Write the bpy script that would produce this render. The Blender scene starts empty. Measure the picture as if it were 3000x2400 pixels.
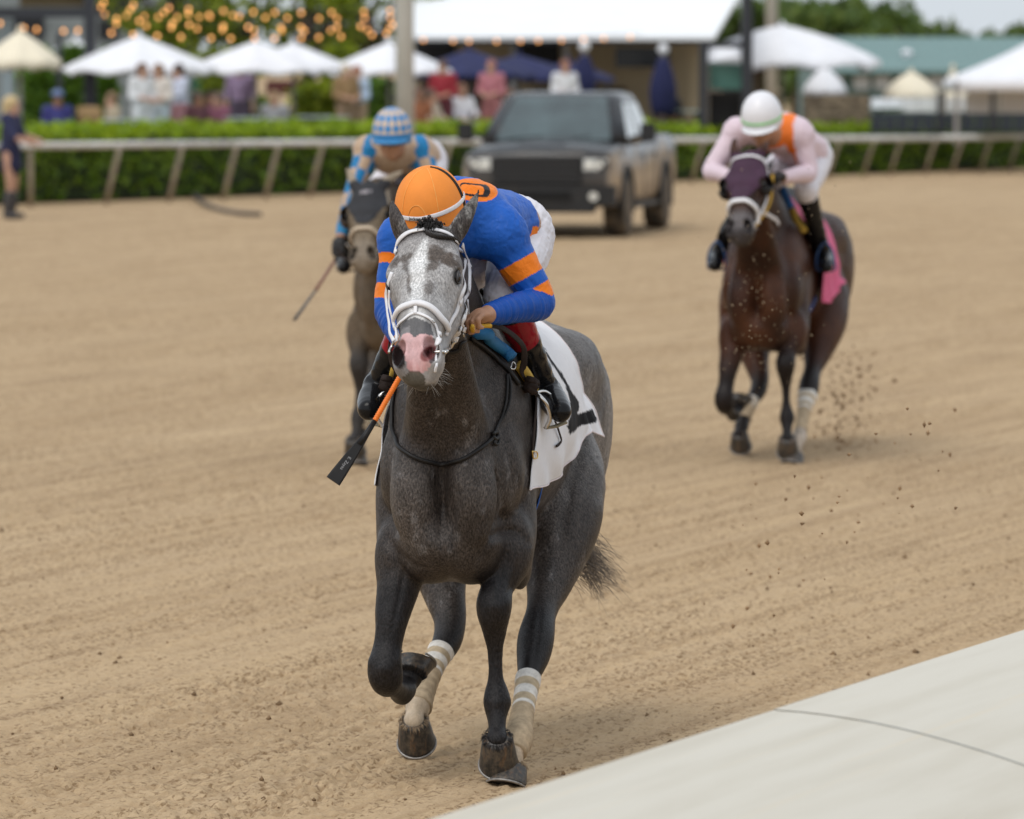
import bpy, bmesh, math, random
import numpy as np
from mathutils import Vector, Matrix
random.seed(7); RNG = np.random.default_rng(7)
SC = bpy.context.scene
COL = SC.collection

# ------------------------------------------------------------------ camera, sky, sun, exposure
CAM_H, F_PX, PITCH = 2.44, 16667.0, math.atan(1044 / 16667.0)
cam_data = bpy.data.cameras.new('camera')
cam = bpy.data.objects.new('camera', cam_data); COL.objects.link(cam)
cam.location = (0, 0, CAM_H); cam.rotation_euler = (math.pi / 2 - PITCH, 0, 0)
cam_data.sensor_width = 36.0; cam_data.lens = 200.0
cam_data.clip_start = 0.1; cam_data.clip_end = 3000
cam_data.dof.use_dof = True; cam_data.dof.focus_distance = 18.45; cam_data.dof.aperture_fstop = 5.0
cam_data.dof.aperture_blades = 0
SC.camera = cam

SUN_EL, SUN_AZ = math.radians(58), math.radians(215)   # azimuth clockwise from +Y: behind the camera, a little left
world = bpy.data.worlds.new('World'); SC.world = world; world.use_nodes = True
wn = world.node_tree; wn.nodes.clear()
w_out = wn.nodes.new('ShaderNodeOutputWorld'); w_bg = wn.nodes.new('ShaderNodeBackground')
w_sky = wn.nodes.new('ShaderNodeTexSky'); w_sky.sky_type = 'NISHITA'; w_sky.sun_disc = False
w_sky.sun_elevation = SUN_EL; w_sky.sun_rotation = SUN_AZ; w_sky.dust_density = 3.0; w_sky.air_density = 1.0
w_hsv = wn.nodes.new('ShaderNodeHueSaturation'); w_hsv.inputs['Saturation'].default_value = 0.32
w_mix = wn.nodes.new('ShaderNodeMix'); w_mix.data_type = 'RGBA'; w_mix.inputs[0].default_value = 0.72
w_mix.inputs[7].default_value = (5.3, 5.75, 6.2, 1)        # an even layer of bright cloud over the clear sky
wn.links.new(w_sky.outputs[0], w_hsv.inputs['Color']); wn.links.new(w_hsv.outputs[0], w_mix.inputs[6]); wn.links.new(w_mix.outputs[2], w_bg.inputs['Color'])
w_bg.inputs['Strength'].default_value = 0.12
wn.links.new(w_bg.outputs[0], w_out.inputs['Surface'])
sun_d = bpy.data.lights.new('sun', 'SUN'); sun_d.energy = 0.85; sun_d.angle = math.radians(34); sun_d.color = (1.0, 0.955, 0.89)
sun = bpy.data.objects.new('sun', sun_d); COL.objects.link(sun)
_sd = Vector((math.sin(SUN_AZ) * math.cos(SUN_EL), math.cos(SUN_AZ) * math.cos(SUN_EL), math.sin(SUN_EL)))
sun.rotation_euler = _sd.to_track_quat('Z', 'Y').to_euler(); sun.location = (0, 0, 60)
SC.view_settings.view_transform = 'Standard'; SC.view_settings.look = 'None'
SC.view_settings.exposure = 0.45; SC.view_settings.gamma = 1.0; SC.view_settings.use_curve_mapping = False
SC.render.engine = 'CYCLES'
SC.cycles.use_denoising = True
SC.cycles.max_bounces = 6; SC.cycles.diffuse_bounces = 3; SC.cycles.transparent_max_bounces = 16
SC.cycles.sample_clamp_indirect = 8

# ------------------------------------------------------------------ small maths
def V(*a): return np.array(a, float)
def nrm(v): v = np.asarray(v, float); return v / (np.linalg.norm(v) + 1e-12)
def ray(px, py):
    a, b = (px - 1500) / F_PX, (1200 - py) / F_PX
    c, s = math.cos(PITCH), math.sin(PITCH)
    return V(a, c + b * s, -s + b * c)
def P(px, py, Y):
    """the point of the place that stands Y metres in front of the camera and shows at this spot of the photograph"""
    d = ray(px, py); t = Y / d[1]
    return V(t * d[0], Y, CAM_H + t * d[2])
def G(px, py, z=0.0):
    d = ray(px, py); t = (z - CAM_H) / d[2]
    return V(t * d[0], t * d[1], z)

def catmull(pts, n):
    """pts (k,d) -> dense samples"""
    p = np.asarray(pts, float); k = len(p)
    q = np.vstack([2 * p[0] - p[1], p, 2 * p[-1] - p[-2]])
    out = []
    for i in range(k - 1):
        p0, p1, p2, p3 = q[i:i + 4]
        for t in np.linspace(0, 1, n, endpoint=False):
            out.append(.5 * (2 * p1 + (p2 - p0) * t + (2 * p0 - 5 * p1 + 4 * p2 - p3) * t * t + (3 * p1 - p0 - 3 * p2 + p3) * t ** 3))
    out.append(p[-1]); return np.array(out)

def hash3(ix, iy, iz, seed):
    h = (ix.astype(np.int64) * 374761393 + iy.astype(np.int64) * 668265263 + iz.astype(np.int64) * 2147483647 + seed * 1274126177) & 0xffffffff
    h = ((h ^ (h >> 13)) * 1274126177) & 0xffffffff
    h = h ^ (h >> 16)
    return (h & 0xffff) / 65535.0
def vnoise(p, seed=0):
    """value noise, p (n,3) -> (n,) in 0..1"""
    p = np.asarray(p, float); i = np.floor(p).astype(np.int64); f = p - i; f = f * f * (3 - 2 * f)
    r = 0
    for dx in (0, 1):
        for dy in (0, 1):
            for dz in (0, 1):
                w = (f[:, 0] if dx else 1 - f[:, 0]) * (f[:, 1] if dy else 1 - f[:, 1]) * (f[:, 2] if dz else 1 - f[:, 2])
                r = r + w * hash3(i[:, 0] + dx, i[:, 1] + dy, i[:, 2] + dz, seed)
    return r
def fbm(p, oct=3, seed=0):
    r, a, t = 0, 1.0, 0
    p = np.asarray(p, float)
    for o in range(oct):
        r = r + a * vnoise(p * 2 ** o + 17.3 * o, seed + o); t += a; a *= .5
    return r / t
def sstep(a, b, x): t = np.clip((x - a) / (b - a), 0, 1); return t * t * (3 - 2 * t)

# ------------------------------------------------------------------ materials (procedural)
def rgb(h):
    h = h.lstrip('#'); c = [int(h[i:i + 2], 16) / 255 for i in (0, 2, 4)]
    return tuple(x / 12.92 if x <= .04045 else ((x + .055) / 1.055) ** 2.4 for x in c)
def new_mat(name):
    m = bpy.data.materials.new(name); m.use_nodes = True
    nt = m.node_tree; b = nt.nodes['Principled BSDF']
    return m, nt, b
def N(nt, typ, **kw):
    n = nt.nodes.new(typ)
    for k, v in kw.items():
        if k in n.inputs.keys() if hasattr(n.inputs, 'keys') else False: n.inputs[k].default_value = v
        else: setattr(n, k, v)
    return n
def Lk(nt, a, b): nt.links.new(a, b)
def mixc(nt, fac, a, b, blend='MIX'):
    n = nt.nodes.new('ShaderNodeMix'); n.data_type = 'RGBA'; n.blend_type = blend
    for s, v in ((0, fac), (6, a), (7, b)):
        if hasattr(v, 'is_output') or isinstance(v, bpy.types.NodeSocket): nt.links.new(v, n.inputs[s])
        elif s == 0: n.inputs[0].default_value = v
        else: n.inputs[s].default_value = (*v[:3], 1)
    return n.outputs[2]
def math_n(nt, op, a, b=None, c=None):
    n = nt.nodes.new('ShaderNodeMath'); n.operation = op
    for i, v in enumerate((a, b, c)):
        if v is None: continue
        if isinstance(v, bpy.types.NodeSocket): nt.links.new(v, n.inputs[i])
        else: n.inputs[i].default_value = v
    return n.outputs[0]
def ramp(nt, fac, stops):
    r = nt.nodes.new('ShaderNodeValToRGB'); nt.links.new(fac, r.inputs[0])
    e = r.color_ramp.elements
    while len(e) < len(stops): e.new(.5)
    for i, (p, c) in enumerate(stops):
        e[i].position = p; e[i].color = (c, c, c, 1) if not hasattr(c, '__len__') else (*c[:3], 1)
    return r.outputs[0]
def noise_tex(nt, scale, detail=3, rough=.55, vec=None, coord='Object', stretch=None, dist=0):
    if vec is None:
        t = nt.nodes.new('ShaderNodeTexCoord'); vec = t.outputs[coord]
    if stretch is not None:
        m = nt.nodes.new('ShaderNodeMapping'); nt.links.new(vec, m.inputs[0]); m.inputs['Scale'].default_value = stretch; vec = m.outputs[0]
    n = nt.nodes.new('ShaderNodeTexNoise'); n.inputs['Scale'].default_value = scale; n.inputs['Detail'].default_value = detail
    n.inputs['Roughness'].default_value = rough; n.inputs['Distortion'].default_value = dist
    nt.links.new(vec, n.inputs['Vector']); return n.outputs['Fac']
def bump(nt, b, h, strength=.3, dist=.01):
    n = nt.nodes.new('ShaderNodeBump'); n.inputs['Strength'].default_value = strength; n.inputs['Distance'].default_value = dist
    nt.links.new(h, n.inputs['Height']); nt.links.new(n.outputs[0], b.inputs['Normal'])
MATS = {}
def pm(name, col, rough=.6, metal=0.0, var=.12, scale=18, bmp=0.0, bscale=None, bdist=.004, spec=None, dirt=None, coat=0, sheen=0, stretch=None):
    """plain material: colour that wanders a little, fine relief"""
    if name in MATS: return MATS[name]
    m, nt, b = new_mat(name)
    if isinstance(col, str): col = rgb(col)
    f = noise_tex(nt, scale, 4, .6, stretch=stretch)
    f = ramp(nt, f, [(.3, 0), (.7, 1)])
    lo = tuple(max(0, c * (1 - var)) for c in col); hi = tuple(min(1, c * (1 + var)) for c in col)
    c = mixc(nt, f, lo, hi)
    if dirt:
        dcol, amount, dsc = dirt
        d = noise_tex(nt, dsc, 5, .65); d = ramp(nt, d, [(.62 - .35 * amount, 0), (.75, amount)])
        c = mixc(nt, d, c, dcol)
    nt.links.new(c, b.inputs['Base Color'])
    b.inputs['Roughness'].default_value = rough; b.inputs['Metallic'].default_value = metal
    if spec is not None: b.inputs['Specular IOR Level'].default_value = spec
    if coat: b.inputs['Coat Weight'].default_value = coat; b.inputs['Coat Roughness'].default_value = .05
    if sheen: b.inputs['Sheen Weight'].default_value = sheen
    if bmp: bump(nt, b, noise_tex(nt, bscale or scale * 4, 4, .6, stretch=stretch), bmp, bdist)
    MATS[name] = m; return m

# ------------------------------------------------------------------ objects
def tag(o, label=None, cat=None, group=None, kind=None):
    if label: o['label'] = label
    if cat: o['category'] = cat
    if group: o['group'] = group
    if kind: o['kind'] = kind
    return o
def empty(name, loc=(0, 0, 0), rz=0.0, label=None, cat=None, group=None):
    o = bpy.data.objects.new(name, None); COL.objects.link(o); o.empty_display_size = .2
    o.location = tuple(loc); o.rotation_euler = (0, 0, rz)
    return tag(o, label, cat, group)
def link_mesh(name, me, mat=None, parent=None, smooth=False):
    o = bpy.data.objects.new(name, me); COL.objects.link(o)
    if mat is not None:
        for m in (mat if isinstance(mat, (list, tuple)) else [mat]): me.materials.append(m)
    if smooth: me.polygons.foreach_set('use_smooth', np.ones(len(me.polygons), bool))
    if parent is not None: o.parent = parent
    return o
def np_mesh(name, v, f, mat=None, parent=None, smooth=True):
    """v (n,3), f (m,4) or (m,3) or list of mixed"""
    me = bpy.data.meshes.new(name)
    v = np.asarray(v, np.float32)
    if isinstance(f, np.ndarray):
        k = f.shape[1]; m = len(f)
        me.vertices.add(len(v)); me.vertices.foreach_set('co', v.ravel())
        me.loops.add(m * k); me.loops.foreach_set('vertex_index', f.astype(np.int32).ravel())
        me.polygons.add(m); me.polygons.foreach_set('loop_start', np.arange(0, m * k, k, dtype=np.int32))
        me.update(calc_edges=True); me.validate()
    else:
        me.from_pydata([tuple(x) for x in v], [], f); me.update()
    return link_mesh(name, me, mat, parent, smooth)
def set_attr(o, name, arr):
    arr = np.asarray(arr, np.float32)
    if arr.ndim == 1:
        a = o.data.attributes.new(name, 'FLOAT', 'POINT'); a.data.foreach_set('value', arr)
    else:
        if arr.shape[1] == 3: arr = np.hstack([arr, np.ones((len(arr), 1), np.float32)])
        a = o.data.attributes.new(name, 'FLOAT_COLOR', 'POINT'); a.data.foreach_set('color', arr.ravel())

class MB:
    """collects shapes, links them as ONE mesh object"""
    def __init__(s): s.v = []; s.f = []; s.n = 0
    def add(s, v, f):
        v = np.asarray(v, float); s.v.append(v); s.f += [tuple(int(i) + s.n for i in q) for q in f]; s.n += len(v); return s
    def box(s, c, d, rz=0.0, M=None, taper=1.0):
        x, y, z = np.array(d) / 2
        v = np.array([(sx * x * (taper if sz > 0 else 1), sy * y * (taper if sz > 0 else 1), sz * z) for sz in (-1, 1) for sy in (-1, 1) for sx in (-1, 1)], float)
        if M is not None: v = v @ np.asarray(M, float).T
        cr, sr = math.cos(rz), math.sin(rz)
        v = np.column_stack([v[:, 0] * cr - v[:, 1] * sr, v[:, 0] * sr + v[:, 1] * cr, v[:, 2]]) + np.asarray(c, float)
        return s.add(v, [(0, 2, 3, 1), (4, 5, 7, 6), (0, 1, 5, 4), (2, 6, 7, 3), (0, 4, 6, 2), (1, 3, 7, 5)])
    def loft(s, rings, cap=True, closed=True):
        k = len(rings[0]); v = np.vstack(rings); f = []
        for i in range(len(rings) - 1):
            for j in range(k if closed else k - 1):
                f.append((i * k + j, i * k + (j + 1) % k, (i + 1) * k + (j + 1) % k, (i + 1) * k + j))
        if cap and closed: f.append(tuple(range(k))[::-1]); f.append(tuple((len(rings) - 1) * k + j for j in range(k)))
        return s.add(v, f)
    def tube(s, pts, r, k=8, cap=True, flat=1.0, up=None):
        pts = np.asarray(pts, float); n = len(pts); r = np.broadcast_to(np.asarray(r, float), (n,))
        T = np.gradient(pts, axis=0); T /= np.linalg.norm(T, axis=1)[:, None] + 1e-12
        u = np.asarray(up, float) if up is not None else (V(0, 0, 1) if abs(T[0][2]) < .9 else V(1, 0, 0))
        rings = []
        for i in range(n):
            u = nrm(u - T[i] * (u @ T[i])); w = np.cross(T[i], u)
            a = np.linspace(0, 2 * math.pi, k, endpoint=False)
            rings.append(pts[i] + r[i] * (np.cos(a)[:, None] * u * flat + np.sin(a)[:, None] * w))
        return s.loft(rings, cap)
    def lathe(s, c, prof, k=16, R=None, cap=True):
        a = np.linspace(0, 2 * math.pi, k, endpoint=False); rings = []
        for r, z in prof:
            q = np.column_stack([r * np.cos(a), r * np.sin(a), np.full(k, z)])
            if R is not None: q = q @ np.asarray(R).T
            rings.append(q + np.asarray(c, float))
        return s.loft(rings, cap)
    def sphere(s, c, r, k=12, m=8, R=None):
        r = np.broadcast_to(np.asarray(r, float), (3,)); rings = []
        for t in np.linspace(-math.pi / 2 + .12, math.pi / 2 - .12, m):
            a = np.linspace(0, 2 * math.pi, k, endpoint=False)
            q = np.column_stack([np.cos(t) * np.cos(a) * r[0], np.cos(t) * np.sin(a) * r[1], np.full(k, math.sin(t) * r[2])])
            if R is not None: q = q @ np.asarray(R).T
            rings.append(q + np.asarray(c, float))
        return s.loft(rings)
    def build(s, name, mat=None, parent=None, smooth=False, bevel=0.0):
        v = np.vstack(s.v); me = bpy.data.meshes.new(name); me.from_pydata(v.tolist(), [], s.f); me.update()
        o = link_mesh(name, me, mat, parent, smooth)
        if bevel:
            bm = bmesh.new(); bm.from_mesh(me)
            bmesh.ops.bevel(bm, geom=[e for e in bm.edges], offset=bevel, segments=2, affect='EDGES', clamp_overlap=True)
            bm.to_mesh(me); bm.free()
        return o
def children_of(o): return list(o.children)
def copy_tree(o, parent=None):
    c = o.copy(); COL.objects.link(c)
    if parent is not None: c.parent = parent
    for ch in children_of(o): copy_tree(ch, c)
    return c

# ------------------------------------------------------------------ organic bodies: blended distance fields -> one continuous mesh
class Body:
    def __init__(s): s.pr = []
    def cap(s, a, b, ra, rb, k=.03, sec=None, op='u', tags=''):
        a, b = np.asarray(a, float), np.asarray(b, float); ba = b - a; L2 = max(ba @ ba, 1e-9)
        if sec is not None:
            u = np.asarray(sec[0], float); u = nrm(u - ba * (u @ ba) / L2); su, sv = sec[1], sec[2]
        def fn(x, y, z):
            px, py, pz = x - a[0], y - a[1], z - a[2]
            h = np.clip((px * ba[0] + py * ba[1] + pz * ba[2]) / L2, 0, 1)
            qx, qy, qz = px - h * ba[0], py - h * ba[1], pz - h * ba[2]
            r = ra + (rb - ra) * h
            if sec is None: return np.sqrt(qx * qx + qy * qy + qz * qz) - r
            pu = qx * u[0] + qy * u[1] + qz * u[2]; n2 = qx * qx + qy * qy + qz * qz - pu * pu
            return (np.sqrt(np.maximum(pu * pu / (su * su) + n2 / (sv * sv), 0)) - r) * min(su, sv, 1)
        m = max(1, *(sec[1:] if sec else (1,)))
        lo = np.minimum(a - ra * m, b - rb * m); hi = np.maximum(a + ra * m, b + rb * m)
        s.pr.append((fn, lo, hi, k, op, tags)); return s
    def ell(s, c, r, R=None, k=.04, op='u', tags=''):
        """R rows = local axes"""
        c, r = np.asarray(c, float), np.asarray(r, float); R = np.eye(3) if R is None else np.asarray(R, float)
        def fn(x, y, z):
            px, py, pz = x - c[0], y - c[1], z - c[2]
            q = [(px * R[i, 0] + py * R[i, 1] + pz * R[i, 2]) / r[i] for i in range(3)]
            k0 = np.sqrt(q[0] ** 2 + q[1] ** 2 + q[2] ** 2)
            k1 = np.sqrt((q[0] / r[0]) ** 2 + (q[1] / r[1]) ** 2 + (q[2] / r[2]) ** 2)
            return k0 * (k0 - 1) / np.maximum(k1, 1e-6)
        e = np.sqrt(((R * r[:, None]) ** 2).sum(0))
        s.pr.append((fn, c - e, c + e, k, op, tags)); return s
    def chain(s, pts, radii, k=.03, n=4, sec=None, tags=''):
        q = catmull(np.column_stack([np.asarray(pts, float), np.asarray(radii, float)]), n)
        for i in range(len(q) - 1):
            s.cap(q[i, :3], q[i + 1, :3], q[i, 3], q[i + 1, 3], k if i == 0 else max(.006, q[i, 3] * .25), sec, 'u', tags)
        return s
    def plane_cut(s, p, n, k=.004, tags=''):
        p, n = np.asarray(p, float), nrm(n)
        s.pr.append((lambda x, y, z: -((x - p[0]) * n[0] + (y - p[1]) * n[1] + (z - p[2]) * n[2]), None, None, k, 's', tags)); return s
    @staticmethod
    def _mix(D, d, k, op, first):
        if first: return d
        if op == 'u':
            h = np.maximum(k - np.abs(D - d), 0) / k; return np.minimum(D, d) - h * h * k * .25
        d = -d; h = np.maximum(k - np.abs(D - d), 0) / k; return np.maximum(D, d) + h * h * k * .25
    def ev(s, p):
        p = np.asarray(p, float); D = np.full(len(p), 9.0)
        for fn, lo, hi, k, op, t in s.pr: D = s._mix(D, fn(p[:, 0], p[:, 1], p[:, 2]), k, op, False)
        return D
    def grad(s, p, e=.004):
        p = np.asarray(p, float)
        g = np.column_stack([s.ev(p + d) - s.ev(p - d) for d in np.eye(3) * e])
        return g / (np.linalg.norm(g, axis=1)[:, None] + 1e-9)
    def project(s, p, off=0.0, it=6):
        p = np.array(p, float)
        for _ in range(it):
            d = s.ev(p) - off; p = p - s.grad(p) * np.clip(d, -.08, .08)[:, None]
        return p, s.grad(p)
    def mesh(s, h, disp=None, off=0.0, smooth=1):
        u = [q for q in s.pr if q[4] == 'u']
        lo = np.min([q[1] for q in u], 0) - 4 * h - off; hi = np.max([q[2] for q in u], 0) + 4 * h + off
        n = np.ceil((hi - lo) / h).astype(int) + 1
        ax = [(lo[i] + h * np.arange(n[i])).astype(np.float32) for i in range(3)]
        D = np.full(n, .5, np.float32)
        for fn, a, b, k, op, t in s.pr:
            if a is None: sl = (slice(None),) * 3
            else:
                m = k + 3 * h + off
                i0 = np.clip(np.floor((a - m - lo) / h).astype(int), 0, n); i1 = np.clip(np.ceil((b + m - lo) / h).astype(int) + 1, 0, n)
                sl = tuple(slice(i0[i], i1[i]) for i in range(3))
                if min(i1 - i0) <= 0: continue
            d = fn(ax[0][sl[0]][:, None, None], ax[1][sl[1]][None, :, None], ax[2][sl[2]][None, None, :]).astype(np.float32)
            D[sl] = s._mix(D[sl], d, k, op, False)
        if off: D -= off
        v, f = surface_nets(D, lo, h)
        for _ in range(smooth): v = laplace(v, f, .5)
        return v, f
def surface_nets(D, lo, h):
    S = D < 0
    c = np.zeros(np.array(S.shape) - 1, np.uint8)
    for dx in (0, 1):
        for dy in (0, 1):
            for dz in (0, 1): c += S[dx:S.shape[0] - 1 + dx, dy:S.shape[1] - 1 + dy, dz:S.shape[2] - 1 + dz]
    idx = np.argwhere((c > 0) & (c < 8)); nv = len(idx)
    ids = np.full(c.shape, -1, np.int32); ids[tuple(idx.T)] = np.arange(nv)
    acc = np.zeros((nv, 3)); cnt = np.zeros(nv)
    cor = {}
    for q in [(a, b, e) for a in (0, 1) for b in (0, 1) for e in (0, 1)]: cor[q] = D[idx[:, 0] + q[0], idx[:, 1] + q[1], idx[:, 2] + q[2]].astype(float)
    for q in cor:
        for a in range(3):
            if q[a] == 0:
                q2 = tuple(1 if i == a else q[i] for i in range(3))
                A, B = cor[q], cor[q2]; m = (A < 0) != (B < 0)
                t = np.where(m, A / np.where(m, A - B, 1), 0)
                for i in range(3): acc[:, i] += np.where(m, q[i] + (t if i == a else 0), 0)
                cnt += m
    v = (idx + acc / cnt[:, None]) * h + lo
    F = []
    for a in range(3):
        b, e = (a + 1) % 3, (a + 2) % 3
        s0 = [slice(None)] * 3; s1 = [slice(None)] * 3
        s0[a] = slice(0, -1); s1[a] = slice(1, None)
        for q in (b, e): s0[q] = slice(1, -1); s1[q] = slice(1, -1)
        A, B = S[tuple(s0)], S[tuple(s1)]
        for inside in (0, 1):
            m = np.argwhere((A & ~B) if inside else (~A & B))
            if not len(m): continue
            m = m.copy(); m[:, b] += 1; m[:, e] += 1
            def cell(db, de): w = m.copy(); w[:, b] -= db; w[:, e] -= de; return ids[tuple(w.T)]
            q = np.column_stack([cell(1, 1), cell(0, 1), cell(0, 0), cell(1, 0)])
            F.append(q if inside else q[:, ::-1])
    F = np.vstack(F); F = F[(F >= 0).all(1)]
    return v, F
def laplace(v, f, w=.5):
    a = np.concatenate([f[:, i] for i in range(4)]); b = np.concatenate([f[:, (i + 1) % 4] for i in range(4)])
    n = len(v); c = np.bincount(a, minlength=n) + 1e-9
    m = np.column_stack([np.bincount(a, weights=v[b, i], minlength=n) / c for i in range(3)])
    return v + w * (m - v)
def vert_normals(v, f):
    n = np.cross(v[f[:, 2]] - v[f[:, 0]], v[f[:, 3]] - v[f[:, 1]]); r = np.zeros_like(v)
    for i in range(4):
        for j in range(3): r[:, j] += np.bincount(f[:, i], weights=n[:, j], minlength=len(v))
    return r / (np.linalg.norm(r, axis=1)[:, None] + 1e-12)
# ------------------------------------------------------------------ ground
TRK = math.radians(21.0); TD, TN = V(math.sin(TRK), math.cos(TRK)), V(math.cos(TRK), -math.sin(TRK))     # along the track, across it
def ground_h(x, y):
    u, w = x * TD[0] + y * TD[1], x * TN[0] + y * TN[1]; z0 = np.zeros_like(u)
    rows = .5 + .5 * np.cos(2 * np.pi * (w / .23) + 5 * vnoise(np.column_stack([u * .5, w * 2, z0]), 4))
    clod = vnoise(np.column_stack([u * 27, w * 40, z0]), 1); c2 = vnoise(np.column_stack([u * 48, w * 62, z0]), 2); rows = .5 * rows + .5 * sstep(.3, .7, vnoise(np.column_stack([u * .45, w * 9, z0]), 14))
    patch = fbm(np.column_stack([u * .35, w * 1.6, z0]), 2, 8)
    amp = (.40 + .75 * rows) * (.45 + .75 * sstep(.2, .75, patch)) + .15
    railw = (1.466 * TN[0] + 16.28 * TN[1]) - w; churn = sstep(1.6, .5, railw) * sstep(-.3, .3, railw)
    amp = amp * (1 + 1.2 * churn)
    h = .015 * amp * sstep(.40, .80, clod) + .013 * amp * (c2 - .5) - .014 * rows + .010 * (fbm(np.column_stack([u * .8, w * 3, z0]), 2, 5) - .5) 
    return h, amp, clod
def make_track():
    ys = [9.0]
    while ys[-1] < 88: ys.append(ys[-1] * (1.00115 if ys[-1] < 30 else 1.0025))
    ys = np.array(ys); ss = np.arange(-.118, .1181, .00078)
    Y, S_ = np.meshgrid(ys, ss, indexing='ij'); x = (Y * S_).ravel(); y = Y.ravel()
    h, amp, clod = ground_h(x, y); n, m = Y.shape
    i = np.arange(n - 1)[:, None] * m + np.arange(m - 1)[None]; i = i.ravel()
    o = np_mesh('dirt_track', np.column_stack([x, y, h]), np.column_stack([i, i + 1, i + m + 1, i + m]), M_DIRT); set_attr(o, 'clod', sstep(.55, .15, clod) * np.clip(amp, 0, 1.4))  # attribute is high in the gaps between clods, for their painted shade
    tag(o, kind='structure'); return o
def dirt_mat():
    m, nt, b = new_mat('track_dirt')
    tc = nt.nodes.new('ShaderNodeTexCoord'); mp = nt.nodes.new('ShaderNodeMapping'); mp.inputs['Rotation'].default_value = (0, 0, TRK); nt.links.new(tc.outputs['Object'], mp.inputs[0]); v = mp.outputs[0]
    def nz(sx, sy, det=4, r=.6):
        return noise_tex(nt, 1, det, r, vec=v, stretch=(sx, sy, 1))
    a = ramp(nt, nz(1.1, .10), [(.30, 0), (.70, 1)])
    c = mixc(nt, a, (.425, .295, .166), (.515, .372, .222))
    st = ramp(nt, nz(5.5, .22, 5), [(.38, 0), (.68, 1)]); c = mixc(nt, math_n(nt, 'MULTIPLY', st, .5), c, (.39, .275, .168))
    ln = ramp(nt, nz(13, .12, 3, .6), [(.52, 0), (.62, 1)]); c = mixc(nt, math_n(nt, 'MULTIPLY', ln, .55), c, (.32, .212, .115))
    rw = ramp(nt, nz(9, .40, 3, .6), [(.36, 0), (.64, 1)]); pt = ramp(nt, nz(1.3, .5, 2), [(.35, 0), (.65, 1)])
    gn = math_n(nt, 'ADD', nz(44, 27, 3, .65), math_n(nt, 'ADD', math_n(nt, 'MULTIPLY', rw, .125), math_n(nt, 'MULTIPLY', pt, .035)))
    g = ramp(nt, gn, [(.61, 0), (.70, 1)]); c = mixc(nt, math_n(nt, 'MULTIPLY', g, .85), c, (.175, .104, .048))
    g2 = ramp(nt, nz(70, 50, 3, .7), [(.35, 0), (.7, 1)]); c = mixc(nt, math_n(nt, 'MULTIPLY', g2, .35), c, (.60, .46, .31))
    at = nt.nodes.new('ShaderNodeAttribute'); at.attribute_name = 'clod'; c = mixc(nt, math_n(nt, 'MULTIPLY', at.outputs['Fac'], .5), c, (.30, .20, .11))  # shade in the gaps between clods, put into the colour
    nt.links.new(c, b.inputs['Base Color']); b.inputs['Roughness'].default_value = .95; b.inputs['Specular IOR Level'].default_value = .1
    h = math_n(nt, 'ADD', math_n(nt, 'MULTIPLY', nz(26, 17, 4, .7), 1.0), math_n(nt, 'MULTIPLY', nz(110, 90, 3), .35)); bump(nt, b, h, .6, .014)
    return m
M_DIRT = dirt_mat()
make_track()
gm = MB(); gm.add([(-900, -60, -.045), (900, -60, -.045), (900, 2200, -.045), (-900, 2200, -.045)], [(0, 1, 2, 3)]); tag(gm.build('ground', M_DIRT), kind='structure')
def clods(name, n, fn, mat, seed, r=(.006, .02)):
    rg = np.random.default_rng(seed); V_, F_ = [], []; base = np.array([(1, 0, 0), (-1, 0, 0), (0, 1, 0), (0, -1, 0), (0, 0, 1), (0, 0, -1)], float); tf = np.array([(0, 2, 4), (2, 1, 4), (1, 3, 4), (3, 0, 4), (2, 0, 5), (1, 2, 5), (3, 1, 5), (0, 3, 5)])
    for k in range(n):
        p = fn(rg); s = rg.uniform(*r) * rg.uniform(.5, 1.3); q = base * rg.uniform(.5, 1.3, (6, 3)) * s; th = rg.uniform(0, 6.28); R = np.array([[math.cos(th), -math.sin(th), 0], [math.sin(th), math.cos(th), 0], [0, 0, 1]])
        V_.append(q @ R.T + p); F_.append(tf + 6 * k)
    return np_mesh(name, np.vstack(V_), np.vstack(F_), mat)
def on_ground(rg):
    while True:
        y = 11 + 22 * rg.random() ** 1.6; x = rg.uniform(-.11, .11) * y; w = x * TN[0] + y * TN[1]; d = (1.466 * TN[0] + 16.28 * TN[1]) - w
        if d < .1: continue
        if rg.random() < (1.0 if d < 1.3 else .035): return V(x, y, float(ground_h(np.array([x]), np.array([y]))[0][0]) + .003)
M_CLOD = pm('dark_clod', (.19, .118, .06), .95, var=.4, scale=30)
tag(clods('dirt_clods', 2600, on_ground, M_CLOD, 5, (.004, .016)), 'loose dark dirt clods lying on the harrowed track', None, None, 'stuff')

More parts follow.
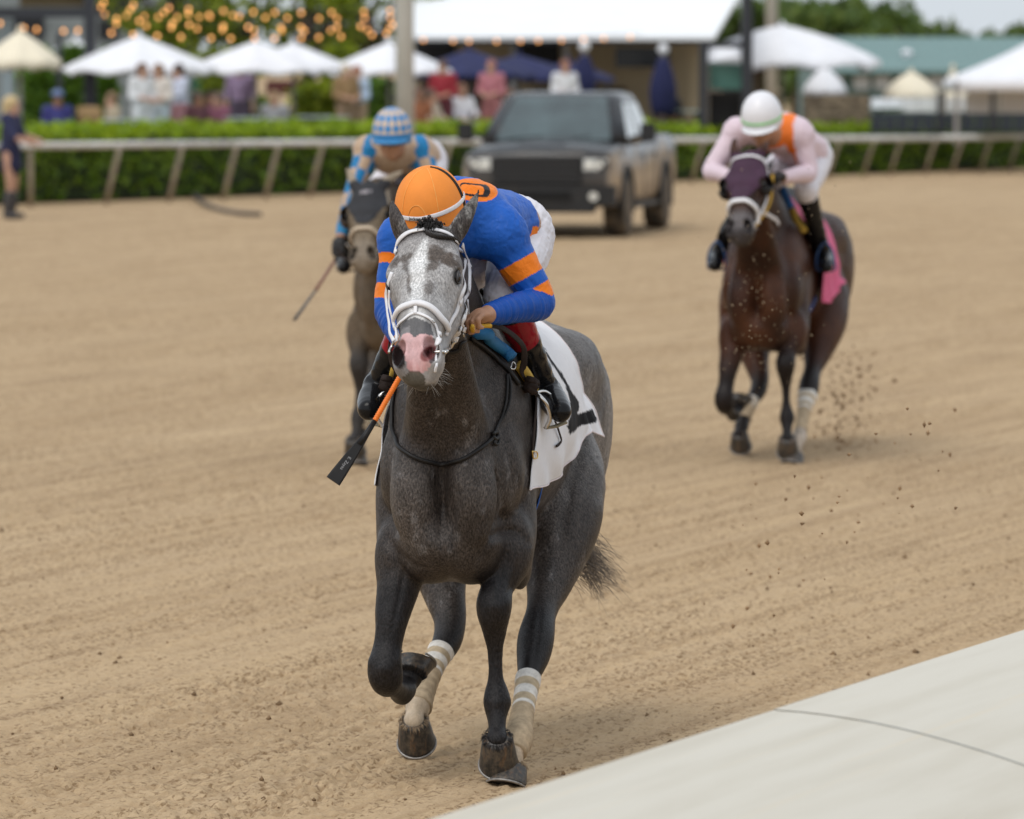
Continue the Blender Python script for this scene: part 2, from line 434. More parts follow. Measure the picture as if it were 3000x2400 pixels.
# ------------------------------------------------------------------ near safety rail with its wide white cover
def make_safety_rail():
    R0 = V(1.466, 16.28); d = nrm(V(1.614, 3.95)); n = V(d[1], -d[0])
    root = empty('safety_rail', (R0[0], R0[1], 0), 0, 'wide white plastic safety rail crossing the near right corner', 'rail')
    ws = np.concatenate([np.array([-.022, -.030, -.032, -.026, -.014]), np.linspace(0, 1.55, 30)])
    zs = np.concatenate([np.array([1.10, 1.135, 1.165, 1.185, 1.197]) - .42, .775 - .47 * (np.linspace(0, 1.55, 30) / 1.48) ** 1.75])
    m, nt, b = new_mat('white_plastic'); tc = nt.nodes.new('ShaderNodeTexCoord'); mp = nt.nodes.new('ShaderNodeMapping'); mp.inputs['Rotation'].default_value = (0, 0, math.atan2(d[0], d[1])); nt.links.new(tc.outputs['Object'], mp.inputs[0])
    f = ramp(nt, noise_tex(nt, 1, 5, .6, vec=mp.outputs[0], stretch=(9, .6, 2)), [(.42, 0), (.72, 1)]); f2 = ramp(nt, noise_tex(nt, 1, 3, .6, vec=mp.outputs[0], stretch=(22, .35, 2)), [(.58, 0), (.70, .8)])
    c = mixc(nt, f, (.60, .555, .465), (.53, .48, .385)); c = mixc(nt, f2, c, (.62, .54, .41)); sp = ramp(nt, noise_tex(nt, 60, 3, .7), [(.66, 0), (.78, .5)]); c = mixc(nt, sp, c, (.45, .36, .25))
    nt.links.new(c, b.inputs['Base Color']); b.inputs['Roughness'].default_value = .5; bump(nt, b, noise_tex(nt, 8, 3), .08, .01)
    for a0, a1, lift in ((-9.5, -2.075, 0), (-2.081, 5.4, .0022), (5.394, 14, 0)):
        rings = []
        for a in np.linspace(a0, a1, 12):
            top = [(n * w + d * a).tolist() + [z + lift] for w, z in zip(ws, zs)]; bot = [(n * w + d * a).tolist() + [z + lift - .008] for w, z in zip(ws[::-1], zs[::-1])]
            rings.append(np.array(top + bot))
        MB().loft(rings, cap=False).build('cover_panel', m, root, True)
    sb = MB(); rings = []; 
    for a in (-2.0812, -2.0748): rings.append(np.array([(n * w + d * a).tolist() + [z + .0032] for w, z in zip(ws[9:], zs[9:])] + [(n * w + d * a).tolist() + [z - .003] for w, z in zip(ws[9:][::-1], zs[9:][::-1])]))
    sb.loft(rings).build('joint_strip', pm('grey_joint', (.32, .32, .30), .7), root)
    for a in (-5, -2, 1, 4, 7, 10):
        p = n * .45 + d * a; MB().tube(catmull(np.array([V(p[0] + n[0] * .25, p[1] + n[1] * .25, -.05), V(p[0] + n[0] * .22, p[1] + n[1] * .22, .36), V(p[0] + n[0] * .05, p[1] + n[1] * .05, .56), V(p[0] - n[0] * .3, p[1] - n[1] * .3, .68)]), 6), .035, 10).build('post', MATS.get('rail_steel') or pm('rail_steel', (.5, .5, .5), .4, .8), root, True)
make_safety_rail()

# ------------------------------------------------------------------ far rail, hedge, terrace
FA, FB = G(90, 600)[:2], G(2890, 501)[:2]; FD = nrm(FB - FA); FN = V(-FD[1], FD[0])             # along the far rail; FN points away from the track
def far_at(px, off=0.0, z=0):
    """point of the far rail's line (moved off metres behind it) seen at this picture column"""
    a = (px - 1500) / F_PX; o = FA + FN * off; c = math.cos(PITCH)
    t = (a * c * o[1] - o[0]) / (FD[0] - a * c * FD[1]) if abs(FD[0] - a * c * FD[1]) > 1e-9 else 0
    p = o + FD * t; return V(p[0], p[1], z)
def make_far_rail():
    root = empty('rail_fence', tuple(FA) + (0,), 0, 'weathered white outer rail on leaning posts before the green hedge', 'fence'); inv = V(*FA, 0)
    M_R = pm('aged_white_rail', (.62, .61, .59), .6, var=.12, scale=3, dirt=((.42, .36, .28), .6, 2.5)); M_P = pm('aged_post', (.40, .355, .29), .8, var=.2, scale=4, dirt=((.3, .22, .15), .7, 3))
    A, B_ = far_at(-700, -.35), far_at(3700, -.35); L = np.linalg.norm(B_ - A); d = (B_ - A) / L
    def zr(p): return np.interp(p[0], [far_at(0)[0], far_at(1000)[0], far_at(3000)[0]], [.965, .90, .69])
    t = 0; k = 0
    while t < L:
        a, b = A + d * t, A + d * min(L, t + 6.0); a[2], b[2] = zr(a), zr(b)
        MB().tube(np.array([a + d * .03, b - d * .03]) - inv, .092, 10, flat=.62, up=(0, 0, 1)).build('rail', M_R, root, True); t += 6.0; k += 1
    for px in (-160, 95, 328, 512, 672, 795, 925, 1055, 1180, 1300, 1415, 1525, 1640, 1750, 1850, 1950, 2045, 2140, 2230, 2318, 2400, 2445, 2547, 2626, 2728, 2807, 2890, 2974, 3060, 3150, 3240):
        b0 = far_at(px - 8, .0); t0 = far_at(px - 8, -.35); zz = zr(t0); lean = .16 if px > 200 else 0.0; pr_ = .043 if px < 1500 else .035; t0 = t0 + V(lean, 0, zz - .05); b0 = b0 - V(lean * .5, 0, .1)
        MB().tube(np.array([b0, b0 * .45 + t0 * .55 + V(0, .06, .03), t0]) - inv, pr_, 8).build('post', M_P, root, True)
make_far_rail()
def leaf_mat(name, cols, rough=.55, trans=.25):
    m, nt, b = new_mat(name); oi = nt.nodes.new('ShaderNodeNewGeometry'); r = ramp(nt, oi.outputs['Random Per Island'], [(i / (len(cols) - 1), c) for i, c in enumerate(cols)])
    n = ramp(nt, noise_tex(nt, 1.4, 3), [(.3, .75), (.7, 1.25)]); nt.links.new(mixc(nt, 1, r, n, 'MULTIPLY'), b.inputs['Base Color']); b.inputs['Roughness'].default_value = rough; b.inputs['Specular IOR Level'].default_value = .25
    b.inputs['Transmission Weight'].default_value = 0
    tr = nt.nodes.new('ShaderNodeBsdfTranslucent'); nt.links.new(mixc(nt, 1, r, (1.2, 1.3, .5), 'MULTIPLY'), tr.inputs['Color']); mx = nt.nodes.new('ShaderNodeMixShader'); mx.inputs[0].default_value = trans
    out = nt.nodes['Material Output']; nt.links.new(b.outputs[0], mx.inputs[1]); nt.links.new(tr.outputs[0], mx.inputs[2]); nt.links.new(mx.outputs[0], out.inputs['Surface']); return m
def leaf_mesh(pts, nrm_, size, seed, jit=.9):
    """one bent leaf-spray of two quads per point"""
    rg = np.random.default_rng(seed); n = len(pts); pts = np.asarray(pts, float)
    nn_ = np.asarray(nrm_, float) + rg.normal(0, jit, (n, 3)); nn_ /= np.linalg.norm(nn_, axis=1)[:, None]
    u = np.cross(nn_, rg.normal(0, 1, (n, 3))); u /= np.linalg.norm(u, axis=1)[:, None] + 1e-9; w = np.cross(nn_, u); s = size * rg.uniform(.55, 1.3, n)[:, None]
    v = np.stack([pts - u * s, pts + w * s * .45 - nn_ * s * .12, pts + u * s * 1.1, pts - w * s * .45 - nn_ * s * .12], 1).reshape(-1, 3)
    i = np.arange(n)[:, None] * 4; return v, np.hstack([i, i + 1, i + 2, i + 3])
M_HEDGE = leaf_mat('hedge_leaf', [(.065, .125, .009), (.115, .19, .013), (.17, .25, .018)]); M_HTOP = leaf_mat('hedge_leaf_skylit', [(.16, .25, .012), (.26, .37, .018), (.36, .46, .025)])  # top leaves: brightness from the sky put into a paler leaf colour
def make_hedge():
    a, b = far_at(-500, 1.3), far_at(3500, 1.6); d = (b - a); L = np.linalg.norm(d[:2]); d = d / L; n = V(-d[1], d[0], 0); rg = np.random.default_rng(9)
    root = empty('hedge', tuple(a), 0, 'long clipped bright green hedge behind the outer rail', 'hedge')
    H = lambda t: 1.15 - .24 * sstep(.15, .75, t)
    mb = MB(); rings = []
    for t in np.linspace(0, 1, 60):
        h = H(t) * .93; rings.append(np.array([d * L * t + n * x + V(0, 0, z) for x, z in ((.12, 0), (.06, h * .5), (.14, h * .97), (.5, h), (1.4, h), (1.5, 0))]))
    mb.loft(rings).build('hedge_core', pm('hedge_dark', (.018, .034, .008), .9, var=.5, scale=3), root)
    N_ = 21000; t = rg.random(N_); top = rg.random(N_) < .42; h = np.array([H(x) for x in t]); bumps = .05 * np.sin(t * L * 2.1) + .04 * np.sin(t * L * 5.3 + 1)
    x = np.where(top, rg.random(N_) * 1.5, rg.normal(.03, .05, N_)); z = np.where(top, h + bumps + rg.normal(0, .035, N_), h * rg.random(N_) ** .8)
    p = d[None] * (L * t)[:, None] + n[None] * x[:, None]; p[:, 2] = z; keep = top | (rg.random(N_) < .35 + .65 * (z / h)); p = p[keep]; top = top[keep]
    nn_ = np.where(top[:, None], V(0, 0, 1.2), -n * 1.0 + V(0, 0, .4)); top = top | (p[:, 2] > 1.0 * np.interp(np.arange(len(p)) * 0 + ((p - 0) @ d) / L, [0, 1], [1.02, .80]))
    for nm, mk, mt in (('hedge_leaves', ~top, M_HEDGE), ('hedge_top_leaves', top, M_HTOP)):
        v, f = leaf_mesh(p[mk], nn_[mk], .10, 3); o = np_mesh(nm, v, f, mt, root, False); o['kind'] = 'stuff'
make_hedge()
def boxw(c, d, mat, name, parent=None, rz=0, bevel=0): return MB().box(c, d, rz).build(name, mat, parent, False, bevel)
TZ = .55
tm = MB(); p0, p1 = far_at(-900, 2.6), far_at(4200, 2.6); q0, q1_ = p0 + V(*FN, 0) * 60, p1 + V(*FN, 0) * 60
tm.loft([np.array([p0, p1, q1_, q0]) + V(0, 0, -.1), np.array([p0, p1, q1_, q0]) + V(0, 0, TZ)]); tag(tm.build('terrace', pm('terrace_paving', (.24, .20, .16), .85, var=.2, scale=2)), kind='structure')
hp_ = [G(566, 572), G(590, 596), G(640, 618), G(700, 630), G(762, 634)]; tag(MB().tube(catmull(np.array(hp_) + V(0, 0, .03), 6), .035, 8).build('hose', pm('dark_hose', (.05, .042, .036), .7)), 'dark hose lying on the dirt below the left rail', 'hose')
# ------------------------------------------------------------------ background buildings
def Z(py, Y): return P(1500, py, Y)[2]
def X(px, Y): return P(px, 600, Y)[0]
def pbox(x0, x1, y0, y1, Y, depth, mat, name, parent=None, bevel=0):
    """box whose front stands at depth Y and covers these picture columns and rows there"""
    xa, xb, zt, zb = X(x0, Y), X(x1, Y), Z(y0, Y), Z(y1, Y)
    return boxw(((xa + xb) / 2, Y + depth / 2, (zt + zb) / 2), (xb - xa, depth, zt - zb), mat, name, parent, 0, bevel)
M_STEELD = pm('dark_steel', (.022, .025, .032), .5, .0, var=.2); M_BEIGE = pm('beige_stucco', (.34, .265, .165), .9, var=.1, scale=1.5, bmp=.2)
M_DARK = pm('dark_interior', (.012, .012, .014), .8, var=.3); M_ROOFW = pm('white_membrane', (.86, .87, .88), .6, var=.03, scale=1)
M_NAVY = pm('navy_fabric', (.012, .016, .075), .8, var=.2, scale=4); M_WHITEF = pm('white_canopy', (.80, .80, .83), .85, var=.05, scale=3); M_CREAM = pm('cream_canopy', (.80, .72, .56), .85, var=.05, scale=3)
pav = empty('pavilion', (X(1650, 121), 121, 0), 0, 'open fronted pavilion with big white roof and beige walls', 'building'); po = V(X(1650, 121), 121, 0)
def child(o, root, loc): o.parent = root; o.location = o.location - Vector(tuple(loc)); return o
def pb(root, loc, *a, **k): return child(pbox(*a, **k), root, loc)
rings = [np.array([(X(1195, 117), 117, Z(118, 117)), (X(2092, 117), 117, Z(118, 117)), (X(2185, 126), 126, Z(-40, 126)), (X(1195, 126), 126, Z(-40, 126))]), np.array([(X(1195, 117), 117, Z(107, 117)), (X(2092, 117), 117, Z(107, 117)), (X(2185, 126), 126, Z(-55, 126)), (X(1195, 126), 126, Z(-55, 126))])]
child(MB().loft(rings).build('roof', M_ROOFW), pav, po)
pb(pav, po, 1195, 2090, 118, 128, 117.1, .12, M_STEELD, 'eave_beam')
pb(pav, po, 1195, 2075, 120, 372, 121, .3, M_BEIGE, 'wall')
for x0, x1, y0, y1 in ((1205, 1335, 128, 200), (1500, 1640, 128, 190), (1560, 1830, 255, 300), (1230, 1500, 215, 345)): pb(pav, po, x0, x1, y0, y1, 120.9, .2, M_DARK if y0 < 200 else pm('brown_opening', (.06, .04, .025), .8), 'opening')
for x in (1200, 1495, 1650, 2020): pb(pav, po, x, x + (34 if x > 2000 else 16), 118, 372, 118.5, .25, M_BEIGE if x > 2000 else pm('grey_column', (.33, .34, .35), .7), 'column')
tv = pbox(1802, 1962, 138, 198, 119.6, .1, pm('screen_black', (.006, .007, .009), .15), 'television', None, .01); tag(tv, 'black flat television hanging under the white roof', 'television')
fr_ = empty('steel_frame', (X(2130, 112), 112, 0), 0, 'black steel frame with teal panel right of the pavilion', 'frame'); fo = V(X(2130, 112), 112, 0)
for a in ((2172, 2204, -60, 372), (2048, 2074, 118, 372)): pb(fr_, fo, *a, 112, .3, M_STEELD, 'post')
for a in ((2074.5, 2171.5, 122, 140), (2074.5, 2171.5, 262, 268)): pb(fr_, fo, *a, 112.02, .25, M_STEELD, 'beam')
pb(fr_, fo, 2076, 2170, 186, 261, 112.4, .05, pm('teal_panel', (.075, .20, .16), .5, var=.3, scale=2), 'panel'); pb(fr_, fo, 2076, 2170, 269, 372, 112.4, .05, M_DARK, 'panel')
aw = MB().loft([np.array([(X(2076, 112.5), 112.5, Z(182, 112.5)), (X(2170, 112.5), 112.5, Z(182, 112.5)), (X(2170, 112.5), 112.5, Z(166, 112.5)), (X(2150, 113), 113, Z(142, 113)), (X(2100, 113), 113, Z(142, 113)), (X(2076, 112.5), 112.5, Z(166, 112.5))]), np.array([(X(2076, 112.5), 114.5, Z(182, 112.5)), (X(2170, 112.5), 114.5, Z(182, 112.5)), (X(2170, 112.5), 114.5, Z(166, 112.5)), (X(2150, 113), 114, Z(142, 113)), (X(2100, 113), 114, Z(142, 113)), (X(2076, 112.5), 114.5, Z(166, 112.5))])]).build('awning', M_WHITEF); tag(aw, 'small white awning between the black steel posts', 'awning')
pg = empty('pergola', (X(200, 104), 104, 0), 0, 'dark steel pergola frame at the upper left', 'pergola'); po2 = V(X(200, 104), 104, 0)
for a in ((248, 282, -70, 372), (168, 182, 95, 372), (8, 38, 45, 372)): pb(pg, po2, *a, 104 if a[0] > 100 else 104.6, .25, M_STEELD if a[0] > 100 else pm('pale_blue_post', (.30, .36, .38), .6), 'post')
for a in ((-200, 247, 22, 52), (-200, 247, -60, -20)): pb(pg, po2, *a, 104.03, .2, M_STEELD, 'beam')
pb(pg, po2, 60, 247, -18, 20, 104.3, .1, pm('tan_board', (.19, .14, .07), .8), 'board')
gb = empty('grey_building', (X(330, 128), 128, 0), 0, 'grey walled building with dark openings behind the pergola', 'building'); go_ = V(X(330, 128), 128, 0)
pb(gb, go_, -250, 560, -160, 380, 128, 4, pm('grey_wall', (.23, .25, .245), .85, var=.12, scale=1), 'wall')
for a in ((40, 130, 45, 110), (280, 380, -20, 40), (290, 345, 60, 110), (480, 560, 20, 150), (-150, -20, 0, 110)): pb(gb, go_, *a, 127.9, .2, M_DARK, 'window')
for a in ((455, 480, -160, 380),): pb(gb, go_, *a, 127.6, .3, pm('light_grey_column', (.38, .40, .42), .7), 'column')
lp = empty('light_pole', (X(1186, 101), 101, 0), 0, 'tall thick pale grey pole rising behind the checked jockey', 'pole')
MB().tube(np.array([(0, 0, 0), (0, 0, 3.2), (0, 0, 9)]), [.172, .165, .14], 16).build('shaft', pm('pale_pole', (.46, .44, .39), .7, var=.1, scale=2), lp, True); MB().lathe((0, 0, 0), [(.26, 0), (.26, .06), (.2, .08)], 16).build('base_plate', pm('pale_pole', ''), lp) if False else MB().lathe((0, 0, 0), [(.26, 0), (.26, .46), (.2, .48)], 16).build('base_plate', MATS['pale_pole'], lp)
lp2 = empty('light_pole', (X(2260, 160), 160, 0), 0, 'distant pale pole among trees right of the steel frame', 'pole'); MB().tube(np.array([(0, 0, 0), (0, 0, 12)]), [.17, .15], 12).build('shaft', MATS['pale_pole'], lp2, True)
barn = empty('barn', (X(2800, 160), 160, 0), 0, 'long low barn with teal grey metal roof behind the tents', 'building'); bo = V(X(2800, 160), 160, 0)
pb(barn, bo, 2380, 3400, 205, 395, 160.6, 8, pm('teal_wall', (.12, .20, .19), .8, var=.1, scale=1), 'wall')
MT = pm('teal_metal_roof', (.16, .265, .255), .55, var=.08, scale=1.2); zr0, zr1 = Z(206, 159.6), Z(110, 165.5); xa, xb = X(2360, 160), X(3450, 160)
child(MB().loft([np.array([(xa, 159.6, zr0), (xb, 159.6, zr0), (xb, 165.5, zr1), (xa, 165.5, zr1)]), np.array([(xa, 159.6, zr0 - .08), (xb, 159.6, zr0 - .08), (xb, 165.5, zr1 - .08), (xa, 165.5, zr1 - .08)])]).build('roof', MT), barn, bo)
for k in range(40):
    x = xa + (xb - xa) * (k + .5) / 40; child(MB().tube(np.array([(x, 159.58, zr0 + .02), (x, 165.5, zr1 + .02)]), .03, 4).build('roof_seam', MT), barn, bo)
child(MB().lathe((X(2655, 162), 162, Z(165, 162) - .1), [(.13, 0), (.13, .18), (.2, .2), (.05, .3)], 10).build('vent', M_WHITEF), barn, bo)
for k, x in enumerate((2420, 2500, 2560, 2640, 2720, 2800, 2880, 2960, 3040)): w_ = pb(barn, bo, x, x + 46, 222, 262, 160.5, .12, pm('white_window', (.62, .66, .70), .4), 'window')
sw_ = empty('stone_wall', (X(2450, 118), 118, 0), 0, 'low brown stone wall behind the pink jockey', 'wall'); so_ = V(X(2450, 118), 118, 0); rg = np.random.default_rng(4)
pb(sw_, so_, 2352, 2548, 280, 392, 118.05, .35, pm('wall_core', (.09, .07, .05), .9), 'wall_core'); yy = 278; base_st = {}
while yy < 372:
    hgt = rg.uniform(9, 14); xx = 2350 + rg.uniform(0, 6)
    while xx < 2546:
        w = rg.uniform(12, 24); w = min(w, 2549 - xx); s_ = pb(sw_, so_, xx, xx + w - 1.2, yy, yy + hgt - 1.2, 118 - rg.uniform(0, .03), .1, pm('stone_%d' % rg.integers(3), ((.21, .155, .10), (.16, .12, .085), (.27, .21, .145))[rg.integers(3)], .9, var=.25, scale=6, bmp=.4), 'stone', None, .008); xx += w
    yy += hgt

# ------------------------------------------------------------------ umbrellas and tents
def umbrella(name, px, py_top, py_rim, hw, Y, mat, label, seg=8, sag=-.12, valance=12, group='parasols over the terrace', tilt=0, polemat=None, zb=TZ):
    Y = max(Y, far_at(px, 5.4)[1]); s = F_PX / Y; r = hw / s; x = X(px, Y); zt, zr = Z(py_top, Y), Z(py_rim, Y); root = empty('parasol', (x, Y, zb), 0, label, 'umbrella', group)
    H, R_ = zt - zb, zr - zb; th = np.linspace(0, 2 * math.pi, seg * 6, endpoint=False); rings = []; a0 = math.pi / seg
    oct_ = math.cos(a0) / np.cos((th % (2 * a0)) - a0)
    for t in np.linspace(.03, 1, 9):
        q = R_ + (H - R_) * ((1 - t) * (1 - sag * t)); rib = 1 - .035 * t * (1 - np.cos(th * seg)) * .5
        rings.append(np.column_stack([r * t * oct_ * np.cos(th), r * t * oct_ * np.sin(th), np.full(len(th), q) - .05 * r * t * (1 - np.cos(th * seg)) * .5]))
    va = rings[-1].copy(); va[:, 2] -= valance / s * (.8 + .2 * np.cos(th * seg * 2)); rings.append(va)
    cn_ = MB().loft(rings, cap=False).build('canopy', mat, root, True); cn_.modifiers.new('t', 'SOLIDIFY').thickness = .012
    MB().tube(np.array([(0, 0, 0), (0, 0, H + .05)]), .035, 8).build('pole', polemat or pm('pole_grey', (.30, .28, .26), .5), root, True); MB().lathe((0, 0, H - .02), [(.05, 0), (.06, .05), (.01, .12)], 10).build('finial', mat, root, True)
    for k in range(seg):
        a = k * 2 * a0 + a0 * 0; MB().tube(np.array([(0, 0, H - .06), (r * .55 * math.cos(a), r * .55 * math.sin(a), R_ + (H - R_) * .45 * (1 - sag * .55) - .05), (r * .97 * math.cos(a), r * .97 * math.sin(a), R_ - .045)]), .012, 5).build('rib', MATS['pole_grey'] if 'pole_grey' in MATS else mat, root)
    MB().lathe((0, 0, 0), [(.28, 0), (.28, .06), (.06, .1)], 14).build('base', M_STEELD, root)
    return root
pm('pole_grey', (.30, .28, .26), .5)
umbrella('p', 62, 90, 178, 118, 98, M_CREAM, 'cream parasol at the far left edge', valance=26)
umbrella('p', 225, 118, 158, 95, 110, M_WHITEF, 'small white parasol just behind the black pergola post')
umbrella('p', 410, 106, 200, 225, 101, M_WHITEF, 'white parasol over the three women standing at left', polemat=pm('brown_pole', (.10, .075, .05), .6))
umbrella('p', 750, 122, 202, 205, 103, M_WHITEF, 'wide white parasol over the green awning panel')
umbrella('p', 860, 128, 200, 175, 107, M_WHITEF, 'white parasol overlapping the wide one left of the pale pole')
umbrella('p', 1140, 126, 206, 185, 104, M_WHITEF, 'white parasol crossing behind the tall pale pole')
umbrella('p', 1375, 146, 218, 190, 106, M_NAVY, 'navy parasol right of the tall pale pole')
umbrella('p', 1520, 162, 222, 190, 109, M_NAVY, 'middle navy parasol above the truck cab')
umbrella('p', 1665, 178, 230, 135, 111, M_NAVY, 'rightmost open navy parasol before the beige wall')
umbrella('p', 2290, 74, 178, 288, 126, M_WHITEF, 'huge white parasol right of the black steel frame', valance=18, sag=-.45)
umbrella('p', 2415, 200, 262, 62, 119, M_WHITEF, 'small white domed parasol above the brown stone wall', sag=-.7, valance=16)
umbrella('p', 2668, 212, 275, 82, 124, M_CREAM, 'round cream parasol before the teal barn', sag=-.6, valance=18)
umbrella('p', 2790, 200, 282, 48, 126, M_CREAM, 'narrow pointed cream parasol beside the white tent', sag=.1, valance=18)
def closed_umbrella(px, y0, y1, w, Y, label):
    Y = max(Y, far_at(px, 3.4)[1]); s = F_PX / Y; root = empty('parasol', (X(px, Y), Y, TZ), 0, label, 'umbrella', 'closed navy parasols'); zt, zb_ = Z(y0, Y) - TZ, Z(y1, Y) - TZ; r = w / s / 2; th = np.linspace(0, 2 * math.pi, 40, endpoint=False); rings = []
    for t in np.linspace(0, 1, 10): rr = r * (.35 + .75 * math.sin(t * 2.4)) * (1 + .18 * np.cos(th * 8)); rings.append(np.column_stack([rr * np.cos(th), rr * np.sin(th), np.full(40, zt + (zb_ - zt) * t)]))
    MB().loft(rings).build('folded_canopy', M_NAVY, root, True); MB().tube(np.array([(0, 0, 0), (0, 0, zt + .1)]), .035, 8).build('pole', MATS['pole_grey'], root, True); MB().sphere((0, 0, zt + .16), .11, 10, 8).build('finial_cap', M_WHITEF, root, True); MB().lathe((0, 0, 0), [(.28, 0), (.28, .06), (.06, .1)], 14).build('base', M_STEELD, root)
closed_umbrella(1712, 160, 275, 52, 108, 'folded navy parasol standing over the truck roof'); closed_umbrella(1942, 168, 335, 62, 108, 'folded navy parasol right of the truck before the beige wall')
tent = empty('marquee', (X(3050, 116), 116, TZ), 0, 'large white marquee tent at the far right edge', 'tent'); to = V(X(3050, 116), 116, TZ)
c0 = V(X(3060, 116), 118.5, Z(110, 116)); hw_ = 250 / (F_PX / 116); crn = [V(c0[0] + a * hw_, 118.5 + b * hw_, Z(238, 116)) for a, b in ((-1, -1), (1, -1), (1, 1), (-1, 1))]; rings = []
for t in np.linspace(.02, 1, 10):
    rg_ = []
    for i in range(4):
        for u in np.linspace(0, 1, 6, endpoint=False): e = crn[i] * (1 - u) + crn[(i + 1) % 4] * u; p = c0 * (1 - t) + e * t; p[2] = c0[2] + (e[2] - c0[2]) * (t ** .8); rg_.append(p)
    rings.append(np.array(rg_))
v_ = rings[-1].copy(); v_[:, 2] -= .22; rings.append(v_); tc_ = child(MB().loft(rings, cap=False).build('tent_roof', M_WHITEF, None, True), tent, to); tc_.modifiers.new('t', 'SOLIDIFY').thickness = .02
for i in range(4): child(MB().tube(np.array([V(crn[i][0], crn[i][1], TZ), crn[i]]), .05, 8).build('tent_leg', MATS['pole_grey']), tent, to)
for x0, x1 in ((2830, 2925), (2928, 3030), (3033, 3130)): pb(tent, to, x0, x1, 252, 332, 119.5, .04, M_WHITEF, 'tent_wall')
wb_ = empty('white_screen', (X(2680, 121), 121, TZ), 0, 'low white fabric screen between the stone wall and the marquee', 'screen'); wo = V(X(2680, 121), 121, TZ)
for x in range(2552, 2826, 46): pb(wb_, wo, x, x + 44, 287, 328, 121, .05, M_WHITEF, 'fabric_panel'); pb(wb_, wo, x + 44.2, x + 45.8, 280, 372, 121, .05, MATS['pole_grey'], 'post')
db = empty('dark_fence', (X(2780, 117), 117, TZ), 0, 'dark low fence under the white marquee', 'fence'); do_ = V(X(2780, 117), 117, TZ)
for x in range(2550, 3120, 38): pb(db, do_, x, x + 36, 333, 385, 117, .06, pm('dark_blue_board', (.02, .028, .04), .6), 'board')
for x in (2744, 2900): pb(db, do_, x, x + 14, 270, 385, 116.9, .08, M_STEELD, 'post')
mp_ = pbox(780, 885, 236, 278, 116, .3, pm('maroon_board', (.10, .022, .018), .7, var=.2), 'menu_board'); tag(mp_, 'dull maroon board under the wide white parasol', 'board')
gp_ = pbox(560, 682, 228, 312, 118, .3, pm('green_board', (.012, .075, .035), .7, var=.3, scale=2), 'green_screen'); tag(gp_, 'dark green screen panel behind the seated guests', 'screen')

# ------------------------------------------------------------------ trees and climbing green
M_TREE = leaf_mat('tree_leaf', [(.10, .14, .015), (.21, .26, .02), (.36, .40, .04)], trans=.4); M_TREE2 = leaf_mat('far_leaf', [(.045, .080, .022), (.085, .135, .03), (.14, .19, .045)]); M_IVY = leaf_mat('ivy_leaf', [(.05, .11, .010), (.09, .18, .016), (.15, .25, .025)])
M_BARK = pm('bark', (.085, .062, .045), .95, var=.3, scale=6, bmp=.5)
def tree(px, Y, zc, rx, rz, n, size, mat, label, seed, trunk=.16, group='trees behind the terrace', clumps=26, base=0.0):
    rg = np.random.default_rng(seed); root = empty('tree', (X(px, Y), Y, base), 0, label, 'tree', group); zc = zc - base
    tk = MB(); tk.tube(np.array([(0, 0, -.05), (.06, .03, zc * .5), (-.04, 0, zc)]), [trunk, trunk * .8, trunk * .5], 9)
    C_ = []
    for k in range(clumps):
        d = rg.normal(0, 1, 3); d /= np.linalg.norm(d); q = d * rg.uniform(.35, .98) ** .6 * V(rx, rx * .9, rz); c = V(0, 0, zc) + q; C_.append((c, rg.uniform(.22, .42) * min(rx, rz)))
        if k < 12: tk.tube(catmull(np.array([(0, 0, zc * rg.uniform(.45, .85)), V(0, 0, zc * .9) * .5 + c * .5 + rg.normal(0, .1, 3), c]), 4), np.linspace(trunk * .42, trunk * .08, 9), 5)
    tk.build('trunk', M_BARK, root, True); P_, N_ = [], []
    for c, r in C_:
        m = n // clumps; d = rg.normal(0, 1, (m, 3)); d /= np.linalg.norm(d, axis=1)[:, None]; P_.append(c + d * (r * rg.uniform(.3, 1.15, m))[:, None] * V(1.25, 1.1, .8)); N_.append(d + V(0, 0, .5))
    v, f = leaf_mesh(np.vstack(P_), np.vstack(N_), size, seed + 1); o = np_mesh('crown', v, f, mat, root, False); return root
tree(520, 121, 3.9, 1.5, 1.55, 1500, .16, M_TREE, 'bushy tree between the grey building and the white parasols', 41)
tree(720, 122.5, 3.3, 1.4, 1.25, 1100, .15, M_TREE, 'leafy tree directly above the wide white parasol', 42, clumps=22)
tree(905, 121.5, 3.2, 1.2, 1.15, 800, .15, M_TREE, 'thin leaved tree above the overlapping white parasols', 43, clumps=20)
tree(1090, 123, 3.3, 1.3, 1.3, 850, .15, M_TREE, 'tree with pale gaps left of the tall pale pole', 44, clumps=20)
def bush(px0, px1, y0, y1, Y, label, seed, mat=M_IVY, n=1500, size=.13, name='shrub', cat='shrub', group='tall shrubs on the terrace'):
    Y = max(Y, far_at((px0 + px1) / 2, 3.8)[1]); rg = np.random.default_rng(seed); xa, xb, zt = X(px0, Y), X(px1, Y), Z(y0, Y); root = empty(name, ((xa + xb) / 2, Y, TZ), 0, label, cat, group); w, h = (xb - xa) / 2, zt - TZ
    k = rg.random(n); d = rg.normal(0, 1, (n, 3)); d /= np.linalg.norm(d, axis=1)[:, None]; rad = rg.uniform(.6, 1.05, n); wob = 1 + .18 * np.sin(k * 19 + seed) + .12 * np.sin(k * 43)
    p = np.column_stack([d[:, 0] * w * rad * wob, d[:, 1] * w * .8 * rad, h * np.clip(k + .03 * d[:, 2], 0, 1.04)]); v, f = leaf_mesh(p, d + V(0, 0, .5), size, seed)
    np_mesh('foliage', v, f, mat, root, False); MB().tube(np.array([(0, 0, 0), (0, 0, h * .9)]), [.09, .03], 7).build('stem', M_BARK, root, True); return root
